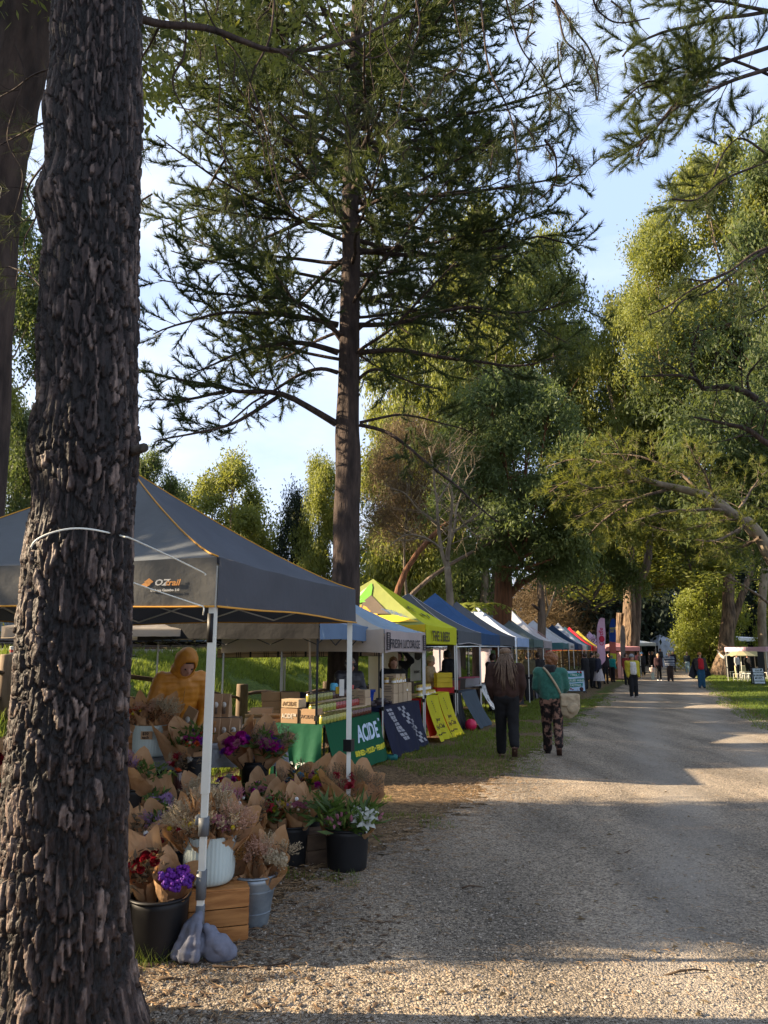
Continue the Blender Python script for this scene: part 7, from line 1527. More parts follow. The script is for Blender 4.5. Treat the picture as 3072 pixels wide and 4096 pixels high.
for row_, (z_, y_, xs) in enumerate([(1.0, 8.05, (840, 868, 902)), (.77, 7.80, (822, 862, 905, 940))]):
    if row_ == 0: crate('low crate raising the back row of paper bags', V(P(880, 2900, 8.05).x, 8.1, .77), .42, .16, .21, .1, 'wooddark', 2, hand=False)
    for xp in xs:
        kraftbag(['first paper bag in the back row nearest the gazebo leg', 'middle paper bag in the back row', 'last paper bag on the right of the back row', 'front row paper bag half behind the gazebo leg', 'second paper bag of the front row with a dark window', 'third paper bag of the front row', 'rightmost paper bag of the front row leaning'][k], V(P(xp, 2850, y_).x, y_, z_), -.1-.12*(k % 3)); k += 1
# the bag in the hands of the man in orange
b_ = kraftbag('paper bag with a white sticker held by the man in orange', (P(745, 2860, 7.35).x, 7.32, .93), -.3); b_.rotation_euler = (.1, .45, -.3)
# blooms peeping out left of the big trunk
cL = V(P(-60, 3250, 5.4).x, 5.45, 0); bucket('black bucket partly cut by the left edge of the picture', cL, .15, .12, .62)
bouquet('orange and yellow bouquet peeping out left of the trunk', cL+V(.02, 0, .55), .34, .14, (.2, 0), -1.3, ((('rose', ORG, 4, .03)), (('mum', YEL, 3, .03))), 'greens', 90, 81)
cL2 = V(P(-40, 3080, 6.2).x, 6.2, 0); crate('white sided box at the left edge of the picture', V(cL2.x-.05, 6.4, .0), .5, .4, .70, 0, 'woodpale', 4, hand=False)
bouquet('bunch of dark red flowers left of the trunk', cL2+V(.0, 0, .60), .36, .15, (.1, 0), -1.3, ((('rose', CRI, 6, .03)), (('pom', RED, 3, .02))), 'greens', 120, 82)

# ---------------------------------------------------------------- timber fence at the foot of the bank
def fp(px, Y): p = P(px, 2800, Y); return V(p.x, p.y, Hs(p.x, p.y))
fx = [fp(-260, 11.0), fp(18, 12.2), fp(330, 13.6), fp(968, 16.0), fp(1310, 18.0), fp(1640, 20.5), fp(1780, 23.5)]
fr = root('timber_fence', fx[3], 'old post and rail fence with round posts along the foot of the grass bank', 'fence')
for i, p in enumerate(fx):
    mb = MB(); mb.lathe([(.13, -.1), (.125, .5), (.12, .98), (.115, 1.0), (.001, 1.005)], p, 16, rib=lambda a, z: 1+.05*math.sin(a*4+i)+.03*math.sin(a*9)); obj('post', mb, fr, mats=M['woodgrey'])
    if i < len(fx)-1:
        for z_ in (.80, .40):
            q = fx[i+1]; mb = MB(); mb.tube([p.lerp(q, u)+V(0, 0, z_+.06*math.sin(u*PI*(1.5+i % 2))-.03) for u in np.linspace(0, 1, 9)], [.06, .085, .09, .095, .09, .08, .09, .08, .055], 6, flat=.45); obj('rail', mb, fr, mats=M['wooddark'])
cupc = fx[1]+V(.05, 0, 1.0); cpr = root('paper_cup', cupc, 'white takeaway coffee cup standing on the fence post at the left edge', 'cup')
mb = MB(); mb.lathe([(.030, 0), (.041, .11)], cupc, 16); obj('cup_wall', mb, cpr, mats=M['paperwhite']); mb = MB(); mb.lathe([(.044, .105), (.044, .118), (.036, .128), (.001, .128)], cupc, 16); obj('lid', mb, cpr, mats=M['paperwhite']); mb = MB(); mb.lathe([(.0345, .03), (.0385, .075)], cupc, 16, capb=False); obj('printed_sleeve', mb, cpr, mats=ink((.5, .1, .08)))

# ---------------------------------------------------------------- pickle stall
def carton(label, c, w_, d_, h, rz=0, m='kraftflat', txt=None, ts=.07, tcol=(.62, .56, .48), flaps=False, name='cardboard_box', group=None, lines=0):
    c = Vector(c); t = root(name, c, label, 'box', group); R = Matrix.Rotation(rz, 3, 'Z')
    mb = MB(); mb.box(c+V(0, 0, h/2), (w_, d_, h), R, bev=.002); bo = obj('box_body', mb, t, mats=M[m], smooth=False)
    mb = MB(); mb.box(c+V(0, 0, h+.0008), (w_*.98, .045, .0012), R); obj('tape', mb, t, mats=M['cardpale'], smooth=False)
    if flaps:
        for sgn in (-1, 1): mb = MB(); mb.box(c+R @ V(0, sgn*d_*.42, h+.03), (w_*.96, d_*.36, .004), R @ Matrix.Rotation(sgn*.6, 3, 'X')); obj('flap', mb, t, mats=M[m], smooth=False)
    if txt: text(txt, ts, c+R @ V(-w_*.44, -d_/2-.001, h*.5-ts*.36), R @ V(1, 0, 0), (0, 0, 1), ink(tcol), t, bold=.001, sx=min(1.6, w_*.86/(len(txt)*ts*.62)))
    if lines:
        mb = MB()
        for q in range(lines): mb.box(c+R @ V(0, -d_/2-.002, h*(.25+.5*q/max(1, lines-1))), (w_*(.7-.15*(q % 2)), .002, h*.07), R)
        obj('printing', mb, t, mats=ink((.12, .09, .07)), smooth=False)
    return t
GLS = flat('pickle_brine', (.33, .30, .07), .15, spec=.6)
def jarmesh(col, r=.038, h=.10, lid=(.45, .40, .30)):
    k = ('jar', tuple(col), r, h)
    if k in KIDS: return KIDS[k]
    mb = MB(); mb.lathe([(r*.9, 0), (r, .008), (r, h*.74), (r*.82, h*.84), (r*.82, h*.86)], (0, 0, 0), 14); a = mb.mesh('glass', flat('jar_content', col, .12, spec=.6)); mb = MB(); mb.lathe([(r*.87, h*.86), (r*.88, h), (r*.8, h*1.01), (.001, h*1.01)], (0, 0, 0), 14); b = mb.mesh('lid', flat('jar_lid', lid, .4, metal=.3))
    mb = MB(); mb.lathe([(r*1.01, h*.18), (r*1.01, h*.58)], (0, 0, 0), 14, capb=False); c_ = mb.mesh('label', M['paperwhite']); KIDS[k] = (a, b, c_); return KIDS[k]
def jar(label, c, col, group, r=.038, h=.10, lid=(.45, .40, .30), lab=True, sc=1.0):
    a, b, c_ = jarmesh(col, r, h, lid); t = root('jar', c, label, 'jar', group); obj('glass', a, t, local=True); obj('lid', b, t, local=True)
    if lab: obj('label', c_, t, local=True)
    return t
K1 = V(P(1291, 3000, 9.95).x, 9.95, 0); K0 = V(P(1098, 3000, 10.25).x, 10.25, 0); K2 = V(P(1512, 3000, 12.15).x, 12.15, 0); K3 = K0+(K2-K1); ZT = .735
pt_ = root('pickle_table', (K0+K1+K2+K3)/4, 'trestle table of the pickle stall under two green printed cloths', 'table'); ctr_ = (K0+K1+K2+K3)/4
mb = MB(); mb.add([K0+V(0, 0, ZT), K1+V(0, 0, ZT), K2+V(0, 0, ZT), K3+V(0, 0, ZT), K0+V(0, 0, ZT-.03), K1+V(0, 0, ZT-.03), K2+V(0, 0, ZT-.03), K3+V(0, 0, ZT-.03)], [(0, 1, 2, 3), (7, 6, 5, 4), (0, 4, 5, 1), (1, 5, 6, 2), (2, 6, 7, 3), (3, 7, 4, 0)]); obj('tabletop', mb, pt_, mats=M['woodgrey'])
for k_ in (K0, K1, K2, K3): mb = MB(); q = k_.lerp(ctr_, .12); mb.tube([V(q.x, q.y, Hs(q.x, q.y)), V(q.x, q.y, ZT-.03)], .016, 6); obj('leg', mb, pt_, mats=M['blackmetal'])
M['greencloth'] = fab('green_stall_cloth', (.014, .115, .06), .38, (.02, .22, .08))
def drape(label, p, q, ztop, zbot, m, out=.06, flare=0.0, folds=9, sk=0.0, name='tablecloth', cat='tablecloth', nu=40, warp=True):
    p, q = Vector(p), Vector(q); d = (q-p); ln = d.length; d.normalize(); n_ = V(d.y, -d.x, 0); fnp = lambda u, v: p+d*(ln*u+sk*v)+n_*(.02+out*v+(.032*math.sin(u*folds+v)+.020*math.sin(u*folds*2.3+1+v*2))*v+flare*.45*v*v)+V(0, 0, ztop+.004+(zbot-ztop)*v)
    t = root(name, p.lerp(q, .5)+V(0, 0, zbot), label, cat); mb = MB(); mb.grid(fnp, nu, 12); obj('cloth', mb, t, mats=m)
    mb = MB(); mb.add([fnp(0, 0), fnp(1, 0), fnp(1, 0)-n_*.22+V(0, 0, .004), fnp(0, 0)-n_*.22+V(0, 0, .004)], [(0, 1, 2, 3)]); obj('cloth_top', mb, t, mats=m)
    return t, fnp, n_, ln
def ontext(body, fn, n_, u0, v0, size, asp, m, par, ln, ht, bold=.004, sx=1.0, shear=0):
    def w_(a, b, c): return fn(min(1, u0+a*sx/ln), max(0, v0-b/ht))+n_*(.004+c)
    return text(body, size, (0, 0, 0), (1, 0, 0), (0, 0, 1), m, par, bold=bold, warp=w_, shear=shear)
t, fnp, n_, ln = drape('green cloth lettered ACIDE on the end of the pickle table', K0, K1, ZT, .03, M['greencloth'], .05)
ontext('ACIDE', fnp, n_, .30, .86, .19, 1, ink((.60, .64, .60)), t, ln, ZT-.03, .006, .95)
t, fnp, n_, ln = drape('green cloth with ACIDE and yellow BRINED PICKLED FERMENTED facing the path', K1+ROWD*.02, K2, ZT, .06, M['greencloth'], .10, .18)
ontext('ACIDE', fnp, n_, .50, .50, .32, 1, ink((.50, .62, .74)), t, ln, ZT-.06, .009, .95); ontext('TM', fnp, n_, .92, .18, .06, 1, ink((.50, .62, .74)), t, ln, ZT-.06, .002)
ontext('BRINED • PICKLED • FERMENTED', fnp, n_, .42, .76, .095, 1, ink((.60, .55, .03)), t, ln, ZT-.06, .004, .92)
ux = (K2-K1).normalized(); az_t = math.atan2(ux.y, ux.x)-PI/2+.0; ex_ = (K1-K0).normalized(); azx = math.atan2(ex_.y, ex_.x)
def tp(a, b, z=0): return K0+ex_*a+ux*b+V(0, 0, ZT+.005+z)
W_ = (K1-K0).length
carton('brown carton lettered ACIDE in white at the corner of the pickle table', tp(.20, .15), .255, .20, .19, azx, 'kraftflat', 'ACIDE™', .085)
carton('upper carton with brown print on top of the ACIDE carton', tp(.21, .15, .20), .265, .20, .11, azx, 'cardpale', 'ACIDE', .075, (.20, .12, .06))
carton('darker printed carton right of the ACIDE carton', tp(.47, .17), .24, .20, .19, azx, 'kraftflat', 'ACIDE', .06, (.22, .14, .09))
ORD = 'first second third fourth fifth sixth seventh eighth ninth tenth eleventh twelfth thirteenth fourteenth fifteenth sixteenth seventeenth'.split()
PG = [(.33, .32, .06), (.42, .36, .05), (.25, .24, .05), (.10, .03, .02), (.30, .05, .04), (.08, .04, .03)]
k = 0
for lev in range(3):
    for r_ in range(2 if lev == 0 else 1):
        for j in range(17 if lev < 2 else 12):
            b_0 = .12+j*.125+(0 if lev < 2 else .25)
            if b_0 > 2.1: continue
            ci = (0 if j < 5 else (1 if j < 9 else 3)) if lev == 0 else ((0 if j < 7 else 4) if lev == 1 else (5 if j > 6 else 2))
            q = tp(W_-.06-r_*.10-lev*.16, b_0, 0 if lev == 0 else .13*lev)
            jar(ORD[j]+' jar from the near end, '+['outer row of the front pickle tray', 'inner row of the front pickle tray', 'raised second pickle tray', 'top pickle tier'][r_ if lev == 0 else lev+1], q, PG[ci], 'pickle jars in rows on the green table', .047, .115, [(.16, .13, .03), (.12, .10, .05), (.05, .04, .03)][lev], False)
for lev in (1, 2): carton(['low carton carrying the second tray of pickle jars', 'taller carton carrying the top tray of pickle jars'][lev-1], tp(W_-.06-lev*.16, 1.05+.1*lev), .13, 1.95-.4*lev, .128*lev, azx, 'cardpale')
for i, (zz0, dx) in enumerate([(0, 0), (.12, 0), (.24, .01), (0, .16), (.12, .16), (.24, .17)]):
    carton(['bottom', 'middle', 'top'][i % 3]+[' pale printed carton at the far end of the pickle table', ' carton of the second pile at the far end of the pickle table'][i//3], tp(W_-.14-dx, 2.0, zz0), .15, .2, .115, azx, 'cardpale', lines=2)
for i, (px_, py_, w2, d2, h2, Yb) in enumerate([(1085, 2838, .28, .25, .10, 12.2), (1086, 2870, .28, .25, .12, 12.2), (1084, 2898, .28, .25, .10, 12.2), (1160, 2812, .30, .25, .12, 12.5), (1100, 2812, .28, .25, .12, 12.3), (1160, 2850, .30, .25, .13, 12.5)]):
    pass
sb = table('back table stacked with plain cartons behind the pickle stall', V(P(1120, 2900, 12.3).x, 12.35, 0), .95, .5, .50, .1, None)
for i, (px_, lev, dy) in enumerate([(1082, 0, 0), (1082, 1, 0), (1084, 2, 0), (1081, 3, 0), (1158, 0, 0), (1160, 1, 0), (1157, 2, 0), (1159, 3, 0)]):
    carton(['lowest', 'second', 'third', 'top'][lev]+[' carton in the left pile beside the bent stallholder', ' carton in the right pile beside the bent stallholder'][i//4], V(P(px_, 2850, 12.3).x, 12.3, .505+lev*.135), .30, .26, .13, .1+.02*lev)
sb2 = table('low side table with half open cartons left of the pickle stall', V(P(1045, 2930, 10.6).x, 10.7, 0), .62, .5, .66, 0, (.45, .44, .42), .06)
carton('flat brown carton lying on the half open ones', V(P(1043, 2880, 10.7).x, 10.78, .79), .30, .24, .11, .05)
carton('open white lined carton left of the pickle stall', V(P(1015, 2905, 10.5).x, 10.6, .667), .25, .26, .115, 0, 'cardpale', flaps=True)
carton('small open carton with flaps up on the low side table', V(P(1078, 2910, 10.4).x, 10.5, .667), .26, .24, .11, .1, 'kraftflat', flaps=True, lines=2)
tb = root('plastic_tub', V(P(1448, 2785, 12.9).x, 12.9, .80), 'blue plastic tub behind the pickle jars', 'tub'); mb = MB(); mb.box(tb.location+V(0, 0, .12), (.42, .30, .24), taper=.85); mb.box(tb.location+V(0, 0, .235), (.46, .34, .03)); obj('tub_body', mb, tb, mats=flat('blue_plastic', (.01, .06, .42), .4), smooth=False)
st_ = table('back table holding the blue tub', V(P(1440, 2800, 12.9).x, 12.95, 0), .9, .45, .795, .2, None)
cn = V(P(1333, 2850, 11.3).x, 11.4, ZT+.33); mb = MB(); mb.lathe([(.055, 0), (.06, .02), (.06, .13), (.045, .15), (.001, .155)], cn, 16); tag(obj('canister', mb, mats=flat('sky_blue_plastic', (.10, .42, .62), .4)), 'sky blue canister on top of the pickle trays', 'canister')
cn = V(P(1366, 2850, 11.3).x, 11.3, ZT+.30); mb = MB(); mb.box(cn+V(0, 0, .12), (.07, .01, .24)); tag(obj('price_sign', mb, mats=M['paperwhite'], smooth=False), 'narrow upright paper sign standing among the pickles', 'sign')
cn = V(P(1355, 2850, 11.3).x, 11.36, ZT+.33); mb = MB(); mb.box(cn+V(0, 0, .05), (.10, .07, .10)); tag(obj('tea_tin', mb, mats=flat('yellow_tin', (.62, .42, .03), .4), smooth=False), 'yellow tin beside the sky blue canister', 'tin')
# teal feet of the stall leg
for dx in (-.12, .10): mb = MB(); mb.box(K2+V(.12+dx, .0, .05), (.18, .14, .09), bev=.02); tag(obj('leg_weight', mb, mats=flat('teal_plastic', (.01, .13, .12), .5)), ['left', 'right'][dx > 0]+' teal plastic weight at the foot of the blue gazebo leg', 'weight')

# ---------------------------------------------------------------- licorice, honey and following tables
navy = fab('navy_cloth', (.008, .011, .035), .06)
def rowtable(s0, s1, d0=.12, dd=.7, z=.80, label='', m='woodgrey'):
    a, b, c, d = rowpt(s0, d0), rowpt(s1, d0), rowpt(s1, d0+dd), rowpt(s0, d0+dd); ct = (a+b+c+d)/4; t = root('trestle_table', (ct.x, ct.y, 0), label, 'table')
    mb = MB(); mb.add([p+V(0, 0, z) for p in (a, b, c, d)]+[p+V(0, 0, z-.03) for p in (a, b, c, d)], [(0, 1, 2, 3), (7, 6, 5, 4), (0, 4, 5, 1), (1, 5, 6, 2), (2, 6, 7, 3), (3, 7, 4, 0)]); obj('tabletop', mb, t, mats=M[m], smooth=False)
    for p in (a, b, c, d): q = p.lerp(ct, .15); mb = MB(); mb.tube([q, q+V(0, 0, z-.03)], .014, 6); obj('leg', mb, t, mats=M['blackmetal'])
    return t
rowtable(.08, 2.1, .12, .8, .80, 'table of the licorice stall under navy cloth')
a_, b_ = rowpt(.08, .95), rowpt(.08, .10); drape('navy cloth on the near end of the licorice table', a_, b_, .80, .04, navy, .03)
t, fnp, n_, ln = drape('navy cloth facing the path with two white printed checked strips', rowpt(.08, .10), rowpt(2.1, .10), .80, .03, navy, .10, .22, 12)
for s0_, dxs in ((.10, .38), (.38, .50)):
    mb = MB(); ck = s0_ > .3
    if ck:
        for r_ in range(11):
            for c_ in range(3):
                if (r_+c_) % 2: continue
                u0 = s0_+c_*.055+r_*.040; v0 = .05+r_*.078; mb.add([fnp(min(1, u0), v0)+n_*.006, fnp(min(1, u0+.055), v0)+n_*.006, fnp(min(1, u0+.095), v0+.078)+n_*.006, fnp(min(1, u0+.04), v0+.078)+n_*.006], [(0, 1, 2, 3)])
    else:
        for r_ in range(9):
            for c_ in range(2):
                u0 = s0_+c_*.065+r_*.035; v0 = .05+r_*.078; g_ = .05+.01*((r_*7+c_*3) % 3); mb.add([fnp(u0, v0)+n_*.006, fnp(u0+.055, v0)+n_*.006, fnp(u0+.080, v0+g_)+n_*.006, fnp(u0+.025, v0+g_)+n_*.006], [(0, 1, 2, 3)])
    obj('printed_strip', mb, t, mats=ink((.30, .30, .33)), smooth=False)
mb = MB()
for i in range(8): mb.box(rowpt(.25+.14*i, .30+.1*(i % 2))+V(0, 0, .83+.02*(i % 3)), (.15, .12, .05+.02*(i % 2)), Matrix.Rotation(i*.7, 3, 'Z'), bev=.01)
tag(obj('licorice_packets', mb, mats=flat('dark_packets', (.05, .035, .035), .3)), 'loose pile of dark licorice packets on the navy table', 'packets', kind='stuff')
for i in range(10):
    lev = i//4 if i < 8 else 2; sx_ = 1.18+(i % 4)*.26 if i < 8 else 1.3+(i-8)*.3
    carton(ORD[i % 4]+[' white fronted carton from the left, lower row of the licorice table', ' white fronted carton from the left, upper row of the licorice table', ' white fronted carton from the left, top of the licorice pile'][lev], rowpt(sx_, .32)+V(0, 0, .805+lev*.165), .22, .22, .16, -.35, 'cardpale', lines=4, group='white fronted cartons on the licorice table')
HON = (.52, .30, .03)
for i in range(14): jar(ORD[i % 7]+' honey jar from the left on the licorice cartons, '+['front', 'back'][i//7]+' row', rowpt(1.15+.11*(i % 7), .24+.13*(i//7))+V(0, 0, 1.135 if i % 7 < 6 else .97), HON if i % 3 else (.55, .42, .16), 'jars of honey between the two stalls', .042, .11 if i % 2 else .09, (.5, .38, .1))
rowtable(2.4, 4.4, .12, .8, .80, 'table of the honey stall under red cloth'); redc = fab('red_cloth', (.45, .008, .014), .2)
drape('red cloth on the near end of the honey table', rowpt(2.38, .95), rowpt(2.38, .12), .80, .30, redc, .02); drape('red cloth hanging behind the yellow honey banners', rowpt(2.4, .14), rowpt(4.4, .14), .80, .12, redc, .08, .1)
yelc = fab('yellow_banner', (.62, .58, .02), .28)
for i, (s0_, lb) in enumerate([(2.46, 'left yellow honey club banner hanging from the honey table'), (3.30, 'right yellow honey club banner hanging from the honey table')]):
    t, fnp, n_, ln = drape(lb, rowpt(s0_, .08), rowpt(s0_+.84, .08), .84+.02*i, .02-.01*i, yelc, .12, .26+.05*i, 7, .10, name='banner', cat='banner', nu=20); ht = .84
    ik = ink((.05, .03, .02)); ontext('Join our', fnp, n_, .30, .58, .105, 1, ik, t, ln, ht, .0005, 1.0); ontext('Honey Club', fnp, n_, .16, .74, .115, 1, ik, t, ln, ht, .0005, 1.0); ontext('- Discount your next purchase -', fnp, n_, .08, .87, .050, 1, ik, t, ln, ht, .0, .85)
    mb = MB()
    for j in range(6): mb.add([fnp(.35+.04*j+q_*.06, .10+.05*j+w3*.03)+n_*.007 for q_, w3 in ((0, 0), (1, .5), (.6, 1.2), (-.3, .8))], [(0, 1, 2, 3)])
    obj('printed_bees', mb, t, mats=ik, smooth=False)
for i in range(16):
    lev = i//9; jar(ORD[i % 9]+[' honey jar from the left, lower row on the red table', ' honey jar from the left, upper row on the red table'][lev], rowpt(2.75+.115*(i % 9), .26+.03*lev)+V(0, 0, .806+.125*lev), HON if i % 4 else (.6, .48, .25), 'honey jars stacked on the red table', .048, .12, (.55, .42, .08))
ycr = crate('yellow plastic crate standing on the honey table end', rowpt(4.75, .35)+V(0, 0, .93), .34, .26, .30, .2, 'kraftflat', 3, hand=False); 
for ch in ycr.children: ch.data = ch.data.copy(); ch.data.materials[0] = KIDS.setdefault('yplastic', flat('yellow_plastic', (.62, .46, .02), .4))
rcr = crate('red plastic crate under the yellow one', rowpt(4.85, .35)+V(0, 0, .805), .42, .34, .12, .2, 'kraftflat', 1, hand=False)
for ch in rcr.children: ch.data = ch.data.copy(); ch.data.materials[0] = KIDS.setdefault('rplastic', flat('red_plastic', (.50, .01, .015), .35))
rowtable(4.75, 6.9, .12, .7, .80, 'table of the dark grey gazebo stall'); drape('black cloth with white script on the near side of the grey stall', rowpt(4.6, .12), rowpt(5.3, .12), .80, .02, fab('black_cloth', (.01, .01, .012), .04), .1, .1)
t, fnp, n_, ln = drape('long slate blue cloth sweeping out to the grass', rowpt(5.25, .10), rowpt(6.7, .10), .80, .02, fab('slate_cloth', (.05, .07, .09), .10), .25, .35, 10)
rowtable(7.1, 9.2, .12, .7, .82, 'table of the royal blue gazebo stall'); drape('crumpled white printed cloth over the front of the royal blue stall', rowpt(7.05, .08), rowpt(8.7, .08), .86, .30, mat('printed_white_cloth', (.60, .60, .58), .7, (.12, .13, .13), scale=9, detail=6, lo=.40, hi=.48, trans=.2), .2, .2, 16)
for i, (s_, col, lb) in enumerate([(7.3, (.30, .29, .30), 'grey storage tub with a pink lid nearest the tea towel'), (7.9, (.33, .31, .32), 'grey storage tub beside the printed cloth'), (5.9, (.20, .05, .05), 'tray of small dark red boxes under the dark grey gazebo'), (6.4, (.06, .05, .04), 'black display box beside the tray of dark red boxes')]):
    t = root('storage_tub', rowpt(s_, .45)+V(0, 0, .825), lb, 'tub'); mb = MB(); mb.box(t.location+V(0, 0, .11), (.36, .30, .22), taper=.9); obj('tub_body', mb, t, mats=flat('tub', col, .4), smooth=False); mb = MB(); mb.box(t.location+V(0, 0, .232), (.38, .32, .02)); obj('lid', mb, t, mats=flat('tub_lid', (.42, .05, .10) if i < 2 else (.05, .05, .05), .4), smooth=False)
tw = root('tea_towel', rowpt(7.6, 1.9)+V(0, 0, 1.0), 'cream printed tea towel hanging under the royal blue gazebo', 'tea towel'); mb = MB(); mb.grid(lambda u, v: rowpt(7.2+.9*u, 1.9)+V(.02*math.sin(u*9), 0, .95+.85*v), 12, 4); obj('cloth', mb, tw, mats=gmat((.60, .55, .44), .3)); text('RIVERMINT', .10, rowpt(7.35, 1.85)+V(0, 0, 1.15), ROWD, (0, 0, 1), ink((.08, .07, .05)), tw, bold=.002)
mb = MB(); mb.ball(rowpt(7.65, 1.84)+V(0, 0, 1.60), .10, 10, 8, None, (1, .1, 1.2)); obj('printed_emblem', mb, tw, mats=ink((.08, .07, .05)))
tw = root('tea_towel', rowpt(11.2, .6)+V(0, 0, 1.0), 'green towel hanging between the walkers', 'tea towel'); mb = MB(); mb.grid(lambda u, v: rowpt(11.0+.7*u, .6)+V(0, .02*math.sin(u*9), .75+1.0*v), 12, 4); obj('cloth', mb, tw, mats=gmat((.08, .15, .06), .3))
for i in range(6): 
    s0_ = 9.5+i*2.35+(2 if i > 1 else 0); rowtable(s0_, s0_+1.9, .2, .7, .8, ['table under the slate gazebo', 'table under the first white gazebo', 'table under the mandala gazebo', 'table under the teal valance gazebo', 'table under the lettered gazebo', 'table under the navy gazebo'][i])
    drape(['dark cloth on the slate gazebo table', 'black cloth on the first white gazebo table', 'grey cloth on the mandala gazebo table', 'brown cloth on the teal valance table', 'dark green cloth on the lettered gazebo table', 'black cloth on the navy gazebo table'][i], rowpt(s0_, .18), rowpt(s0_+1.9, .18), .8, .05, cloth([BLK, BLK, (.1, .1, .11), (.10, .05, .03), (.02, .06, .04), BLK][i]), .05)
mb = MB(); mb.ball(rowpt(4.95, -.05)+V(.15, 0, .13), .13, 12, 8); tag(obj('balloon', mb, mats=flat('pink_balloon', (.55, .02, .08), .3)), 'pink red balloon on the grass under the honey banners', 'balloon')

# ---------------------------------------------------------------- boards, flags, stools, food stall
def aframe(label, px, py, Y, w_, h, face, lines_, deco):
    p = G(px, py); c = V(p.x, p.y, Hs(p.x, p.y)); t = root('sandwich_board', c, label, 'sandwich board', None, face); R = Matrix.Rotation(.16, 3, 'X')
    for sg, nm in ((1, 'front_panel'), (-1, 'back_panel')):
        Rr_ = Matrix.Rotation(-.14*sg, 3, 'X'); o0 = V(0, -.16*sg, .02); mb = MB(); mb.box(o0+Rr_ @ V(0, 0, h/2+.03), (w_-.06, .012, h-.08), Rr_); obj(nm, mb, t, local=True, mats=deco['bg'], smooth=False)
        mb = MB()
        for q, sz in (((-w_/2, 0, h/2), (.035, .03, h+.06)), ((w_/2, 0, h/2), (.035, .03, h+.06)), ((0, 0, h+.01), (w_, .03, .035)), ((0, 0, .06), (w_, .03, .035))): mb.box(o0+Rr_ @ Vector(q), sz, Rr_)
        obj('frame', mb, t, local=True, mats=M['blackmetal'] if deco.get('black', 1) else M['white'], smooth=False)
    Rr_ = Matrix.Rotation(-.14, 3, 'X'); o0 = V(0, -.16, .02); ux_, uz_ = V(1, 0, 0), Rr_ @ V(0, 0, 1); nf = Rr_ @ V(0, -1, 0)
    for kind, *a in deco['shapes']:
        if kind == 'banner':
            z_, h_, w2, col = a; mb = MB(); mb.add([o0+uz_*(z_+h_*.5*s_+dy_)+ux_*x_+nf*.010 for x_, s_, dy_ in ((-w2/2, -1, 0), (-w2*.2, -1.2, 0), (w2*.25, -.8, 0), (w2/2, -1, .02), (w2*.55, 1, .02), (w2*.2, 1.2, 0), (-w2*.25, .8, 0), (-w2*.55, 1, -.01))], [tuple(range(8))]); obj('painted_ribbon', mb, t, local=True, mats=ink(col), smooth=False)
        else:
            x_, z_, r_, col = a; mb = MB(); mb.lathe([(r_, 0), (.001, .002)], o0+uz_*z_+ux_*x_+nf*.011, 8, nf.to_track_quat('Z', 'Y').to_matrix()); obj('painted_blob', mb, t, local=True, mats=ink(col))
    for body, z_, sz, col in lines_: text(body, sz, o0+uz_*z_+nf*.014, ux_, uz_, ink(col), t, bold=.003, align='CENTER')
    for ch in t.children: ch.location = (0, 0, 0)
    return t
TE = (.01, .20, .17)
aframe('sandwich board reading FALL MULLED WINE TASTING with teal ribbons and berries', 2300, 2772, 29, .86, .92, math.radians(0), [('• FALL •', .70, .12, (.60, .68, .62)), ('MULLED WINE', .47, .115, (.60, .68, .62)), ('TASTING', .27, .12, (.60, .68, .62))],
       dict(bg=ink((.42, .56, .72)), shapes=[('banner', .74, .16, .60, TE), ('banner', .51, .15, .74, TE), ('banner', .31, .15, .60, TE)]+[('blob', x_, z_, r_, c_) for x_, z_, r_, c_ in ((.15, .86, .04, CRI), (.27, .85, .05, CRI), (.22, .82, .03, (.3, .3, .35)), (-.3, .85, .03, TE), (-.34, .80, .02, CRI), (-.2, .16, .04, CRI), (-.12, .13, .035, CRI), (.25, .15, .09, (.05, .02, .03)), (.27, .14, .06, (.12, .03, .03)), (.1, .12, .03, (.5, .5, .5)))]))
DKG = (.03, .06, .06)
aframe('white board on the lawn listing egg and bacon, burgers, chips and cold drinks', 3035, 2742, 37, .60, .86, math.radians(0), [('EGG &', .72, .11, DKG), ('BACON ROLL', .61, .09, DKG), ('BURGERS', .45, .13, DKG), ('CHIPS', .31, .13, DKG), ('COLD DRINKS', .17, .08, DKG)], dict(bg=ink((.58, .66, .70)), shapes=[('blob', .18, .78, .05, DKG), ('blob', -.18, .35, .05, DKG)]))
def feather(label, px, pyb, Y, ytop, wpx, cols, txt, tcol, tilt=0.0):
    b = P(px, 2600, Y); b.z = Hs(b.x, Y); top = P(px+wpx*.9, ytop, Y); H_ = top.z-b.z; Wd = wpx*PXM(Y, 2); t = root('feather_flag', b, label, 'flag'); mb = MB()
    pole = curve([b, b+V(.01, 0, H_*.5), b+V(.05, 0, H_*.82), b+V(Wd*.45, 0, H_*.985), b+V(Wd*.95, 0, H_)], 4); mb.tube(pole, .016, 5); obj('pole', mb, t, mats=M['blackmetal'])
    def px_at(z): return float(np.interp(z, [q.z for q in pole], [q.x for q in pole]))
    z0 = b.z+H_*.27; 
    def f(u, v):
        z = z0+(b.z+H_-z0)*v; xl_ = px_at(z); xr_ = b.x+Wd*(.78+.22*min(1, v*1.3)) - (Wd*.55*(1-v/.12) if v < .12 else 0)
        return V(xl_+(max(xr_, xl_+.01)-xl_)*u, Y+.03*math.sin(v*14+u*2), z-.05*u)
    n_ = len(cols)
    for i_, c_ in enumerate(cols): mb = MB(); mb.grid(lambda u, v: f(u, (i_+v)/n_), 5, 10); obj('flag_panel', mb, t, mats=gmat(c_, .35))
    if txt: text(txt, Wd*.62, f(.78, .42)+V(0, -.06, 0), (0, 0, 1), (-1, 0, 0), ink(tcol), t, bold=.006, off=.0, shear=.2)
    return t
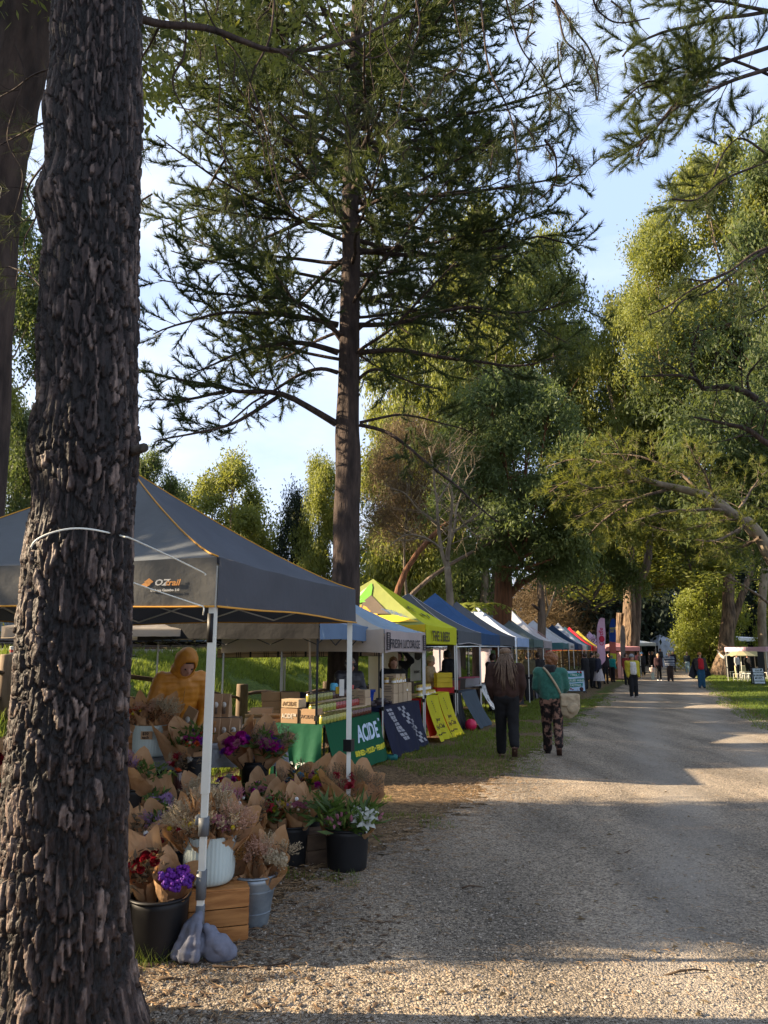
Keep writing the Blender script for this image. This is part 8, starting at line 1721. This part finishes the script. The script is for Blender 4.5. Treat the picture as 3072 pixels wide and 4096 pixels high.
t = feather('pink feather flag with red vertical lettering among the far stalls', 2388, 2600, 42, 2470, 38, [(.66, .42, .56)]*3, 'Coutfie', (.55, .02, .10))
mb = MB(); q = t.location; mb.ball(V(q.x+.28, q.y-.08, P(2400, 2556, 42).z), .16, 10, 8, None, (1, .1, 1.1)); obj('printed_cherry', mb, t, mats=ink((.55, .02, .06)))
t = feather('blue feather flag with yellow lettering and a fruit picture', 2438, 2600, 45, 2474, 30, [(.45, .50, .05), (.35, .10, .08), (.012, .045, .22), (.012, .045, .22)], None, None)
text('MEREDITH\nDAIRY', .17, V(t.location.x+.07, t.location.y-.06, P(2440, 2518, 45).z), (1, 0, 0), (0, 0, 1), ink((.55, .45, .05)), t, bold=.004, sx=.50)
feather('small grey feather flag in front of the twin trunk', 2482, 2600, 46, 2502, 22, [(.14, .13, .13)]*2, None, None)
# bunting round the tree
c = G(2905, 2690); Yb = 58; bt = root('bunting', P(2905, 2600, Yb-.6), 'string of small white pennants round the thick trunk', 'bunting'); mb = MB()
pts = [P(2868+62*u, 2600+26*math.sin(PI*u)+(-6 if u > .5 else 0), Yb-.55-.55*math.sin(PI*u)) for u in np.linspace(0, 1, 14)]; mb.tube(pts, .02, 4); obj('string', mb, bt, mats=M['white'])
for i in range(13): mb = MB(); a_, b_ = pts[i], pts[i+1]; mb.add([a_, b_, (a_+b_)/2-V(0, .02, .26)], [(0, 1, 2)]); obj('pennant', mb, bt, mats=M['paperwhite'], smooth=False)
# white stools
mb = MB(); sw, shh = .36, .46; mb.box((0, 0, shh), (sw, .30, .03), bev=.006); seat_m = mb.mesh('seat', M['white']); legm_ = []
for sx in (-1, 1):
    mb = MB()
    for sy in (-1, 1): mb.tube([(sx*(sw/2-.02), sy*.12, shh), (sx*(sw/2+.01), sy*.15, 0)], .014, 5)
    mb.tube([(sx*(sw/2), -.14, .12), (sx*(sw/2), .14, .12)], .010, 5); legm_.append(mb.mesh('leg_frame', M['white']))
for i, (px_, py_) in enumerate([(2937, 2716), (2952, 2727), (2972, 2718), (2984, 2724), (2996, 2717), (3006, 2725), (2978, 2728), (2990, 2728), (3064, 2720)]):
    q = G(px_, py_); t = root('stool', (q.x, q.y, Hs(q.x, q.y)), ['white stool standing apart on the left of the lawn group', 'white stool in front of the leftmost one', 'white stool at the back of the crowded group', 'white stool in the middle of the crowded group', 'white stool behind the middle of the group', 'white stool touching the burger board', 'white stool at the front left of the crowded group', 'white stool at the front of the crowded group', 'white stool right of the burger board'][i], 'stool', 'white stools on the lawn', i*.5)
    obj('seat', seat_m, t, local=True)
    for lm_ in legm_: obj('leg_frame', lm_, t, local=True)
# food stall with beige side, counter and umbrella
Yf = 52; fb = P(2975, 2690, Yf); gz_ = Hs(fb.x, Yf); fs = root('food_stall', (fb.x, Yf, gz_), 'beige and yellow food stall with a dark serving hatch behind the thick trunk', 'food stall')
xl_, xr_ = P(2930, 2600, Yf).x, P(3028, 2600, Yf).x; zt = P(2975, 2590, Yf).z; zc_ = P(2975, 2625, Yf).z
M['beigepanel'] = flat('beige_panel', (.52, .45, .24), .6); M['darkin'] = flat('dark_interior', (.012, .012, .012), .8)
for nm, (x0, x1, z0, z1, y0), m_ in (('upper_panel', (xl_, xr_, zc_, zt, 0), 'beigepanel'), ('interior', (xl_, xr_+.35, gz_, zc_, .9), 'darkin'), ('counter', (xl_+.1, xl_+1.0, gz_, gz_+.85, -.25), 'beigepanel'), ('counter_box', (xl_+.9, xr_-.25, gz_, gz_+.45, -.4), 'white'), ('side_panel', (xr_, xr_+.5, gz_, zt-.15, .1), 'darkin')):
    mb = MB(); mb.box(V((x0+x1)/2, Yf+y0+.2, (z0+z1)/2), (x1-x0, .4, z1-z0), bev=.01); obj(nm, mb, fs, mats=M[m_], smooth=False)
mb = MB(); mb.lathe([(.95, 0), (.5, .22), (.02, .42)], P(2962, 2622, 49), 8, capb=False); uc = root('umbrella', P(2962, 2680, 49), 'pale olive market umbrella in front of the food stall', 'umbrella'); obj('canopy', mb, uc, mats=gmat((.45, .42, .25), .3), smooth=False); mb = MB(); u_ = P(2962, 2622, 49); mb.tube([V(u_.x, u_.y, Hs(u_.x, u_.y)), u_+V(0, 0, .4)], .02, 6); obj('pole', mb, uc, mats=M['white'])
for i, (px_, lb) in enumerate([(2948, 'server in white sleeves inside the dark serving hatch'), (2990, 'customer in black at the hatch of the food stall')]):
    q = P(px_, 2650, 51.2); person(lb, q.x, 51.2, 1.65, face=150-90*i, top=(.45, .42, .38) if i == 0 else BLK, far=True)
for i, (px_, Yw) in enumerate([(2836, 78), (2850, 80)]):
    q = P(px_, 2640, Yw); g_ = Hs(q.x, Yw); t = root('display_easel', (q.x, Yw, g_), ['orange framed picture board on the grass far beyond the thick trunk', 'pale framed picture board beside the orange one'][i], 'easel'); mb = MB(); mb.box((q.x, Yw, g_+.75), (1.1, .05, 1.0)); obj('frame', mb, t, mats=M['woodpale'], smooth=False); mb = MB(); mb.box((q.x, Yw-.04, g_+.75), (.85, .03, .75)); obj('picture', mb, t, mats=ink((.45, .42, .4)), smooth=False)
    mb = MB(); mb.tube([(q.x-.45, Yw, g_), (q.x-.45, Yw, g_+1.2)], .04, 4); mb.tube([(q.x+.45, Yw, g_), (q.x+.45, Yw, g_+1.2)], .04, 4); obj('stand', mb, t, mats=M['woodpale'])
# far fairground clutter: dark open shed with pale things in it under the trees
hz = root('barn', P(2700, 2600, 96), 'dark open sided shed under the trees at the end of the path', 'shed'); q = P(2700, 2600, 96); g_ = Hs(q.x, 96)
mb = MB(); mb.box((q.x, 97, g_+3.0), (16, 6, .25)); obj('roof', mb, hz, mats=M['darkin'], smooth=False)
for dx in (-7, -3.5, 0, 3.5, 7): mb = MB(); mb.box((q.x+dx, 94.6, g_+1.5), (.25, .25, 3.0)); obj('post', mb, hz, mats=M['darkin'], smooth=False)
mb = MB(); mb.box((q.x, 99.8, g_+1.5), (16, .2, 3.0)); obj('back_wall', mb, hz, mats=M['wooddark'], smooth=False)
